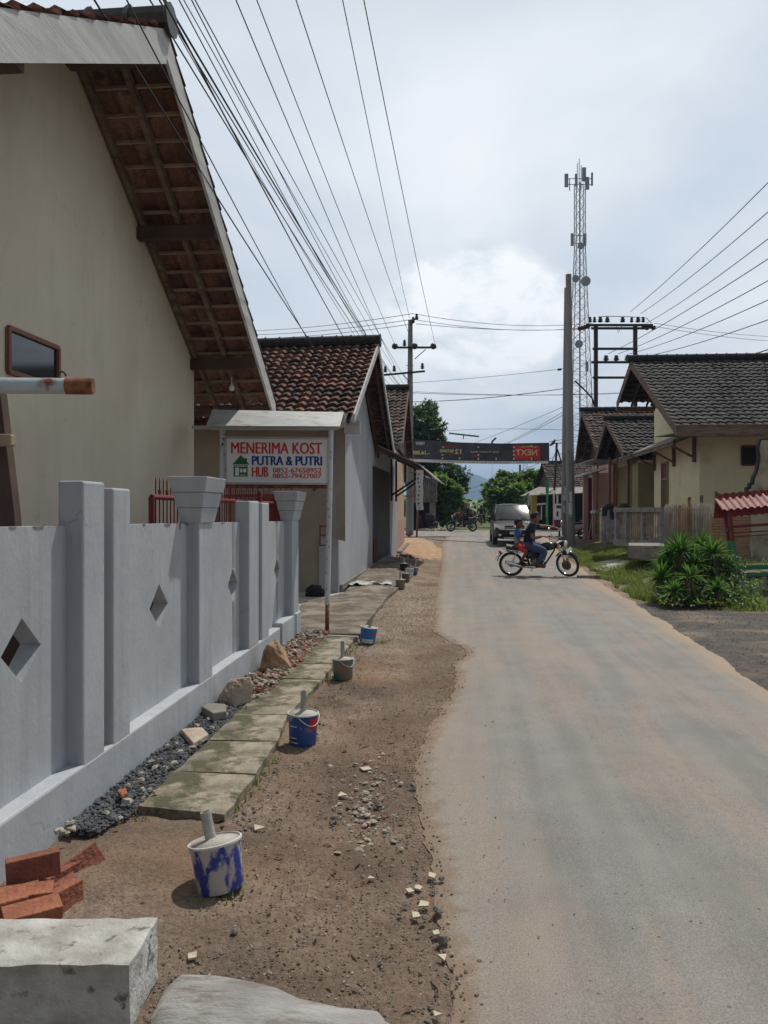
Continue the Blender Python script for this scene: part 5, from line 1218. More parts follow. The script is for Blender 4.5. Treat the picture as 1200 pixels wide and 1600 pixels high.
# ------------------------------------------------------------------ telecom tower
TY = 120
tw = thing('telecom_tower', 'tall lattice telecom tower with antennas at the top, behind the bare right poles', 'tower', P(905, 800, TY))
b0, b1 = P(905, 800, TY).z * 0 + .4, P(906, 285, TY).z
cxT = P(906, 0, TY).x
def wT(z): 
    f = (z - b0) / (b1 - b0); return 2.15 - 1.45 * min(1, f * 1.25) if f < .8 else .70 - (f - .8) * .0
legs = [(-1, -1), (1, -1), (1, 1), (-1, 1)]
secs = 30; zsT = [b0 + (b1 - b0) * (k / secs) for k in range(secs + 1)]
for nme, sel, mt in (('lattice', lambda k: k % 6 < 4 or k > 18, 'tower_grey'), ('red_lattice', lambda k: k % 6 >= 4 and k <= 18, 'tower_red')):
    m = MB()
    for k in range(secs):
        if not sel(k): continue
        z0, z1 = zsT[k], zsT[k + 1]; a, b = wT(z0), wT(z1)
        for q in range(4):
            l0, l1 = legs[q], legs[(q + 1) % 4]
            p0, p1 = V((cxT + l0[0] * a, TY + l0[1] * a, z0)), V((cxT + l0[0] * b, TY + l0[1] * b, z1))
            r0_, r1_ = V((cxT + l1[0] * a, TY + l1[1] * a, z0)), V((cxT + l1[0] * b, TY + l1[1] * b, z1))
            m.tube([p0, p1], .062, 4); m.tube([p0, r1_], .03, 3); m.tube([r0_, p1], .03, 3); m.tube([p0, r0_], .03, 3)
    m.build(nme, mt, tw)
m = MB(); m.beam(V((cxT, TY, b0)), V((cxT, TY, b1)), .22, .08); m.build('cable_ladder', 'tower_white', tw)
m = MB()
def ant(px, py0, py1, w=.35, mm=m): p, q = P(px, py0, TY), P(px, py1, TY); mm.beam(p, q, w, .3)
for a in ((885, 272, 292, .55), (912.5, 262, 283, .6), (917.5, 277, 296, .6), (925, 270, 290, .25), (894, 365, 384, .4), (914, 365, 384, .4), (917, 565, 580, .4), (900, 272, 290, .3)):
    m = MB(); ant(*a, m); m.build('panel_antenna', 'tower_white', tw)
m = MB()
for (px, py) in ((905, 248), (902, 255), (908, 258)): m.tube([P(px, py + 40, TY), P(px, py, TY)], .06, 4)
m.build('lightning_rods', 'tower_white', tw)
m = MB()
for a, b in (((885, 279), (925, 279)), ((885, 288), (925, 288)), ((893, 368), (915, 368)), ((893, 380), (915, 380)), ((890, 279), (890, 298))): m.tube([P(*a, TY), P(*b, TY)], .08, 4)
m.build('antenna_arms', 'tower_grey', tw)
m = MB()
for (px, py, r) in ((914.5, 440, .75), (899, 436, .55), (907, 385, .5), (904, 538, .6)):
    m = MB(); m.lathe([(.01, -.3), (r * .6, -.25), (r, .1), (r, .35), (.01, .35)], P(px, py, TY - 2), 16, Matrix.Rotation(R_(90), 3, 'X')); m.build('dish', 'tower_white', tw, smooth=True, auto=40)
# ------------------------------------------------------------------ steel gantry (H frame) behind the right houses
gt = thing('power_gantry', 'dark steel H-frame gantry with insulators behind the dark-tiled roofs', 'gantry', P(960, 800, gY))
m = MB(); m.beam(P(931, 815, gY), P(931, 508, gY), .19, .19); m.beam(P(992.5, 815, gY), P(992.5, 508, gY), .19, .19); m.build('posts', 'gantry_brown', gt)
m = MB()
for (x0, x1, y) in ((916, 1020, 508), (924, 1010, 513), (926, 996, 545), (924, 996, 566), (926, 994, 590)): m.beam(P(x0, y, gY - .1), P(x1, y, gY - .1), .1, .12)
m.build('crossbeams', 'black_metal', gt)
m = MB()
for px in (922, 929, 938, 949, 973, 987, 997, 1005): insul(m, P(px, 504, gY), 1.6 if px in (938, 949, 973, 997) else 1.2)
for px in (947, 963, 980): insul(m, P(px, 564, gY), 1.8)
for k in range(4): m.ball(P(906 + k * 4, 513 - k, gY), .14, 8, 6); m.ball(P(1006 + k * 5, 510 + (k % 2) * 2, gY), .14, 8, 6)
m.build('insulators', 'insulator', gt, smooth=True)
m = MB(); m.tube([P(935, 495, gY), P(950, 494, gY), P(985, 495, gY), P(1010, 497, gY), P(1018, 505, gY)], .02, 4); m.tube([P(962, 507, gY), P(966, 520, gY), P(972, 509, gY)], .02, 4); m.tube([P(898, 595, gY), P(912, 608, gY), P(925, 622, gY), P(930, 640, gY)], .05, 5)
m.build('jumper_cables', 'wire', gt)
# ------------------------------------------------------------------ yellow house at right
yh = thing('plastered_house', 'pale yellow plastered house with dark grey tiled roof at right', 'house', (12, 24, .5))
yc = V((9.04, 22.0, 0)); yu = V((.1, 1, 0)).normalized(); yn = V((-yu.y, yu.x, 0))      # yn points to the street
def yp(u, o=0, z=0): p = yc + yu * u + yn * o; return V((p.x, p.y, z))
m = MB(); ze_ = 3.92
m.prism([yp(0, 0, .2), yp(5.2, 0, .2), yp(5.2, 0, 5.1), yp(2.6, 0, 5.55), yp(0, 0, ze_ - .05)], yn * -.15); m.build('street_wall', 'yellow_plaster', yh)
m = MB(); m.prism([yp(0.0, -.152, .2), yp(0.0, -9, .2), yp(0.0, -9, ze_), yp(0.0, -.152, ze_)], yu * .15); m.build('side_wall', 'yellow_plaster', yh)
wz0_, wz1_ = 1.5 + 73 * 22 / 1200, 1.5 + 102 * 22 / 1200; x0_, x1_ = 556 / 1200 * 22.0, 583 / 1200 * 22.0
m = MB()
for a, b in (((x0_, wz0_), (x1_, wz0_)), ((x0_, wz1_), (x1_, wz1_)), ((x0_, wz0_), (x0_, wz1_)), ((x1_, wz0_), (x1_, wz1_))): m.beam(V((a[0], 21.84 - (a[0] - 10.4) * .1, a[1])), V((b[0], 21.84 - (b[0] - 10.4) * .1, b[1])), .06, .05)
wf = m.build('window', 'dark_red', yh)
# near side wall is slightly skewed: place window on it
m = MB(); m.box(V(((x0_ + x1_) / 2, 21.835, (wz0_ + wz1_) / 2)), (x1_ - x0_, .02, wz1_ - wz0_)); m.build('pane', 'interior_dark', wf)
m = MB(); m.beam(yp(3.3, .03, .6), yp(3.3, .03, 3.15), .05, .05); m.beam(yp(4.05, .03, .6), yp(4.05, .03, 3.15), .05, .05); m.beam(yp(3.3, .03, 3.15), yp(4.05, .03, 3.15), .05, .05); m.beam(yp(3.3, .03, 2.6), yp(4.05, .03, 2.6), .05, .05)
for u in (3.5, 3.68, 3.86): m.beam(yp(u, .03, .6), yp(u, .03, 2.6), .03, .03)
dr = m.build('door', 'olive_plaster', yh)
m = MB(); m.prism([yp(3.33, .012, .6), yp(4.02, .012, .6), yp(4.02, .012, 3.12), yp(3.33, .012, 3.12)], yn * .004); m.build('door_panel', 'dark_red', dr)
er = P(1056, 667, 20.6); ar = P(985, 564, 24.2); fr = P(963, 630, 26.0)
UX = (V((.995, -.075, 0))).normalized()
m = MB(); vv = ar - er; vv = V((0, vv.y + (vv.x * .075), vv.z)); e0 = er + V((0, 0, 0))
tl = ar - er
# tiles along the slope: eave runs along UX, slope vector leans back
tiles(m, e0, UX, V((tl.x, tl.y, tl.z)), 12, tl.length, seed=21, tw=.235, tc=.215, amp=.022, step=.035, jit=.006)
tl2 = ar - fr; tiles(m, fr, UX, tl2, 12, tl2.length, seed=22, tw=.235, tc=.24)
rf = m.build('roof', 'tile_dark', yh, smooth=True, auto=30)
m = MB(); ridge_tiles(m, ar + Z * .07 - UX * .1, ar + Z * .07 + UX * 12, .12, .3); m.build('ridge_tiles', 'ash_black', rf)
m = MB()
def rk(p, q, h=.24): m.prism([p - Z * h, q - Z * h, q + Z * .03, p + Z * .03], V((.03, 0, 0)))
rk(er, ar); rk(ar, fr); m.beam(er + V((0, -.02, -.10)), er + UX * 12 + V((0, -.02, -.10)), .03, .30); m.prism([er + V((0, 0, -.16)), er + UX * 12 + V((0, 0, -.16)), er + UX * 12 + V((0, 1.6, -.10)), er + V((0, 1.6, -.10))], (0, 0, -.02)); m.beam(fr - Z * .2, fr - Z * .2 + V((1.3, 0, 0)), .1, .12)
m.build('bargeboard', 'old_wood', yh)
m = MB()
for p, q in ((er, ar), (fr, ar)):
    for o in (.5, 1.0): m.beam(p + UX * o - Z * .1, q + UX * o - Z * .1, .05, .08)
    for k in range(1, 8): f = k / 8; c = p.lerp(q, f) - Z * .06; m.beam(c, c + UX * 1.3, .03, .04)
m.build('rafters', 'dark_wood', yh)
m = MB(); g0, g1, g2 = P(1000, 610, 24.4), P(975, 640, 26), P(1040, 640, 23); m.prism([fr + V((1.1, -.1, -.1)), ar + V((1.1, 0, -.15)), er + V((1.1, .2, 0))], V((.04, 0, 0))); m.build('gable_boards', 'dark_wood', yh)
# lean-to awning with brackets
m = MB(); m.prism([yp(-.15, .02, 3.86), yp(9, .02, 3.86), yp(9, .78, 3.52), yp(-.15, .78, 3.52)], (0, 0, .05)); awn = m.build('awning', 'grey_sheet', yh)
m = MB()
for u in (.35, 2.5, 5.0):
    m.beam(yp(u, .05, 2.95), yp(u, .05, 3.8), .09, .09); m.beam(yp(u, .08, 3.1), yp(u, .70, 3.45), .06, .06); m.beam(yp(u, .05, 3.75), yp(u, .78, 3.47), .05, .06)
m.beam(yp(-.1, .74, 3.46), yp(9, .74, 3.46), .05, .09); m.build('brackets', 'old_wood', awn)
# recessed terrace
m = MB(); m.prism([yp(5.2, -1.6, .2), yp(9.4, -1.6, .2), yp(9.4, -1.6, 3.6), yp(5.2, -1.6, 3.6)], yn * -.1); m.build('terrace_wall', 'olive_plaster', yh)
m = MB(); m.prism([yp(8.6, .0, .2), yp(9.4, .0, .2), yp(9.4, .0, 3.6), yp(8.6, .0, 3.6)], yn * -.15); m.build('terrace_pier', 'yellow_plaster', yh)
for u in (7.0, 9.6): m = MB(); m.beam(yp(u, .5, .4), yp(u, .5, 3.5), .1, .1); m.build('terrace_post', 'brown_paint', yh)
m = MB(); m.prism([yp(-.5, .5, .05), yp(11, .5, .05), yp(11, -3, .05), yp(-.5, -3, .05)], (0, 0, .5)); m.build('terrace_floor', 'step_concrete', yh)
# dark-tiled front house and mottled-tiled house beyond
def gable_house(lbl, ap, near, far, length, tm, seed, wallm, wz, extra=None):
    t = thing('tiled_house', lbl, 'house', (ap.x + 3, ap.y, .4)); U_ = UX
    m = MB()
    for k, p in enumerate((near, far)):
        d = ap - p; tiles(m, p, U_, d, length, d.length, seed=seed + k, tw=.225, tc=.23, amp=.026, step=.04, jit=.012)
    r = m.build('roof', tm, t, smooth=True, auto=30)
    m = MB(); ridge_tiles(m, ap + Z * .07 - U_ * .08, ap + Z * .07 + U_ * length, .11, .3); m.build('ridge_tiles', 'ash_black', r)
    m = MB()
    for p in (near, far): m.prism([p - Z * .2, ap - Z * .2, ap + Z * .04, p + Z * .04], V((.03, 0, 0)))
    m.build('bargeboard', 'old_wood', t)
    m = MB(); m.prism([near + V((.7, .15, -.05)), ap + V((.7, 0, -.12)), far + V((.7, -.15, -.05))], V((.05, 0, 0))); m.build('gable_boards', 'dark_wood', t)
    m = MB()
    for o in (.1, .4):
        for p in (near, far): m.beam(p + U_ * o - Z * .08, ap + U_ * o - Z * .08, .05, .07)
    m.build('rafters', 'dark_wood', t)
    y0, y1 = near.y + .7, far.y - .5; x0 = near.x + .75
    m = MB(); c = [V((x0, y0, .2)), V((x0 + length, y0, .2)), V((x0 + length, y1, .2)), V((x0 + (y1 - y0) * .1, y1, .2))]
    m.hexa(c + [V((p.x, p.y, wz)) for p in c]); m.build('wall', wallm, t)
    return t
gh1 = gable_house('low dark-tiled wing with narrow gable, between the yellow house and the pink shop', P(946, 656, 29.5), P(974, 708, 27.2), P(928, 721, 32.2), 4.3, 'tile_darker', 31, 'olive_plaster', 3.3)
gh2 = gable_house('pink shop house with mottled tile roof and dark doorway, left of the dark-tiled wing', P(908, 642, 36), P(931, 700, 33.4), P(898, 722, 39), 6, 'tile_mottled', 41, 'pink_plaster', 3.9)
m = MB(); dx0, dx1 = P(917, 800, 33.5), P(931, 800, 33.0)
m.prism([V((dx0.x, 33.6, .3)), V((dx1.x, 33.6, .3)), V((dx1.x, 33.6, 3.0)), V((dx0.x, 33.6, 3.0))], (0, .06, 0)); m.build('doorway', 'dark_red', gh2)
m = MB(); c0_ = P(912, 800, 32.6); m.box(V((P(914.5, 0, 33).x, 33.0, 1.75)), (.18, .18, 2.9)); m.box(V((P(918, 0, 33).x, 33.1, 1.75)), (.10, .12, 2.9)); m.box(V((P(951, 0, 33).x, 33.4, 1.75)), (1.15, .12, 2.9)); m.build('piers', 'pink_plaster', gh2)
m = MB(); m.beam(P(931.5, 842, 31), P(934, 725, 31), .06, .06); m.beam(P(952, 838, 30), P(953, 715, 30), .08, .08); m.beam(P(962, 830, 29.5), P(964, 715, 29.5), .06, .06); m.build('veranda_posts', 'brown_paint', gh2)
m = MB(); m.prism([P(897, 727, 33), P(928, 718, 30), P(960, 722, 31), P(940, 728, 34)], (0, 0, .03)); m.prism([P(897, 747, 33), P(900, 744, 33), P(946, 730, 30), P(943, 733, 30)], (0, 0, .03)); m.prism([P(897, 744, 33.5), P(930, 735, 31), P(948, 733, 32), P(920, 744, 35)], (0, 0, .03)); m.build('sheet_canopies', 'zinc', gh2)
m = MB(); m.beam(P(920, 842, 30), P(928, 786, 30), .03, .03); m.beam(P(926, 842, 30), P(928, 786, 30), .03, .03)
for y in (815, 837): m.beam(P(924, y, 30), P(937, y, 30), .03, .05)
m.ball(P(930, 801, 30), (.2, .2, .12), 10, 8)
tag(m.build('trestle_stand', 'galv'), 'small metal trestle stand with a pan before the dark doorway of the pink shop', 'stand')
# ------------------------------------------------------------------ balustrade
YB = 20.5
bl = thing('balustrade', 'weathered concrete balustrade with turned balusters and grey rail before the yellow house', 'balustrade', P(1000, 850, YB))
def bq(px, py):   # balustrade plane slightly receding to the left
    Y = YB + (1037 - px) / 74 * 1.7; return P(px, py, Y)
m = MB(); m.beam(bq(963, 797), bq(1037, 796.5), .22, .13); m.build('handrail', 'rail_concrete', bl, bevel=.01)
m = MB(); m.beam(bq(963, 847), bq(1037, 851), .22, .20); m.build('bottom_rail', 'rail_concrete', bl, bevel=.01)
for px in (965.5, 981, 1006.5, 1035.5): m = MB(); m.beam(bq(px, 850), bq(px, 796), .17, .2); m.build('pier', 'rail_concrete', bl, bevel=.01)
mz = MB()
pxs = [969 + k * 3.1 for k in range(4)] + [985.5 + k * 3.3 for k in range(6)] + [1011 + k * 3.3 for k in range(7)]
for px in pxs:
    a, b = bq(px, 843), bq(px, 800); h = b.z - a.z
    mz = MB(); mz.lathe([(.024, 0), (.024, h * .08), (.012, h * .14), (.026, h * .3), (.027, h * .4), (.011, h * .6), (.013, h * .8), (.025, h * .9), (.025, h)], a, 8); mz.build('baluster', 'baluster_clay', bl, smooth=True)
gp = thing('gate_pillar', 'grey concrete gate pillar with small baluster panel, left of the balustrade', 'pillar', P(952, 850, 23))
m = MB(); m.beam(P(953.5, 848, 23), P(953.5, 792, 23), .34, .3); m.beam(P(941, 846, 23), P(941, 800, 23), .12, .2); m.beam(P(940, 798, 23), P(952, 795, 23), .25, .12); m.build('pillar', 'weathered_concrete', gp, bevel=.02)
m = MB(); m.beam(P(945, 840, 23), P(945, 800, 23), .05, .1); m.beam(P(948, 840, 23), P(948, 800, 23), .05, .1); m.build('balusters', 'weathered_concrete', gp)
for px in (950, 974):
    m = MB(); m.tube([P(px - 6, 806, 22.4), P(px - 5, 796, 22.4), P(px - 1, 791, 22.4), P(px + 4, 791, 22.4), P(px + 7, 797, 22.4), P(px + 7, 812, 22.4)], [.07, .09, .1, .1, .09, .06], 8)
    tag(m.build('draped_mat', 'ash_black', smooth=True, loc=P(px, 800, 22.4)), 'dark worn mat draped over the ' + ('gate pillar' if px == 950 else 'left end of the balustrade rail'), 'mat')
m = MB(); m.hexa([P(982, 872, 18.4), P(1038, 880, 17.6), P(1038, 870, 19.6), P(982, 866, 20), P(982, 852, 18.4), P(1038, 853, 17.6), P(1038, 848, 19.6), P(982, 848, 20)])
tag(m.build('entrance_step', 'step_concrete', bevel=.02), 'broken grey concrete step block below the balustrade', 'step')
# ------------------------------------------------------------------ bamboo fence
bf = thing('bamboo_fence', 'fence of upright split bamboo poles between the balustrade and the brick wall', 'fence', P(1075, 860, 18.5))
m1, m2 = MB(), MB()
for k in range(36):
    px = 1038.5 + k * 2.08; Y = 19.2 - k * .03; tp = 788 - 2 * ss(0, 36, k) + rnd.uniform(-1.5, 3.5) - (4 if k in (20, 19) else 0); mm = m2 if 8 < k < 21 else m1
    mm.tube([P(px, 880, Y), P(px + rnd.uniform(-.6, .6), tp, Y)], [.018, .015], 6)
m1.build('grey_canes', 'bamboo', bf, smooth=True); m2.build('brown_canes', 'bamboo_brown', bf, smooth=True)
m = MB()
for y in (797, 830): m.beam(P(1038, y, 19.3), P(1112, y - 1, 18.3), .03, .04)
for px, y in ((1077, 777), (1096, 774), (1119, 768)): m.beam(P(px, 870, 18.9), P(px, y, 18.9), .06, .06)
m.build('frame_posts', 'old_wood', bf)
# ------------------------------------------------------------------ brick ruin wall
br = thing('ruined_wall', 'half-plastered broken brick wall behind the red canopy frame at the right edge', 'wall', P(1170, 850, 16.5))
Yb = 16.6
m = MB(); pr = [P(1112, 920, Yb), P(1185, 920, Yb), P(1185, 806, Yb), P(1112, 808, Yb)]; m.prism(pr, (0, .12, 0)); m.build('bare_brickwork', 'brick_wall', br)
m = MB(); pr = [(1177, 930), (1300, 930), (1300, 680), (1190, 688), (1187, 700), (1189, 715), (1186, 735), (1180, 748), (1179, 757), (1175, 758), (1174, 764), (1170, 765), (1170, 772), (1173, 800), (1174, 830), (1171, 850), (1176, 890)]
m.prism([P(x, y, Yb - .02) for x, y in pr], (0, .02, 0)); m.build('plaster', 'old_plaster', br)
m = MB(); pr = [(1174, 806), (1300, 806), (1300, 678), (1188, 686), (1185, 700), (1186, 715), (1183, 733), (1177, 744), (1176, 753), (1172, 754), (1171, 760), (1167, 761), (1167, 770), (1170, 790)]
m.prism([P(x, y, Yb) for x, y in pr], (0, .12, 0)); m.build('broken_edge', 'ash_black', br)
# red and green canopy frame
cf = thing('canopy_frame', 'red and green timber bench frame with a pink corrugated canopy at the right edge', 'canopy', P(1150, 900, 14))
def corr(m, p00, p10, p01, nwave, amp, seg=8, rows=2):
    p00, p10, p01 = V(p00), V(p10), V(p01); X_ = p10 - p00; Y_ = p01 - p00; N_ = X_.cross(Y_).normalized()
    N_ = N_ if N_.z > 0 else -N_
    m.grid(lambda u, v: p00 + X_ * u + Y_ * v + N_ * amp * sin(2 * pi * nwave * u), nwave * seg, rows)
YC = 14
m = MB(); corr(m, P(1129, 797, YC - .35), P(1300, 781, YC - .35), P(1116, 779, YC + .05), 16, .018); corr(m, P(1120, 772, YC + .1), P(1300, 756, YC + .1), P(1118, 810, YC + .5), 16, .018)
cp = m.build('corrugated_sheet', 'red_sheet', cf, smooth=True)
m = MB(); m.prism([P(1115, 810, YC + .02), P(1300, 792, YC + .02), P(1300, 765, YC + .02), P(1119, 776, YC + .02)], (0, .02, 0)); m.build('valance', 'red_board', cf)
m = MB(); m.beam(P(1132, 798, YC), P(1138, 845, YC), .05, .06); m.beam(P(1139, 797, YC - .15), P(1145, 845, YC - .15), .05, .06); m.beam(P(1136, 828, YC - .1), P(1146, 828, YC - .1), .05, .06)
for y in (822, 832, 838): m.beam(P(1146, y + 1, YC), P(1300, y - 9, YC), .03, .05 if y == 822 else .02)
m.build('red_posts', 'red_paint', cf)
m = MB(); m.beam(P(1137, 845, YC), P(1149, 905, YC), .05, .06); m.beam(P(1144, 845, YC - .15), P(1158, 908, YC - .15), .05, .06)
m.beam(P(1152, 887, YC), P(1300, 884, YC), .05, .08); m.beam(P(1155, 898, YC - .3), P(1300, 895, YC - .3), .05, .06); m.build('green_posts', 'green_paint', cf)
# low rubble-stone retaining wall under it
rw = MB()
for k in range(70):
    px = 1120 + rnd.random() * 110; py = 900 + rnd.random() * 28; p = P(px, py, 13.9 - (py - 900) * .02); rw.stone(p, rnd.uniform(.09, .16), flat=.7)
tag(rw.build('retaining_wall', 'dark_concrete'), 'low dark rubble-stone retaining wall under the green bench rail', 'wall')
m = MB(); c = G(1097, 945); m.ball(c + Z * .035, (.045, .045, .04), 12, 8); m.box(c + V((.07, 0, .03)), (.06, .04, .03)); tag(m.build('fruit_cup', 'fruit_orange', loc=c, smooth=True), 'small orange and yellow cup lying at the foot of the pandan clump', 'cup')
m = MB(); c = Gh(945, 905); m.box(c + V((-.3, .2, .03)), (.55, .12, .09), .2); tag(m.build('kerb_fragment', 'dark_concrete', bevel=.01), 'dark kerb fragment lying at the right road edge', 'kerb')
m = MB(); cc = Gh(955, 885); m.prism([Gh(*q) + Z * .03 for q in ((925, 891), (945, 896), (972, 890), (985, 880), (960, 876), (932, 882))], (0, 0, .03)); tag(m.build('broken_slab', 'weathered_concrete', bevel=.01), 'pale broken concrete slab lying in the grass right of the motorcycle', 'slab')
# ------------------------------------------------------------------ vegetation
def leaf(mb, c, d, up, l, w, uv):
    """a folded leaf: two quads"""
    d = d.normalized(); s = d.cross(up)
    if s.length < 1e-3: s = V((1, 0, 0))
    s.normalize(); n = s.cross(d)
    a = mb.vert(c, uv); b = mb.vert(c + d * l * .5 + s * w + n * w * .25, uv); t = mb.vert(c + d * l - n * l * .12, uv); e = mb.vert(c + d * l * .5 - s * w + n * w * .25, uv); o = mb.vert(c + d * l * .5, uv)
    mb.f.append([a, b, t, o]); mb.f.append([a, o, t, e])
def tree(name, label, base, clumps, nleaf, lsize, lm, trunk_r=.18, seed=1, group=None, asp=.24, limbs=True, sprig=7):
    rr = random.Random(seed); t = thing(name, label, 'tree', base, group=group)
    m = MB(); tot = sum(c[3] ** 2 for c in clumps)
    for (x, y, z, r) in clumps:
        cc = V((x, y, z)); cn = int(nleaf * r * r / tot / sprig); cv = rr.random()
        for _ in range(cn):
            q = V((rr.gauss(0, 1), rr.gauss(0, 1), rr.gauss(0, 1))).normalized()
            rad = r * (.45 + .6 * rr.random() ** .6) * (1 + .35 * NZ.noise(q * 2.2 + cc))
            p = cc + V((q.x, q.y, q.z * .85)) * rad
            if p.z < base[2] + .15: continue
            tw_ = (q + V((rr.gauss(0, .4), rr.gauss(0, .4), rr.gauss(0, .4) - .1))).normalized(); vv_ = min(1, max(0, .35 * cv + .65 * rr.random()))
            for _k in range(sprig):
                dd = (tw_ + V((rr.gauss(0, .75), rr.gauss(0, .75), rr.gauss(-.15, .6)))).normalized()
                leaf(m, p + tw_ * rr.uniform(-.1, .1), dd, V((rr.gauss(0, .4), rr.gauss(0, .4), 1)), lsize * rr.uniform(.7, 1.3), lsize * asp, (min(1, max(0, vv_ + rr.uniform(-.15, .15))), 0))
    m.build('crown', lm, t)
    m = MB(); top = sum((V(c[:3]) for c in clumps), V()) / len(clumps); b = V(base)
    k1 = b.lerp(V((top.x, top.y, top.z)), .45) + V((.15, 0, 0)); m.tube([b - Z * .2, b.lerp(k1, .5) + V((.06, 0, 0)), k1], [trunk_r * 1.25, trunk_r, trunk_r * .8], 8)
    for c in clumps:
        e = V(c[:3]); m.tube([k1, k1.lerp(e, .5) + V((0, 0, -.15)), e], [trunk_r * .55, trunk_r * .32, .02], 5)
    m.build('trunk', 'bark', t, smooth=True)
    return t
def PC(lst):
    return [(P(px, py, Y).x, P(px, py, Y).y, P(px, py, Y).z, r * Y / 1200) for px, py, Y, r in lst]
tree('mango_tree', 'tall dark mango tree behind the left utility pole and the banner', P(668, 815, 54), PC([(655, 655, 54, 24), (676, 668, 53, 20), (640, 680, 55, 24), (682, 690, 54, 16), (660, 700, 53, 26), (690, 735, 53, 26), (712, 748, 53, 22), (664, 740, 54, 28), (640, 735, 55, 25), (702, 765, 54, 20), (718, 762, 54, 12), (668, 640, 55, 15)]), 19000, .26, 'leaf_mango', .3, 3)
tree('broadleaf_tree', 'bright green broad-leaved bush tree beside the corrugated shed', P(690, 818, 49), PC([(690, 757, 49, 14), (705, 768, 49, 15), (680, 770, 49, 14), (700, 785, 49, 16), (688, 795, 49, 15), (712, 790, 49, 13), (697, 806, 49, 14), (675, 790, 50, 12)]), 7000, .32, 'leaf_light', .12, 5, asp=.36)
tree('broadleaf_tree', 'leafy green tree right of centre, behind the oncoming car', P(800, 820, 56), PC([(785, 765, 56, 20), (800, 752, 57, 15), (768, 768, 57, 14), (803, 775, 55, 20), (820, 755, 58, 17), (832, 748, 58, 13), (815, 775, 57, 17), (786, 745, 57, 8), (825, 770, 57, 16), (782, 790, 55, 18), (776, 775, 55, 14), (808, 795, 56, 18)]), 14000, .30, 'leaf_light', .22, 8, asp=.34)
for k, (px, py, Y, r, sd, lb) in enumerate([(742, 812, 92, 13, 1, 'low pale green bush far down the road, left of the distant rider'), (770, 806, 96, 14, 2, 'dense green bush far down the road, right of the distant rider'), (727, 806, 88, 12, 3, 'green bush beyond the banana plant, behind the scooter rider'), (762, 798, 130, 12, 4, 'small far tree on the horizon under the mountain'), (783, 806, 80, 14, 5, 'green bush at the left edge of the oncoming car')]):
    b = P(px, 818, Y); b.z = .36
    tree('roadside_bush', lb, b, PC([(px, py, Y, r), (px - r * .8, py + 3, Y, r * .7), (px + r * .8, py + 2, Y + 1, r * .7)]), 2600, .42, 'leaf_bright' if k in (0, 4) else 'leaf_light', .08, 20 + sd)
# far hedge of trees
def wood(label, x0, x1, Y, h, n, seed, lm='leaf_light'):
    rr = random.Random(seed); m = MB()
    for _ in range(n):
        x = rr.uniform(x0, x1); y = Y + rr.uniform(-6, 6); hh = h * (.6 + .5 * NZ.noise(V((x * .12, seed, 0))) + .25 * NZ.noise(V((x * .45, seed, 4))))
        z = .3 + hh * rr.random() ** .7
        for _k in range(3): leaf(m, V((x, y, z)), V((rr.gauss(0, 1), rr.gauss(0, 1), rr.gauss(0, .7))), V((0, rr.gauss(0, .4), 1)), .9, .3, (rr.random(), 0))
    tag(m.build('distant_trees', lm), label, 'trees', kind='stuff')
wood('far green tree belt along the horizon', -70, 110, 190, 6.5, 16000, 3)
wood('green hedge behind the crossroads to the right', 14, 46, 66, 3.6, 3500, 5)
# banana plants
def banana(label, base, h, n, seed, sc=1.0):
    rr = random.Random(seed); t = thing('banana_plant', label, 'banana plant', base, group='banana plants beyond the crossing'); b = V(base)
    m = MB(); m.tube([b - Z * .1, b + Z * h * .5, b + Z * h], [.14 * sc, .12 * sc, .07 * sc], 8); m.build('stem', 'bark', t, smooth=True)
    m = MB()
    for k in range(n):
        a = 2 * pi * k / n + rr.uniform(-.3, .3); L = rr.uniform(1.6, 2.5) * sc; up = rr.uniform(.5, 1.3)
        d = V((cos(a), sin(a), 0)); s = V((-sin(a), cos(a), 0))
        def pt(v): return b + Z * h + d * (L * v * .85) + Z * (up * L * .62 * v - .75 * L * v * v * (.4 + .5 * (1.3 - up)))
        def f(u, v):
            w = .30 * sc * (sin(pi * min(1, .08 + v * .92)) ** .6) * (1 + .15 * sin(v * 50)); return pt(v) + s * ((2 * u - 1) * w) - Z * (abs(2 * u - 1) * w * .4)
        m.grid(f, 4, 14)
    m.build('fronds', 'banana_leaf', t)
banana('banana plant with ragged upright leaves under the mountain, left of the distant rider', (P(742, 0, 72).x, 72, .36), 2.0, 9, 2)
banana('smaller banana plant just left of the ragged upright one', (P(730, 0, 70).x, 70, .36), 1.4, 8, 5, .85)
banana('banana plant leaning towards the right, behind the distant rider', (P(757, 0, 78).x, 78, .36), 1.7, 8, 9, .9)
# grass bank on the right
def blades(name, label, n, fn, h0, h1, lm, seed=1, clumpy=True):
    rr = random.Random(seed); m = MB()
    for _ in range(n):
        x, y = fn(rr)
        if clumpy and NZ.noise(V((x * 1.3, y * 1.3, 5))) < -.08: continue
        b = V((x, y, hgt(x, y) - .02)); h = rr.uniform(h0, h1) * (1 + .8 * NZ.noise(V((x * .9, y * .9, 2)))); a = rr.uniform(0, 2 * pi); w = .006 + h * .02
        s = V((cos(a), sin(a), 0)); l = V((rr.gauss(0, .35), rr.gauss(0, .35), 0)) * h; uv = (min(1, max(0, rr.gauss(.5, .25))), 0)
        i = [m.vert(b - s * w, uv), m.vert(b + s * w, uv), m.vert(b + s * w * .7 + l * .4 + Z * h * .6, uv), m.vert(b - s * w * .7 + l * .4 + Z * h * .6, uv), m.vert(b + l + Z * h, uv)]
        m.f += [[i[0], i[1], i[2], i[3]], [i[3], i[2], i[4]]]
    tag(m.build(name, lm), label, 'grass', kind='stuff')
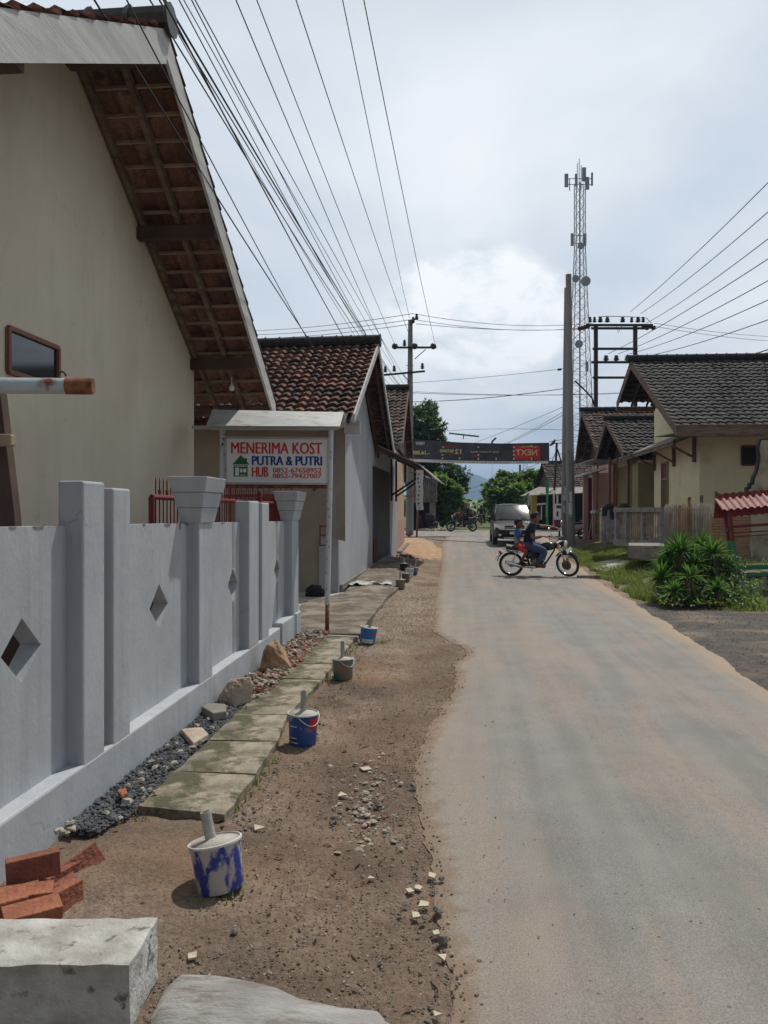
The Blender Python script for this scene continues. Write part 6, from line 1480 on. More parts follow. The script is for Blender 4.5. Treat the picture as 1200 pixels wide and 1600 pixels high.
def bankf(rr):
    y = rr.uniform(12.8, 29); return Rx(y) + .18 + .25 * NZ.noise(V((y, 0, 3))) + abs(rr.gauss(0, 1.2)), y
blades('grass', 'bright green grass on the bank between the road and the balustrade', 42000, bankf, .05, .17, 'grass', 2)
def bf2(rr): y = rr.uniform(11.6, 13.4); return rr.uniform(4.6, 8.5), y
blades('grass', 'short weedy grass around the foot of the pandan clump', 5000, bf2, .03, .12, 'grass', 3)
def bf3(rr):
    px, py = rr.choice([(345, 1392), (508, 1060), (640, 985), (440, 1060), (600, 1003), (930, 905), (945, 897), (646, 900)]); p = G(px, py); return p.x + rr.gauss(0, .05), p.y + rr.gauss(0, .06)
def bf4(rr):
    t = rr.uniform(3.6, 9.3); sd_ = rr.choice([-1.07, -1.06, -1.52, -1.5]); p = S(sd_ + rr.gauss(0, .02), t)
    return p.x, p.y
blades('weeds', 'sparse weeds growing along both edges of the drain slabs', 500, bf4, .015, .05, 'grass', 6)
blades('weeds', 'tiny weeds by the buckets and the road edge', 350, bf3, .02, .06, 'grass', 4, False)
# pandan clump
def pandan(label, px, py, Y, L, n, seed, stemh=.25):
    rr = random.Random(seed); b = P(px, py, Y); g = hgt(b.x, b.y); t = thing('pandan_plant', label, 'plant', (b.x, b.y, g), group='pandan plants at the right road edge')
    m = MB(); top = V((b.x, b.y, b.z)); m.tube([V((b.x, b.y, g - .05)), top], [.035, .025], 6); m.build('stem', 'bark', t)
    m = MB(); md = MB()
    for k in range(n):
        a = rr.uniform(0, 2 * pi); el = rr.uniform(.05, 1.35); l = L * rr.uniform(.7, 1.1); d = V((cos(a) * cos(el), sin(a) * cos(el), sin(el))); s = V((-sin(a), cos(a), 0)); w = .021; uv = (min(1, max(0, rr.gauss(.5, .3))), 0)
        pr = None
        for j in range(7):
            v = j / 6; p = top + d * (l * v) - Z * (l * .38 * v * v * cos(el)); ww = w * (1 - v ** 2.2) + .001
            c = [m.vert(p - s * ww, uv), m.vert(p - Z * ww * .7, uv), m.vert(p + s * ww, uv)]
            if pr: m.f += [[pr[0], pr[1], c[1], c[0]], [pr[1], pr[2], c[2], c[1]]]
            pr = c
    for k in range(n):
        a = rr.uniform(0, 2 * pi); l = L * rr.uniform(.5, 1.0); d = V((cos(a), sin(a), 0)); s = V((-sin(a), cos(a), 0)); uv = (rr.random(), 0); t0 = top - Z * rr.uniform(0, .12); pr = None
        for j in range(5):
            v = j / 4; p = t0 + d * (l * .45 * v) - Z * (l * .8 * v * v); ww = .010 * (1 - v) + .001; c = [md.vert(p - s * ww, uv), md.vert(p + s * ww, uv)]
            if pr: md.f.append([pr[0], pr[1], c[1], c[0]])
            pr = c
    m.build('leaves', 'pandan', t); md.build('dead_leaves', 'dry_leaf', t)
for a in [('pandan rosette at the top left of the clump, tallest', 1062, 862, 12.9, .44, 60, 1), ('bright pandan rosette at the top right of the clump', 1112, 866, 12.9, .42, 55, 2), ('pandan rosette lowest at the left side of the clump', 1034, 905, 12.6, .36, 44, 3), ('small bright pandan rosette low in the middle of the clump', 1078, 903, 12.2, .30, 40, 4), ('pandan rosette between the two upper rosettes', 1085, 882, 12.8, .38, 50, 5), ('dark pandan rosette at the right end of the clump by the green post', 1138, 893, 13.0, .36, 46, 6), ('pandan rosette on the left above the lowest one', 1045, 880, 12.9, .38, 46, 7), ('small low pandan rosette in front at the right', 1122, 922, 12.1, .26, 34, 8), ('dark pandan rosette low and central, at the road edge', 1055, 925, 12.1, .30, 40, 9), ('small pandan rosette at the top between bamboo and brick', 1095, 852, 13.4, .34, 34, 10)]: pandan(a[0], a[1], a[2], a[3], a[4] * 1.08, int(a[5] * 1.4), a[6])
rr = random.Random(4); m = MB()
for _ in range(5200):
    px, py = rr.gauss(1088, 38), rr.uniform(868, 938)
    if px < 1025 + (py - 868) * -.1 or px > 1165: continue
    Y = 13.1 - (py - 868) / 70 * .9 + rr.uniform(-.15, .25); p = P(px, py, Y)
    leaf(m, p, V((rr.gauss(0, 1), rr.gauss(0, 1), rr.gauss(0, .6))), V((0, 0, 1)), rr.uniform(.05, .11), .018, (rr.random() * .7, 0))
m2_ = MB()
for _ in range(900):
    px, py = rr.uniform(1030, 1190), rr.uniform(905, 945); Y = 12.6 - (py - 905) / 40 * .8 + rr.uniform(-.1, .2); p = P(px, py, Y)
    leaf(m2_, p, V((rr.gauss(0, 1), rr.gauss(-.4, 1), rr.gauss(.3, .5))), V((0, 0, 1)), rr.uniform(.06, .13), .02, (rr.random(), 0))
tag(m2_.build('weeds', 'leaf_light'), 'light green low weeds in front of the pandan clump', 'weeds', kind='stuff')
tag(m.build('undergrowth', 'leaf_mango'), 'dark leafy undergrowth filling the pandan clump', 'undergrowth', kind='stuff')
# mountain
m = MB()
def mtn(u, v):
    x = -2200 + 5600 * u; y = 2300 + 1500 * v
    px = 600 + x / 2300 * 1200
    e = 96 * math.exp(-((px - 752) / 62) ** 2) + 46 * math.exp(-((px - 830) / 120) ** 2) + 26 * math.exp(-((px - 600) / 160) ** 2) + 14
    e += 6 * NZ.noise(V((x * .006, 1, 0))) + 3 * NZ.noise(V((x * .02, 2, 0)))
    return V((x, y, max(-5, e * sin(pi * min(1, v * 1.15 + .02)) + 7 * NZ.noise(V((x * .008, y * .008, 0))))))
m.grid(mtn, 200, 24); tag(m.build('hills', 'mountain_green', smooth=True), kind='structure')
# ------------------------------------------------------------------ corrugated shed, tyres and far stalls
shd = thing('corrugated_shed', 'shed with old vertical corrugated sheet front beside the left utility pole', 'shed', P(665, 830, 46))
m = MB(); corr(m, P(640, 786, 46), P(683.5, 784, 46), P(640, 748, 46.05), 15, .05); corr(m, P(650, 749, 46), P(681, 749, 46), P(650, 744, 48), 12, .05); m.build('sheet_front', 'grey_sheet', shd, smooth=True)
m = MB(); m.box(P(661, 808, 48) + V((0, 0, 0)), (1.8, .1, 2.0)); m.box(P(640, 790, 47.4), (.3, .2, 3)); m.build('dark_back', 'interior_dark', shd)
m = MB(); m.beam(P(676, 830, 46.2), P(676, 785, 46.2), .35, .2); m.build('pillar', 'dark_concrete', shd)
m = MB(); m.grid(lambda u, v: P(659 + 20 * u, 746 + 12 * u - 5 * v * (1 - .3 * u) + 1.2 * sin(u * 9), 45.8), 12, 4); m.build('blue_tarp', 'tarp_blue', shd)
for k, (px, py, r, fl, lb) in enumerate([(672, 806, .30, 1, 'topmost tyre of the stack before the corrugated shed'), (672, 811, .31, 1, 'second tyre of the stack before the corrugated shed'), (676, 818, .34, 1, 'wide tyre at the bottom right of the heap by the shed'), (656, 814, .33, 0, 'tyre standing upright left of the stack by the shed')]):
    m = MB(); c = P(px, py, 45.6); R0 = r
    prf_ = [(R0 * .55, -.10), (R0 * .9, -.11), (R0, -.06), (R0, .06), (R0 * .9, .11), (R0 * .55, .10)]
    ax = Matrix.Rotation(R_(8), 3, 'X') if fl else Matrix.Rotation(R_(75), 3, 'Y')
    rings = [[m.vert(c + ax @ V((a * cos(2 * pi * i / 20), a * sin(2 * pi * i / 20), z))) for i in range(20)] for a, z in prf_]
    for a, b in zip(rings, rings[1:] + rings[:1]):
        for i in range(20): m.f.append([a[i], a[(i + 1) % 20], b[(i + 1) % 20], b[i]])
    tag(m.build('old_tyre', 'tyre_rubber', smooth=True, loc=c), lb, 'tyre', 'old tyres heaped by the shed')
m = MB(); rr = random.Random(5)
for _ in range(220): p = P(rr.uniform(655, 697), rr.uniform(818, 828), 45.4 + rr.uniform(-.6, .8)); p.z = .38 + .1 * rr.random(); m.stone(p, rr.uniform(.05, .16))
tag(m.build('shed_rubble', 'light_rock'), 'rubble and stones strewn in front of the corrugated shed', 'rubble', kind='stuff')
ks = thing('kiosk', 'tiny far wooden kiosk with pale roof behind the scooter rider', 'kiosk', P(714, 818, 75))
m = MB(); m.box(P(714, 784, 75), (.95, .9, .12)); m.build('roof', 'zinc', ks)
m = MB(); m.box(P(708, 800, 75), (.1, .8, 2.0)); m.box(P(720, 800, 75), (.1, .8, 2.0)); m.box(P(714, 806, 75.3), (.8, .1, 1.3)); m.build('walls', 'brown_paint', ks)
# far right warung with fuel pump
wr = thing('roadside_stall', 'roadside shop with mottled orange tile roof and zinc canopies behind the bare poles', 'shop', P(880, 825, 47))
ap2, nr2, fr2 = P(846, 724, 50), P(861, 768, 46.5), P(832, 770, 54)
m = MB()
for p, sdd in ((nr2, 51), (fr2, 52)): d = ap2 - p; tiles(m, p, UX, d, 7, d.length, seed=sdd, tw=.23, tc=.25, amp=.03, step=.045, jit=.015)
r = m.build('roof', 'tile_mottled', wr, smooth=True, auto=30)
m = MB(); ridge_tiles(m, ap2 + Z * .06, ap2 + Z * .06 + UX * 7, .12); m.build('ridge_tiles', 'ash_black', r)
m = MB(); m.prism([nr2 + V((.3, 0, 0)), ap2 + V((.3, 0, -.1)), fr2 + V((.3, 0, 0))], V((.05, 0, 0))); m.build('gable_boards', 'dark_wood', wr)
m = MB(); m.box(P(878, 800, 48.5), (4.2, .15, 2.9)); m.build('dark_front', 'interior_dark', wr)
m = MB(); m.prism([P(813, 776, 44.5), P(878, 772, 44.5), P(880, 764, 46.5), P(842, 762, 46.5)], (0, 0, .05)); m.prism([P(868, 773, 43.8), P(912, 771, 43.8), P(912, 762, 46), P(868, 763, 46)], (0, 0, .05)); m.prism([P(816, 783, 44.2), P(824, 772, 44.2), P(828, 772, 45), P(819, 783, 45)], (0, 0, .05)); m.build('canopy', 'grey_sheet', wr)
m = MB(); m.beam(P(834, 812, 46), P(834, 772, 46), .32, .3); m.build('yellow_pillar', 'warung_yellow', wr)
m = MB(); 
for px in (865.5, 871): m.beam(P(px, 822, 44.3), P(px, 770, 44.3), .09, .09)
m.beam(P(846, 812, 45), P(846, 790, 45), .05, .05); m.beam(P(840, 788, 45), P(852, 787, 45), .4, .1); m.build('posts', 'white_plastic', wr)
m = MB(); m.grid(lambda u, v: P(852 + 3 * u, 786 + 22 * v, 45.2 + .1 * sin(u * 9)), 4, 8); m.grid(lambda u, v: P(829 - 5 * u, 774 + 16 * v, 44.4 + .1 * sin(u * 9)), 4, 8); m.build('hanging_cloth', 'cloth_rag', wr)
fp = thing('fuel_pump', 'small white fuel pump cabinet on a red base under the zinc canopy', 'fuel pump', P(873, 822, 44.2))
m = MB(); m.box(P(873.5, 800, 44.2), (.48, .4, .95)); m.build('cabinet', 'white_plastic', fp, bevel=.02)
m = MB(); m.box(P(873.5, 817, 44.2), (.6, .5, .36)); m.build('base', 'red_paint', fp)
m = MB(); m.box(P(871, 803, 44.0) + V((0, -.02, 0)), (.1, .03, .3)); m.box(P(874, 792, 44.0) + V((0, -.02, 0)), (.34, .03, .16)); m.build('display', 'glass_dark', fp)
sgp = thing('sign_pole', 'bright green pole with narrow green sign panel behind the motorcycle rider', 'sign', P(854.5, 820, 43))
m = MB(); m.tube([P(855, 822, 43), P(855, 765, 43)], .05, 8); m.build('pole', 'bright_green', sgp)
m = MB(); m.box(P(855, 760, 43), (.16, .06, .75)); m.build('panel', 'green_paint', sgp)
at = thing('antenna_mast', 'tripod mast with small satellite dish on the far shop roof', 'antenna', P(869, 760, 46))
m = MB(); m.tube([P(866, 775, 46), P(870, 692, 46)], .07, 6); m.tube([P(871, 702, 46), P(877, 722, 46)], .05, 5); m.tube([P(870, 702, 46), P(862, 722, 46)], .02, 5); m.tube([P(864, 693, 46), P(878, 692, 46)], .03, 5); m.build('mast', 'black_metal', at)
m = MB(); m.lathe([(.01, -.1), (.2, -.05), (.28, .06), (.01, .0)], P(864, 692, 46), 10, Matrix.Rotation(R_(-50), 3, 'Y')); m.build('dish', 'iron', at)
tw2 = thing('telecom_tower', 'tiny far lattice tower top seen under the banner', 'tower', P(821, 800, 400))
m = MB(); bt, tp = P(821, 790, 400), P(821, 724, 400)
for k in range(16):
    z0, z1 = bt.z + (tp.z - bt.z) * k / 16, bt.z + (tp.z - bt.z) * (k + 1) / 16
    for a, b in ((-1, -1), (1, 1)): m.tube([V((bt.x + a * .9, 400, z0)), V((bt.x + b * .9, 400, z1))], .16, 3)
    m.tube([V((bt.x - .9, 400, z0)), V((bt.x + .9, 400, z1))], .1, 3)
m.build('lattice', 'tower_grey', tw2)
m = MB(); m.tube([P(812.5, 800, 90), P(812.5, 726, 90)], .12, 6); tag(m.build('far_pole', 'iron'), 'thin dark far pole seen below the red end of the banner', 'pole')
# ------------------------------------------------------------------ vehicles
def rotM(loc=(0, 0, 0), rz=0, ry=0, rx=0): return Matrix.Translation(V(loc)) @ Matrix.Rotation(rz, 4, 'Z') @ Matrix.Rotation(ry, 4, 'Y') @ Matrix.Rotation(rx, 4, 'X')
def mk(Mx): m = MB(); m.M = Mx; return m
def wheel2(parent, c, r, tw_, Mx=None, nsp=36, nme='wheel', rimm='chrome', hub='engine_metal', thick=False, alloy=0):
    """two-wheeler wheel in the x-z plane"""
    T = (Mx or Matrix.Identity(4)) @ Matrix.Translation(V(c)) @ Matrix.Rotation(R_(90), 4, 'X')
    def ringm(rad, tube_r, n=36, k=8, sq=1.0):
        m = mk(T); rg = []
        for i in range(n):
            a = 2 * pi * i / n
            rg.append([m.vert(((rad + tube_r * cos(2 * pi * j / k)) * cos(a), (rad + tube_r * cos(2 * pi * j / k)) * sin(a), tube_r * sq * sin(2 * pi * j / k))) for j in range(k)])
        for i in range(n):
            for j in range(k): m.f.append([rg[i][j], rg[(i + 1) % n][j], rg[(i + 1) % n][(j + 1) % k], rg[i][(j + 1) % k]])
        return m
    w = ringm(r - tw_ * .95, .014, sq=1.4).build(nme, rimm, parent, world=False, smooth=True)
    ringm(r - tw_ * .5, tw_ * .5).build('tyre', 'tyre_rubber', w, world=False, smooth=True)
    m = mk(T)
    if alloy:
        for i in range(alloy):
            a = 2 * pi * i / alloy; m.beam((.03 * cos(a), .03 * sin(a), 0), ((r - tw_) * cos(a), (r - tw_) * sin(a), 0), .025, .03)
    else:
        for i in range(nsp):
            a = 2 * pi * i / nsp; b = a + (.35 if i % 2 else -.35); zz = .025 if i % 4 < 2 else -.025
            m.tube([(.045 * cos(b), .045 * sin(b), zz), ((r - tw_) * cos(a), (r - tw_) * sin(a), 0)], .0028, 3, cap=False)
    m.build('spokes', 'galv' if not alloy else 'black_paint', w, world=False)
    m = mk(T); m.lathe([(.02, -.06), (.06, -.045), (.062, .045), (.02, .06)], n=18); m.build('hub', hub, w, world=False, smooth=True, auto=40)
    return w
def fender(m, c, r, a0, a1, w, n=14, th=.012):
    c = V(c)
    def f(u, v):
        a = a0 + (a1 - a0) * u; k = (2 * v - 1); rr_ = r - abs(k) ** 2 * .035
        return V((c.x + rr_ * cos(a), c.y + k * w, c.z + rr_ * sin(a)))
    m.grid(f, n, 6)
def motorbike():
    F, B = G(889, 902.3), G(799, 900.5); d = (F - B); ang = atan2(d.y, d.x); wb = 1.27
    t = thing('motorcycle', 'old black and chrome motorcycle turning across the road under a man and a boy', 'motorcycle', (B.x, B.y, .012), ang)
    t.rotation_euler = (R_(6), 0, ang)      # leaning towards the camera
    I = Matrix.Identity(4)
    ST = rotM((wb - .12, 0, .72)) @ Matrix.Rotation(R_(-27), 4, Vector_axis) @ rotM((-(wb - .12), 0, -.72))
    wheel2(t, (0, 0, .28), .285, .065, hub='galv')
    wheel2(t, (wb, 0, .285), .29, .06, Mx=ST, hub='gold_metal')
    m = mk(ST)
    for s in (-.075, .075): m.tube([(wb, s, .29), (wb - .05, s, .42)], .026, 8)
    m.build('fork_leg', 'engine_metal', t, world=False, smooth=True)
    m = mk(ST)
    for s in (-.075, .075): m.tube([(wb - .04, s, .40), (wb - .19, s, .80)], .017, 8)
    m.box((wb - .15, 0, .70), (.06, .2, .03)); m.box((wb - .185, 0, .80), (.06, .2, .03)); m.build('fork_tubes', 'chrome', t, world=False, smooth=True, auto=40)
    m = mk(ST); fender(m, (wb, 0, .29), .335, R_(35), R_(150), .055); m.build('front_fender', 'black_paint', t, world=False, smooth=True)
    m = mk(I); fender(m, (0, 0, .29), .345, R_(60), R_(168), .07); m.build('rear_fender', 'chrome', t, world=False, smooth=True)
    m = mk(I)
    for s in (-.05, .05):
        m.tube([(wb - .25, s * .4, .78), (wb - .30, s, .60), (.78, s * 1.6, .30), (.42, s * 2, .26)], .017, 7)
        m.tube([(wb - .27, s * .3, .74), (.72, s * 1.2, .66), (.05, s * 2.2, .60), (-.08, s * 2.2, .60)], .017, 7)
        m.tube([(.42, s * 2, .26), (.36, s * 2, .45), (.30, s * 2, .60)], .017, 7)
        m.tube([(.42, s * 2.2, .27), (0, s * 2.2, .28)], .018, 7)
    m.tube([(wb - .27, 0, .80), (wb - .22, 0, .66)], .03, 8); m.build('frame', 'black_metal', t, world=False, smooth=True)
    m = mk(I)
    for s in (-.12, .12):
        m.tube([(.02, s, .30), (.13, s, .58)], .012, 6)
        m.tube([(.03 + .10 * k / 60 + 0, s + .028 * cos(k * .9), .32 + .23 * k / 60 + 0) for k in range(0, 61)][::1], .006, 4, cap=False)
    m.build('shock_absorbers', 'chrome', t, world=False)
    m = mk(I); m.ball((.60, 0, .36), (.17, .13, .11), 14, 10); m.box((.72, 0, .42), (.12, .15, .2), rot=Matrix.Rotation(R_(15), 3, 'Y'))
    for k in range(5): m.box((.70 + k * .012, 0, .45 + k * .032), (.17, .19, .009), rot=Matrix.Rotation(R_(15), 3, 'Y'))
    m.lathe([(.01, -.16), (.09, -.155), (.10, -.13), (.1, .13), (.09, .155), (.01, .16)], (.56, 0, .35), 16, Matrix.Rotation(R_(90), 3, 'X')); m.build('engine', 'engine_metal', t, world=False, smooth=True, auto=35)
    m = mk(I); m.box((.52, -.02, .50), (.24, .14, .16)); m.ball((.60, -.12, .52), (.06, .05, .05), 10, 8); m.tube([(.55, 0, .5), (.42, -.02, .55)], .035, 8); m.build('carburettor', 'black_metal', t, world=False, smooth=True, auto=40)
    m = mk(I); m.ball((.42, 0, .50), (.13, .11, .10), 12, 8); m.build('side_cover', 'black_paint', t, world=False, smooth=True)
    m = mk(I)
    def tf(q): return V((q.x * (1 - .12 * q.x), q.y * (.72 + .28 * q.x if q.x < 0 else 1) * (1 - .25 * max(0, q.z)), q.z * (1 if q.z > 0 else .75)))
    m.ball((.84, 0, .69), (.21, .125, .115), 20, 12, fn=tf, rot=Matrix.Rotation(R_(-6), 3, 'Y')); tk = m.build('fuel_tank', 'black_paint', t, world=False, smooth=True)
    m = mk(I); m.lathe([(.03, 0), (.032, .012), (.01, .016)], (.84, 0, .795), 12); m.build('tank_cap', 'chrome', tk, world=False, smooth=True)
    m = mk(I)
    def sf_(u, v):
        x = -.10 + .78 * u; y = (2 * v - 1) * (.115 + .015 * sin(u * 5)); z = .66 + .055 * (1 - (2 * v - 1) ** 4) - .02 * sin(u * pi) + .035 * (1 - u) ** 3
        return V((x, y, z))
    m.grid(sf_, 20, 8)
    m.grid(lambda u, v: V((-.10 + .78 * u, -(.115 + .015 * sin(u * 5)), .60 + (.06 - .02 * sin(u * pi) + .035 * (1 - u) ** 3) * v)), 20, 1); m.grid(lambda u, v: V((-.10 + .78 * u, (.115 + .015 * sin(u * 5)), .60 + (.06 - .02 * sin(u * pi) + .035 * (1 - u) ** 3) * v)), 20, 1)
    m.box((-.09, 0, .66), (.05, .2, .09)); m.build('seat', 'seat_vinyl', t, world=False, smooth=True, auto=50)
    m = mk(I); m.tube([(.38, -.14, .60), (-.02, -.15, .62), (-.17, -.10, .65), (-.19, 0, .66), (-.17, .10, .65), (-.02, .15, .62), (.38, .14, .60)], .011, 7); m.build('grab_rail', 'chrome', t, world=False, smooth=True)
    m = mk(I); m.tube([(.70, -.10, .48), (.76, -.13, .38), (.70, -.15, .25), (.5, -.155, .225), (.30, -.155, .24)], .019, 8); m.tube([(.30, -.155, .24), (.22, -.16, .26), (-.05, -.17, .335), (-.13, -.17, .355)], [.022, .045, .052, .04], 12); ex = m.build('exhaust', 'chrome', t, world=False, smooth=True)
    m = mk(ST); hb = (wb - .21, 0, .86)
    m.tube([(wb - .32, -.36, 1.00), (wb - .25, -.24, 1.02), (wb - .19, -.12, .90), (wb - .17, 0, .86), (wb - .19, .12, .90), (wb - .25, .24, 1.02), (wb - .32, .36, 1.00)], .011, 8); hbm = m.build('handlebar', 'chrome', t, world=False, smooth=True)
    m = mk(ST)
    for s in (-1, 1): m.tube([(wb - .32, s * .36, 1.0), (wb - .265, s * .27, 1.016)], .017, 8); m.tube([(wb - .20, s * .34, 1.0), (wb - .22, s * .24, 1.03)], .006, 5)
    m.build('grips', 'tyre_rubber', hbm, world=False, smooth=True)
    for s in (-1, 1):
        m = mk(ST); m.tube([(wb - .24, s * .25, 1.02), (wb - .26, s * .30, 1.16)], .005, 5); m.ball((wb - .26, s * .31, 1.19), (.02, .06, .035), 12, 8); m.build('mirror', 'chrome', t, world=False, smooth=True)
    m = mk(ST); m.lathe([(.01, -.10), (.06, -.08), (.085, 0), (.088, .03)], (wb - .06, 0, .77), 18, Matrix.Rotation(R_(90), 3, 'Y')); hl = m.build('headlight', 'black_paint', t, world=False, smooth=True)
    m = mk(ST); m.lathe([(.084, .03), (.07, .045), (.01, .055)], (wb - .06, 0, .77), 18, Matrix.Rotation(R_(90), 3, 'Y')); m.build('lens', 'head_lamp', hl, world=False, smooth=True)
    m = mk(ST); m.lathe([(.01, 0), (.04, .01), (.042, .05), (.01, .055)], (wb - .14, -.05, .88), 14); m.lathe([(.01, 0), (.04, .01), (.042, .05), (.01, .055)], (wb - .14, .05, .88), 14); m.build('gauges', 'black_metal', t, world=False, smooth=True)
    for s in (-1, 1):
        m = mk(ST); m.tube([(wb - .12, s * .08, .76), (wb - .12, s * .17, .76)], .006, 5); m.ball((wb - .11, s * .20, .76), (.035, .03, .03), 10, 8); m.build('indicator', 'orange_lens', t, world=False, smooth=True)
    m = mk(ST); m.box((wb + .055, 0, .63), (.01, .26, .10), rot=Matrix.Rotation(R_(-18), 3, 'Y')); fpz = m.build('number_plate', 'plate_white', t, world=False)
    m = mk(I); m.box((-.26, 0, .56), (.05, .10, .07)); m.build('tail_light', 'red_lens', t, world=False, bevel=.012)
    m = mk(I); m.box((-.34, 0, .44), (.008, .20, .12), rot=Matrix.Rotation(R_(20), 3, 'Y')); m.build('rear_plate', 'plate_white', t, world=False)
    m = mk(I); m.tube([(.60, -.22, .26), (.60, .22, .26)], .012, 6); m.tube([(.60, -.13, .26), (.60, -.23, .26)], .018, 8); m.tube([(.24, -.19, .30), (.24, .19, .30)], .012, 6); m.tube([(.5, .14, .25), (.45, .2, .08)], .009, 6); m.build('foot_pegs', 'black_metal', t, world=False, smooth=True)
    m = mk(ST); m.tube([(wb - .2, 0, .88), (wb - .03, -.05, .80), (wb - .06, -.09, .55), (wb - .01, -.08, .33)], .005, 5); m.tube([(wb - .22, .05, .95), (wb - .02, .08, .86), (wb - .2, .1, .7)], .005, 5); m.build('cables', 'wire', t, world=False)
    m = mk(ST); m.lathe([(.05, -.004), (.115, -.004), (.115, .004), (.05, .004)], (wb, -.055, .285), 22, Matrix.Rotation(R_(90), 3, 'X')); m.build('brake_disc', 'gold_metal', t, world=False)
    return t
Vector_axis = V((-.35, 0, 1)).normalized()
bike = motorbike()
def scooter(name, label, loc, rz, bodym='black_paint', detail=True, group=None, accent='galv'):
    t = thing(name, label, 'scooter', loc, rz, group); wb = 1.26; I = Matrix.Identity(4)
    wheel2(t, (0, 0, .26), .265, .085, alloy=5, rimm='galv'); wheel2(t, (wb, 0, .26), .265, .08, alloy=5, rimm='galv')
    m = mk(I)   # front shield and leg guard: closed loft
    secs_ = [(1.02, .98, .05, .03), (1.12, .90, .15, .07), (1.15, .74, .19, .09), (1.13, .56, .17, .10), (1.06, .42, .13, .09)]
    rg = []
    for (x, z, hw, dp) in secs_:
        rg.append([m.vert((x + dp * cos(a) - .03, hw * sin(a), z + .04 * cos(a))) for a in [2 * pi * i / 12 for i in range(12)]])
    for a, b in zip(rg, rg[1:]):
        for i in range(12): m.f.append([a[i], a[(i + 1) % 12], b[(i + 1) % 12], b[i]])
    m.f += [rg[0][::-1], rg[-1]]
    fb_ = m.build('front_shield', bodym, t, world=False, smooth=True)
    m = mk(I); m.ball((1.19, 0, .86), (.03, .09, .05), 10, 8); m.build('headlight', 'head_lamp', t, world=False, smooth=True)
    m = mk(I); fender(m, (wb, 0, .26), .31, R_(30), R_(165), .055); m.build('front_fender', bodym, t, world=False, smooth=True)
    m = mk(I); m.prism([(1.06, -.14, .32), (1.06, -.14, .26), (.45, -.14, .24), (.40, -.14, .32)], (0, .28, 0)); m.build('floorboard', 'black_metal', t, world=False)
    m = mk(I); rg = []
    for (x, z, hw, hh) in [(.56, .46, .10, .16), (.45, .50, .13, .20), (.2, .56, .15, .17), (-.1, .64, .12, .12), (-.32, .74, .05, .05)]:
        rg.append([m.vert((x, hw * sin(a), z + hh * cos(a))) for a in [2 * pi * i / 12 for i in range(12)]])
    for a, b in zip(rg, rg[1:]):
        for i in range(12): m.f.append([a[i], a[(i + 1) % 12], b[(i + 1) % 12], b[i]])
    m.f += [rg[0][::-1], rg[-1]]
    m.build('rear_body', bodym, t, world=False, smooth=True)
    m = mk(I); m.grid(lambda u, v: V((-.2 + .75 * u, (2 * v - 1) * .13, .76 + .035 * (1 - (2 * v - 1) ** 2) + .06 * (1 - u) ** 2 - .03 * sin(pi * u))), 12, 6); m.box((.17, 0, .73), (.72, .22, .07)); m.build('seat', 'seat_vinyl', t, world=False, smooth=True)
    m = mk(I); m.ball((.12, 0, .28), (.20, .10, .11), 12, 8); m.tube([(wb, 0, .26), (wb - .16, 0, .62)], .04, 8); m.tube([(.3, -.12, .22), (0, -.16, .26), (-.2, -.16, .33)], [.03, .05, .05], 10); m.build('engine', 'engine_metal', t, world=False, smooth=True)
    m = mk(I); m.tube([(.93, -.34, 1.02), (1.0, -.12, 1.02), (1.0, .12, 1.02), (.93, .34, 1.02)], .018, 8); hb = m.build('handlebar', 'black_metal', t, world=False, smooth=True)
    m = mk(I)
    for s in (-1, 1): m.tube([(.98, s * .2, 1.03), (1.0, s * .27, 1.17)], .006, 5); m.ball((1.0, s * .29, 1.20), (.015, .055, .035), 10, 6)
    m.build('mirrors', 'black_metal', hb, world=False, smooth=True)
    m = mk(I); m.tube([(-.05, -.12, .84), (-.28, -.1, .88), (-.32, 0, .89), (-.28, .1, .88), (-.05, .12, .84)], .014, 6); m.build('grab_rail', accent, t, world=False, smooth=True)
    m = mk(I); m.ball((-.34, 0, .70), (.03, .08, .04), 10, 6); m.build('tail_light', 'red_lens', t, world=False, smooth=True)
    m = mk(I); m.box((-.42, 0, .52), (.01, .2, .1)); m.beam((-.3, 0, .64), (-.42, 0, .48), .1, .02); m.build('rear_plate', 'black_metal', t, world=False)
    return t
z43 = hgt(4, 43) + .03
sB = P(738.5, 0, 43.2); sF = P(702.5, 0, 43.0); ang = atan2(sF.y - sB.y, sF.x - sB.x)
scoot = scooter('scooter', 'dark scooter crossing the junction with a man and a child in red on it', (sB.x, sB.y, z43), ang)
scoot2 = scooter('scooter', 'distant scooter heading away down the road under a rider in black', (P(752, 0, 64).x, 64, .40), R_(83))
scoot3 = scooter('scooter', 'white and black scooter parked behind the bare concrete poles', (P(912, 0, 35).x, 35.4, hgt(9.2, 35.4) + .01), R_(215), bodym='white_plastic')
scoot4 = scooter('scooter', 'scooter with red rider heading off left of the distant rider', (P(741, 0, 70).x, 70, .40), R_(150))
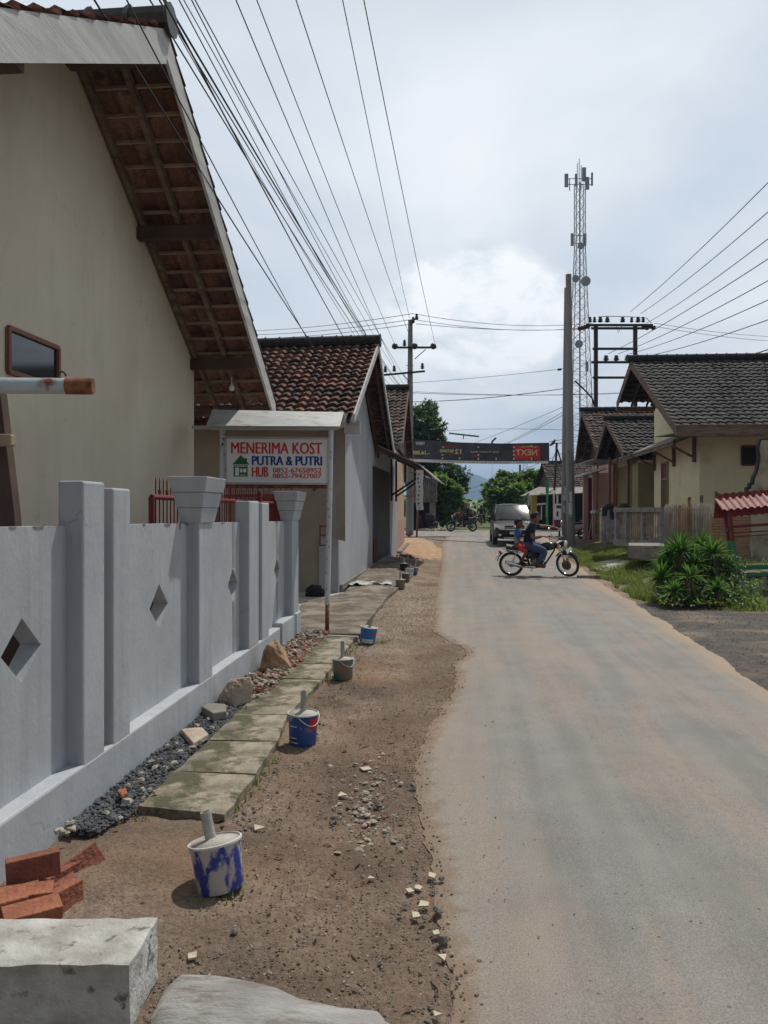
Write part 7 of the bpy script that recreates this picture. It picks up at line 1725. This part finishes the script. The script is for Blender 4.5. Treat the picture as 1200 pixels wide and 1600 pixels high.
# ------------------------------------------------------------------ car
def car():
    Y = 30.4; c = P(804, 0, Y); t = thing('minivan', 'dark grey minivan with dusty windscreen driving towards the viewer', 'car', (c.x, c.y, hgt(5, 32) + .03), 0)
    t.rotation_euler = (0, 0, -R_(5.6)); I = Matrix.Identity(4)
    # local: -y forward. stations (y, [ (halfwidth, z) ... ]) ring from bottom to top for the body shell below the belt
    L_ = 4.1
    st = [(-.12, .62, .34, .50, .60, .62), (-.04, .74, .27, .58, .70, .735), (.10, .80, .24, .66, .78, .82), (.40, .825, .22, .72, .86, .90), (.95, .83, .21, .76, .96, 1.00), (1.25, .83, .20, .78, .99, 1.03), (2.2, .83, .20, .78, 1.00, 1.03), (3.3, .83, .21, .78, 1.00, 1.03), (3.85, .81, .26, .76, .98, 1.01), (4.02, .74, .34, .70, .93, .95)]
    m = mk(I); rg = []
    for (y, hw, zb, zm, zs, ztp) in st:
        half = [(hw * .86, zb), (hw * .985, zb + .12), (hw, zm), (hw * .975, zs - .02), (hw * .90, zs + (ztp - zs) * .5), (hw * .60, ztp)]
        ring = [V((x, y, z)) for x, z in half] + [V((-x, y, z)) for x, z in half[::-1]]
        rg.append([m.vert(p) for p in ring])
    n = len(rg[0])
    for a, b in zip(rg, rg[1:]):
        for i in range(n): m.f.append([a[i], a[(i + 1) % n], b[(i + 1) % n], b[i]])
    m.f += [rg[0], rg[-1][::-1]]
    o = m.build('body', 'car_paint', t, world=False, smooth=True); s = o.modifiers.new('sub', 'SUBSURF'); s.levels = s.render_levels = 2
    # roof and pillars
    cab = [(.98, .74, 1.0), (1.28, .71, 1.28), (1.62, .64, 1.56), (1.80, .60, 1.635), (2.6, .61, 1.685), (3.4, .60, 1.66), (3.75, .58, 1.60), (3.95, .68, 1.2), (4.0, .74, .98)]
    m = mk(I); prev = None
    for (y, hw, z) in cab[3:7]:
        r_ = [m.vert((hw * k, y, z - .05 * abs(k) ** 3)) for k in (-1, -.9, -.6, 0, .6, .9, 1)]
        if prev:
            for i in range(6): m.f.append([prev[i], prev[i + 1], r_[i + 1], r_[i]])
        prev = r_
    rp_ = m.build('roof', 'car_paint', t, world=False, smooth=True); so = rp_.modifiers.new('sol', 'SOLIDIFY'); so.thickness = .04
    m = mk(I)
    for s in (-1, 1):
        m.tube([(s * .76, .92, 1.0), (s * .71, 1.3, 1.30), (s * .63, 1.72, 1.60)], .034, 6)
        m.tube([(s * .60, 1.75, 1.60), (s * .62, 2.6, 1.65), (s * .60, 3.6, 1.61), (s * .72, 3.95, 1.05)], .035, 6); m.tube([(s * .80, 2.05, 1.02), (s * .63, 2.1, 1.63)], .04, 6); m.tube([(s * .80, 3.0, 1.02), (s * .63, 3.0, 1.64)], .04, 6)
    m.build('pillars', 'car_paint', rp_, world=False, smooth=True)
    m = mk(I)
    def wsf(u, v):
        y = .98 + .76 * v; hw = .73 - .12 * v; z = 1.02 + .585 * v + .03 * sin(pi * v); x = (2 * u - 1) * hw; return V((x, y - .07 * (1 - (2 * u - 1) ** 2), z))
    m.grid(wsf, 16, 8); m.build('windscreen', 'windshield', t, world=False, smooth=True)
    m = mk(I)
    for s in (-1, 1):
        m.face([(s * .80, 1.05, 1.01), (s * .80, 3.85, 1.01), (s * .615, 3.6, 1.6), (s * .625, 1.75, 1.6)])
    m.face([(-.7, 3.97, 1.0), (.7, 3.97, 1.0), (.58, 3.76, 1.58), (-.58, 3.76, 1.58)])
    m.build('side_windows', 'glass_dark', t, world=False)
    for s in (-1, 1):
        m = mk(I)
        m.grid(lambda u, v: V((s * (.40 + .40 * u), -.135 + .22 * u ** 2.2 + .06 * v, .66 + .15 * v + .08 * u * v - .02 * u)), 8, 5); m.build('headlight', 'head_lamp', t, world=False, smooth=True)
        m = mk(I); m.tube([(s * .82, 1.12, 1.02), (s * .92, 1.10, 1.06)], .02, 6); m.ball((s * .97, 1.1, 1.08), (.10, .06, .075), 12, 8); m.build('side_mirror', 'black_paint', t, world=False, smooth=True)
        m = mk(I); m.lathe([(.01, 0), (.05, .0), (.05, .03), (.01, .03)], (s * .58, -.15, .42), 14, Matrix.Rotation(R_(90), 3, 'X')); m.build('fog_lamp', 'head_lamp', t, world=False)
    m = mk(I); m.grid(lambda u, v: V(((2 * u - 1) * (.36 + .04 * v), -.105 - .02 * (1 - (2 * u - 1) ** 2) + .04 * v, .66 + .12 * v)), 8, 3); gr = m.build('grille', 'interior_dark', t, world=False)
    m = mk(I)
    for z in (.675, .715, .79): m.beam((-.38, -.115, z), (.38, -.115, z), .018, .014)
    m.beam((-.36, -.10, .81), (.36, -.10, .81), .03, .03); m.build('grille_bars', 'chrome', gr, world=False)
    m = mk(I); m.ball((0, -.14, .74), (.06, .015, .04), 12, 6); m.build('badge', 'chrome', gr, world=False, smooth=True)
    m = mk(I); m.box((0, -.13, .38), (1.05, .06, .14)); m.build('lower_intake', 'interior_dark', t, world=False, bevel=.02)
    m = mk(I); m.box((0, -.175, .30), (.85, .02, .045)); m.box((0, -.17, .50), (.40, .02, .11)); m.build('number_plate', 'plate_white', t, world=False)
    for (x, y) in ((-.74, .62), (.74, .62), (-.74, 3.25), (.74, 3.25)):
        m = mk(I); m.lathe([(.12, -.10), (.26, -.10), (.30, -.07), (.30, .07), (.26, .10), (.12, .10)], (x, y, .30), 24, Matrix.Rotation(R_(90), 3, 'Y')); w = m.build('wheel', 'tyre_rubber', t, world=False, smooth=True, auto=50)
        m = mk(I); m.lathe([(.01, -.102), (.19, -.104), (.20, .104), (.01, .102)], (x, y, .30), 18, Matrix.Rotation(R_(90), 3, 'Y')); m.build('rim', 'galv', w, world=False)
    m = mk(I)
    for x0 in (-.55, .05): m.tube([(x0, .95, 1.04), (x0 + .5, 1.0, 1.10)], .008, 4)
    m.build('wipers', 'black_metal', t, world=False)
    return t
car()
# ------------------------------------------------------------------ people
def skin_mesh(nodes, edges, radii, sub=2):
    me = bpy.data.meshes.new('s'); me.from_pydata([tuple(n) for n in nodes], edges, []); me.update()
    o = bpy.data.objects.new('s', me); COL.objects.link(o)
    md = o.modifiers.new('k', 'SKIN'); md.use_smooth_shade = True
    for i, r in enumerate(radii):
        sv = me.skin_vertices[0].data[i]; sv.radius = r if isinstance(r, tuple) else (r, r); sv.use_root = (i == 0)
    ms = o.modifiers.new('u', 'SUBSURF'); ms.levels = ms.render_levels = sub
    dg = bpy.context.evaluated_depsgraph_get(); e = bpy.data.meshes.new_from_object(o.evaluated_get(dg))
    vs = [v.co.copy() for v in e.vertices]; fs = [list(p.vertices) for p in e.polygons]
    bpy.data.objects.remove(o); bpy.data.meshes.remove(me); bpy.data.meshes.remove(e)
    return vs, fs
def chainmb(m, ch, sub=2):
    """ch: dict name->(pos, radius); list of name pairs"""
    names = list(ch[0]); vs, fs = skin_mesh([ch[0][k][0] for k in names], [(names.index(a), names.index(b)) for a, b in ch[1]], [ch[0][k][1] for k in names], sub)
    o = len(m.v)
    for v in vs: m.vert(v)
    m.f += [[i + o for i in f] for f in fs]
def hand(m, w, d, up, s=1.0):
    """palm at wrist w pointing d, five curled fingers"""
    d = V(d).normalized(); up = V(up); sd_ = d.cross(up).normalized(); up = sd_.cross(d)
    rot = Matrix((sd_, d, up)).transposed()
    m.ball(w + d * .045 * s, (.040 * s, .055 * s, .018 * s), 10, 8, rot=rot)
    for k, (o, l) in enumerate(((-.030, .060), (-.010, .072), (.010, .068), (.029, .052))):
        b = w + d * .085 * s + sd_ * o * s; m.tube([b - d * .02 * s, b + d * l * .45 * s - up * .006 * s, b + d * l * .75 * s - up * .026 * s, b + d * l * .70 * s - up * .048 * s], [.0095 * s, .009 * s, .008 * s, .006 * s], 6)
    b = w + d * .03 * s - sd_ * .034 * s; m.tube([b, b - sd_ * .02 * s + d * .028 * s - up * .01 * s, b - sd_ * .012 * s + d * .055 * s - up * .03 * s], [.012 * s, .010 * s, .007 * s], 6)
def person(label, loc, rz, J, skin='skin', shirt='navy_cloth', pants='denim', shoes='leather', s=1.0, sleeve=.75, shorts=False, sleevem=None, hair='hair', tilt=0, helmet=None, longs=False, barefoot=False):
    t = thing('person', label, 'person', loc, rz); t.rotation_euler = (tilt, 0, rz)
    j = {k: V(v) for k, v in J.items() if k != 'hs'}
    ra = .048 * s
    hd = j['head']; nk = j['neck']; fd = V(J.get('face', (1, 0, -.08))).normalized(); hs = J.get('hs', 1.0)
    B = {'pel': (j['pel'], .085 * s), 'bel': (j['pel'].lerp(j['neck'], .45), .075 * s), 'che': (j['pel'].lerp(j['neck'], .8), (.09 * s)), 'neck': (nk, .056 * s), 'skull': (nk.lerp(hd, .6), .055 * hs)}
    E = [('pel', 'bel'), ('bel', 'che'), ('che', 'neck'), ('neck', 'skull')]
    for sd in 'lr':
        B['sh' + sd] = (j['sh' + sd], .05 * s); B['el' + sd] = (j['el' + sd], .036 * s); B['wr' + sd] = (j['wr' + sd], .024 * s)
        B['mu' + sd] = (j['el' + sd].lerp(j['wr' + sd], .3), .038 * s)
        B['hi' + sd] = (j['hi' + sd], .078 * s); B['kn' + sd] = (j['kn' + sd], .052 * s); B['ca' + sd] = (j['kn' + sd].lerp(j['an' + sd], .35), .05 * s); B['an' + sd] = (j['an' + sd], .032 * s); B['to' + sd] = (j['to' + sd], .028 * s)
        E += [('che', 'sh' + sd), ('sh' + sd, 'el' + sd), ('el' + sd, 'mu' + sd), ('mu' + sd, 'wr' + sd), ('pel', 'hi' + sd), ('hi' + sd, 'kn' + sd), ('kn' + sd, 'ca' + sd), ('ca' + sd, 'an' + sd), ('an' + sd, 'to' + sd)]
    m = MB(); chainmb(m, (B, E))
    side = Z.cross(fd).normalized(); upv = fd.cross(side); R3 = Matrix((fd, side, upv)).transposed()
    h = .115 * hs
    def hf(q):
        x, y, z = q
        k = 1 - .30 * max(0, -z) ** 1.4           # jaw narrower
        fx = x * k * (1.0 if x < 0 else .96) + (.10 if z < -.35 and x > 0 else 0) * min(1, -z)
        if x > .75 and -.25 < z < .12 and abs(y) < .3: fx += .06 * (1 - abs(y) / .3)
        if x > .5 and .08 < z < .3 and .15 < abs(y) < .6: fx -= .05
        return V((fx, y * k, z))
    m.ball(hd, (.097 * hs, .078 * hs, h), 22, 18, rot=R3, fn=hf)
    for sd in (-1, 1): m.ball(hd + side * sd * .078 * hs - upv * .008, (.020 * hs, .008 * hs, .030 * hs), 8, 6, rot=R3)
    m.tube([hd + fd * .088 * hs + upv * .016 * hs, hd + fd * .099 * hs - upv * .014 * hs, hd + fd * .092 * hs - upv * .024 * hs], [.008 * hs, .014 * hs, .009 * hs], 6)
    for sd in 'lr':
        d = (j['wr' + sd] - j['el' + sd]); hdv = V(J.get('hd' + sd, tuple(d)))
        hand(m, j['wr' + sd], hdv, V(J.get('hu' + sd, (0, 0, 1))), s * 1.02)
    bo = m.build('body', skin, t, world=False, smooth=True)
    m = MB()
    for sd in (-1, 1): m.ball(hd + fd * .083 * hs + side * sd * .030 * hs + upv * .018 * hs, (.006, .012 * hs, .006 * hs), 8, 6, rot=R3)
    m.tube([hd + fd * .090 * hs - upv * .050 * hs + side * .022 * hs, hd + fd * .097 * hs - upv * .050 * hs, hd + fd * .090 * hs - upv * .050 * hs - side * .022 * hs], .0035, 5)
    m.build('face_features', 'ash_black', bo, world=False, smooth=True)
    # hair cap
    m = MB()
    def hrf(q):
        if q.x > .35 and q.z < .45: return V((.3, q.y * .8, q.z * .8))
        if q.z < -.25: return V((q.x * .85, q.y * .85, -.25 + (q.z + .25) * .3))
        return q * (1 + .05 * NZ.noise(q * 9))
    if not helmet:
        m.ball(hd + upv * .014 * hs - fd * .008, (.104 * hs, .086 * hs, .120 * hs), 22, 16, rot=R3, fn=hrf); m.build('hair', hair, t, world=False, smooth=True)
    else:
        m.ball(hd + upv * .01, (.135 * hs, .12 * hs, .135 * hs), 18, 12, rot=R3, fn=lambda q: V((q.x, q.y, max(q.z, -.55)))); m.build('helmet', helmet, t, world=False, smooth=True)
    # shirt
    p0 = j['pel'] + V((0, 0, .0)); sx = .125 * s
    n2_ = nk - (nk - p0).normalized() * .03 * s
    S_ = {'a': (p0 - (nk - p0) * .06, (.135 * s, .105 * s)), 'b': (p0.lerp(nk, .3), (.135 * s, .105 * s)), 'c': (p0.lerp(nk, .65), (.150 * s, .118 * s)), 'd': (p0.lerp(nk, .85), (.115 * s, .085 * s)), 'n': (nk, .068 * s)}
    ES = [('a', 'b'), ('b', 'c'), ('c', 'd'), ('d', 'n')]
    SL, EL = {}, []
    for sd in 'lr':
        S_['s' + sd] = (j['sh' + sd], .070 * s); S_['e' + sd] = (j['sh' + sd].lerp(j['el' + sd], sleeve), .062 * s); ES += [('d', 's' + sd), ('s' + sd, 'e' + sd)]
        if longs: S_['w' + sd] = (j['el' + sd], .05 * s); S_['x' + sd] = (j['wr' + sd], .036 * s); ES += [('e' + sd, 'w' + sd), ('w' + sd, 'x' + sd)]
    m = MB(); chainmb(m, (S_, ES)); so_ = m.build('shirt', shirt, t, world=False, smooth=True)
    if sleevem:
        for sd in 'lr':
            m = MB(); a, b = j['sh' + sd], j['sh' + sd].lerp(j['el' + sd], sleeve + .06); nn_ = j['sh' + sd].lerp(j['neck'], .35)
            m.tube([nn_, a, a.lerp(b, .5), b], [.055 * s, .082 * s, .075 * s, .066 * s], 12); m.build('sleeve', sleevem, so_, world=False, smooth=True)
    # trousers
    T_ = {'p': (j['pel'], (.135 * s, .11 * s)), 'q': (j['pel'].lerp(nk, .14), (.125 * s, .10 * s))}; ET = [('p', 'q')]
    for sd in 'lr':
        T_['h' + sd] = (j['hi' + sd], .098 * s); T_['m' + sd] = (j['hi' + sd].lerp(j['kn' + sd], .5), .088 * s); T_['k' + sd] = (j['kn' + sd], .070 * s); ET += [('p', 'h' + sd), ('h' + sd, 'm' + sd), ('m' + sd, 'k' + sd)]
        if not shorts:
            T_['c' + sd] = (j['kn' + sd].lerp(j['an' + sd], .45), .066 * s); T_['a' + sd] = (j['kn' + sd].lerp(j['an' + sd], .93), .056 * s); ET += [('k' + sd, 'c' + sd), ('c' + sd, 'a' + sd)]
    m = MB(); chainmb(m, (T_, ET)); m.build('shorts' if shorts else 'trousers', pants, t, world=False, smooth=True)
    if shoes:
        for sd in 'lr':
            m = MB(); a, b = j['an' + sd], j['to' + sd]; d = (b - a).normalized()
            m.tube([a - d * .045 * s - Z * .03 * s, a - Z * .01 * s, a.lerp(b, .5) - Z * .005 * s, b, b + d * .03 * s], [.032 * s, .045 * s, .045 * s, .042 * s, .022 * s], 10); m.build('shoe', shoes, t, world=False, smooth=True)
    return t
B0 = bike.location; bang = bike.rotation_euler.z; TL = R_(6)
# driver: far (left) arm stretched to the far grip, near (right) hand low on the near grip
drv = person('man in a navy t-shirt and jeans riding the old black motorcycle', B0, bang, dict(
    pel=(.36, 0, .74), neck=(.50, 0, 1.235), head=(.565, 0, 1.36), face=(1, -.10, -.12), hs=1.12,
    shr=(.49, -.17, 1.15), elr=(.50, -.29, .92), wrr=(.735, -.355, .985), hdr=(.5, .1, -.05), shl=(.50, .17, 1.16), ell=(.74, .28, 1.13), wrl=(1.00, .26, 1.11), hdl=(.6, .15, -.3),
    hir=(.40, -.10, .72), knr=(.78, -.19, .64), anr=(.60, -.19, .31), tor=(.76, -.21, .275), hil=(.40, .10, .72), knl=(.78, .19, .64), anl=(.60, .19, .31), tol=(.76, .21, .275)), tilt=TL, sleeve=.62, s=1.13)
m = MB(); m.grid(lambda u, v: V((.60 + .06 * u, -.16 + .07 * u, .99 + .14 * v)), 5, 5); pr_ = m.build('shirt_print', 'yellow_print', drv, world=False)
sw_ = pr_.modifiers.new('wrap', 'SHRINKWRAP'); sw_.target = [c for c in drv.children if c.name.startswith('shirt')][0]; sw_.offset = .004; sw_.wrap_mode = 'OUTSIDE_SURFACE'
person('boy in a grey shirt with blue sleeves and red shorts riding pillion', B0, bang, dict(
    pel=(.13, 0, .745), neck=(.15, 0, 1.12), head=(.18, -.01, 1.225), face=(1, -.25, -.1), hs=1.0,
    shr=(.15, -.125, 1.06), elr=(.20, -.19, .86), wrr=(.37, -.18, .76), hdr=(1, .1, -.3), shl=(.15, .125, 1.06), ell=(.25, .2, .92), wrl=(.38, .15, .88), hdl=(1, -.3, 0),
    hir=(.15, -.08, .72), knr=(.37, -.20, .60), anr=(.235, -.20, .37), tor=(.33, -.22, .32), hil=(.15, .08, .72), knl=(.37, .20, .60), anl=(.235, .20, .37), tol=(.33, .22, .32)), tilt=TL, s=.78, shirt='grey_cloth', sleevem='blue_cloth', pants='red_cloth', shorts=True, shoes='black_cloth', skin='skin_dark', sleeve=.6)
# scooter riders
person('bald man in dark blue jacket driving the dark scooter across the junction', scoot.location, scoot.rotation_euler.z, dict(
    pel=(.28, 0, .87), neck=(.34, 0, 1.38), head=(.40, 0, 1.52), face=(1, .3, -.1),
    shr=(.34, -.19, 1.30), elr=(.52, -.28, 1.08), wrr=(.82, -.32, 1.06), shl=(.34, .19, 1.30), ell=(.52, .28, 1.08), wrl=(.82, .32, 1.06),
    hir=(.32, -.10, .84), knr=(.70, -.16, .78), anr=(.72, -.12, .40), tor=(.88, -.12, .36), hil=(.32, .10, .84), knl=(.70, .16, .78), anl=(.72, .12, .40), tol=(.88, .12, .36)), shirt='navy_cloth', pants='black_cloth', shoes='black_cloth', longs=True, hair='skin')
person('small child in a red top standing in front of the scooter driver', scoot.location, scoot.rotation_euler.z, dict(
    pel=(.68, 0, .80), neck=(.72, 0, 1.11), head=(.74, 0, 1.22), face=(1, .3, -.1), hs=.85,
    shr=(.71, -.10, 1.06), elr=(.82, -.16, .98), wrr=(.92, -.12, 1.03), shl=(.71, .10, 1.06), ell=(.82, .16, .98), wrl=(.92, .12, 1.03),
    hir=(.68, -.06, .76), knr=(.72, -.07, .56), anr=(.74, -.07, .38), tor=(.83, -.07, .35), hil=(.68, .06, .76), knl=(.72, .07, .56), anl=(.74, .07, .38), tol=(.83, .07, .35)), s=.62, shirt='red_cloth', pants='red_cloth', shoes='black_cloth', longs=True)
rd = dict(pel=(.28, 0, .87), neck=(.34, 0, 1.40), head=(.38, 0, 1.54), shr=(.34, -.21, 1.32), elr=(.50, -.34, 1.10), wrr=(.84, -.34, 1.06), shl=(.34, .21, 1.32), ell=(.50, .34, 1.10), wrl=(.84, .34, 1.06),
    hir=(.32, -.13, .84), knr=(.68, -.26, .78), anr=(.66, -.20, .36), tor=(.82, -.20, .33), hil=(.32, .13, .84), knl=(.68, .26, .78), anl=(.66, .20, .36), tol=(.82, .20, .33))
person('distant rider in black seen from behind, heading away down the road', scoot2.location, scoot2.rotation_euler.z, rd, shirt='black_cloth', pants='black_cloth', shoes='black_cloth', longs=True, s=1.15, helmet='black_cloth')
person('distant rider in a red jacket, left of the rider in black', scoot4.location, scoot4.rotation_euler.z, rd, shirt='red_cloth', pants='black_cloth', shoes='black_cloth', longs=True, helmet='white_plastic')

# ------------------------------------------------------------------ haze
m = MB(); m.hexa([V((-3700, -400, -9)), V((3700, -400, -9)), V((3700, 4700, -9)), V((-3700, 4700, -9)), V((-3700, -400, 190)), V((3700, -400, 190)), V((3700, 4700, 190)), V((-3700, 4700, 190))])
hm = bpy.data.materials.new('haze_air'); hm.use_nodes = True; nt = hm.node_tree; nt.nodes.clear()
o_ = nn(nt, 'ShaderNodeOutputMaterial'); pv = nn(nt, 'ShaderNodeVolumePrincipled'); pv.inputs['Density'].default_value = .00040; pv.inputs['Color'].default_value = (.42, .64, .98, 1)
lk(nt, pv.outputs[0], o_.inputs['Volume']); M['haze_air'] = hm
tag(m.build('haze', 'haze_air'), 'thin bluish haze over the whole valley', 'haze', kind='stuff')
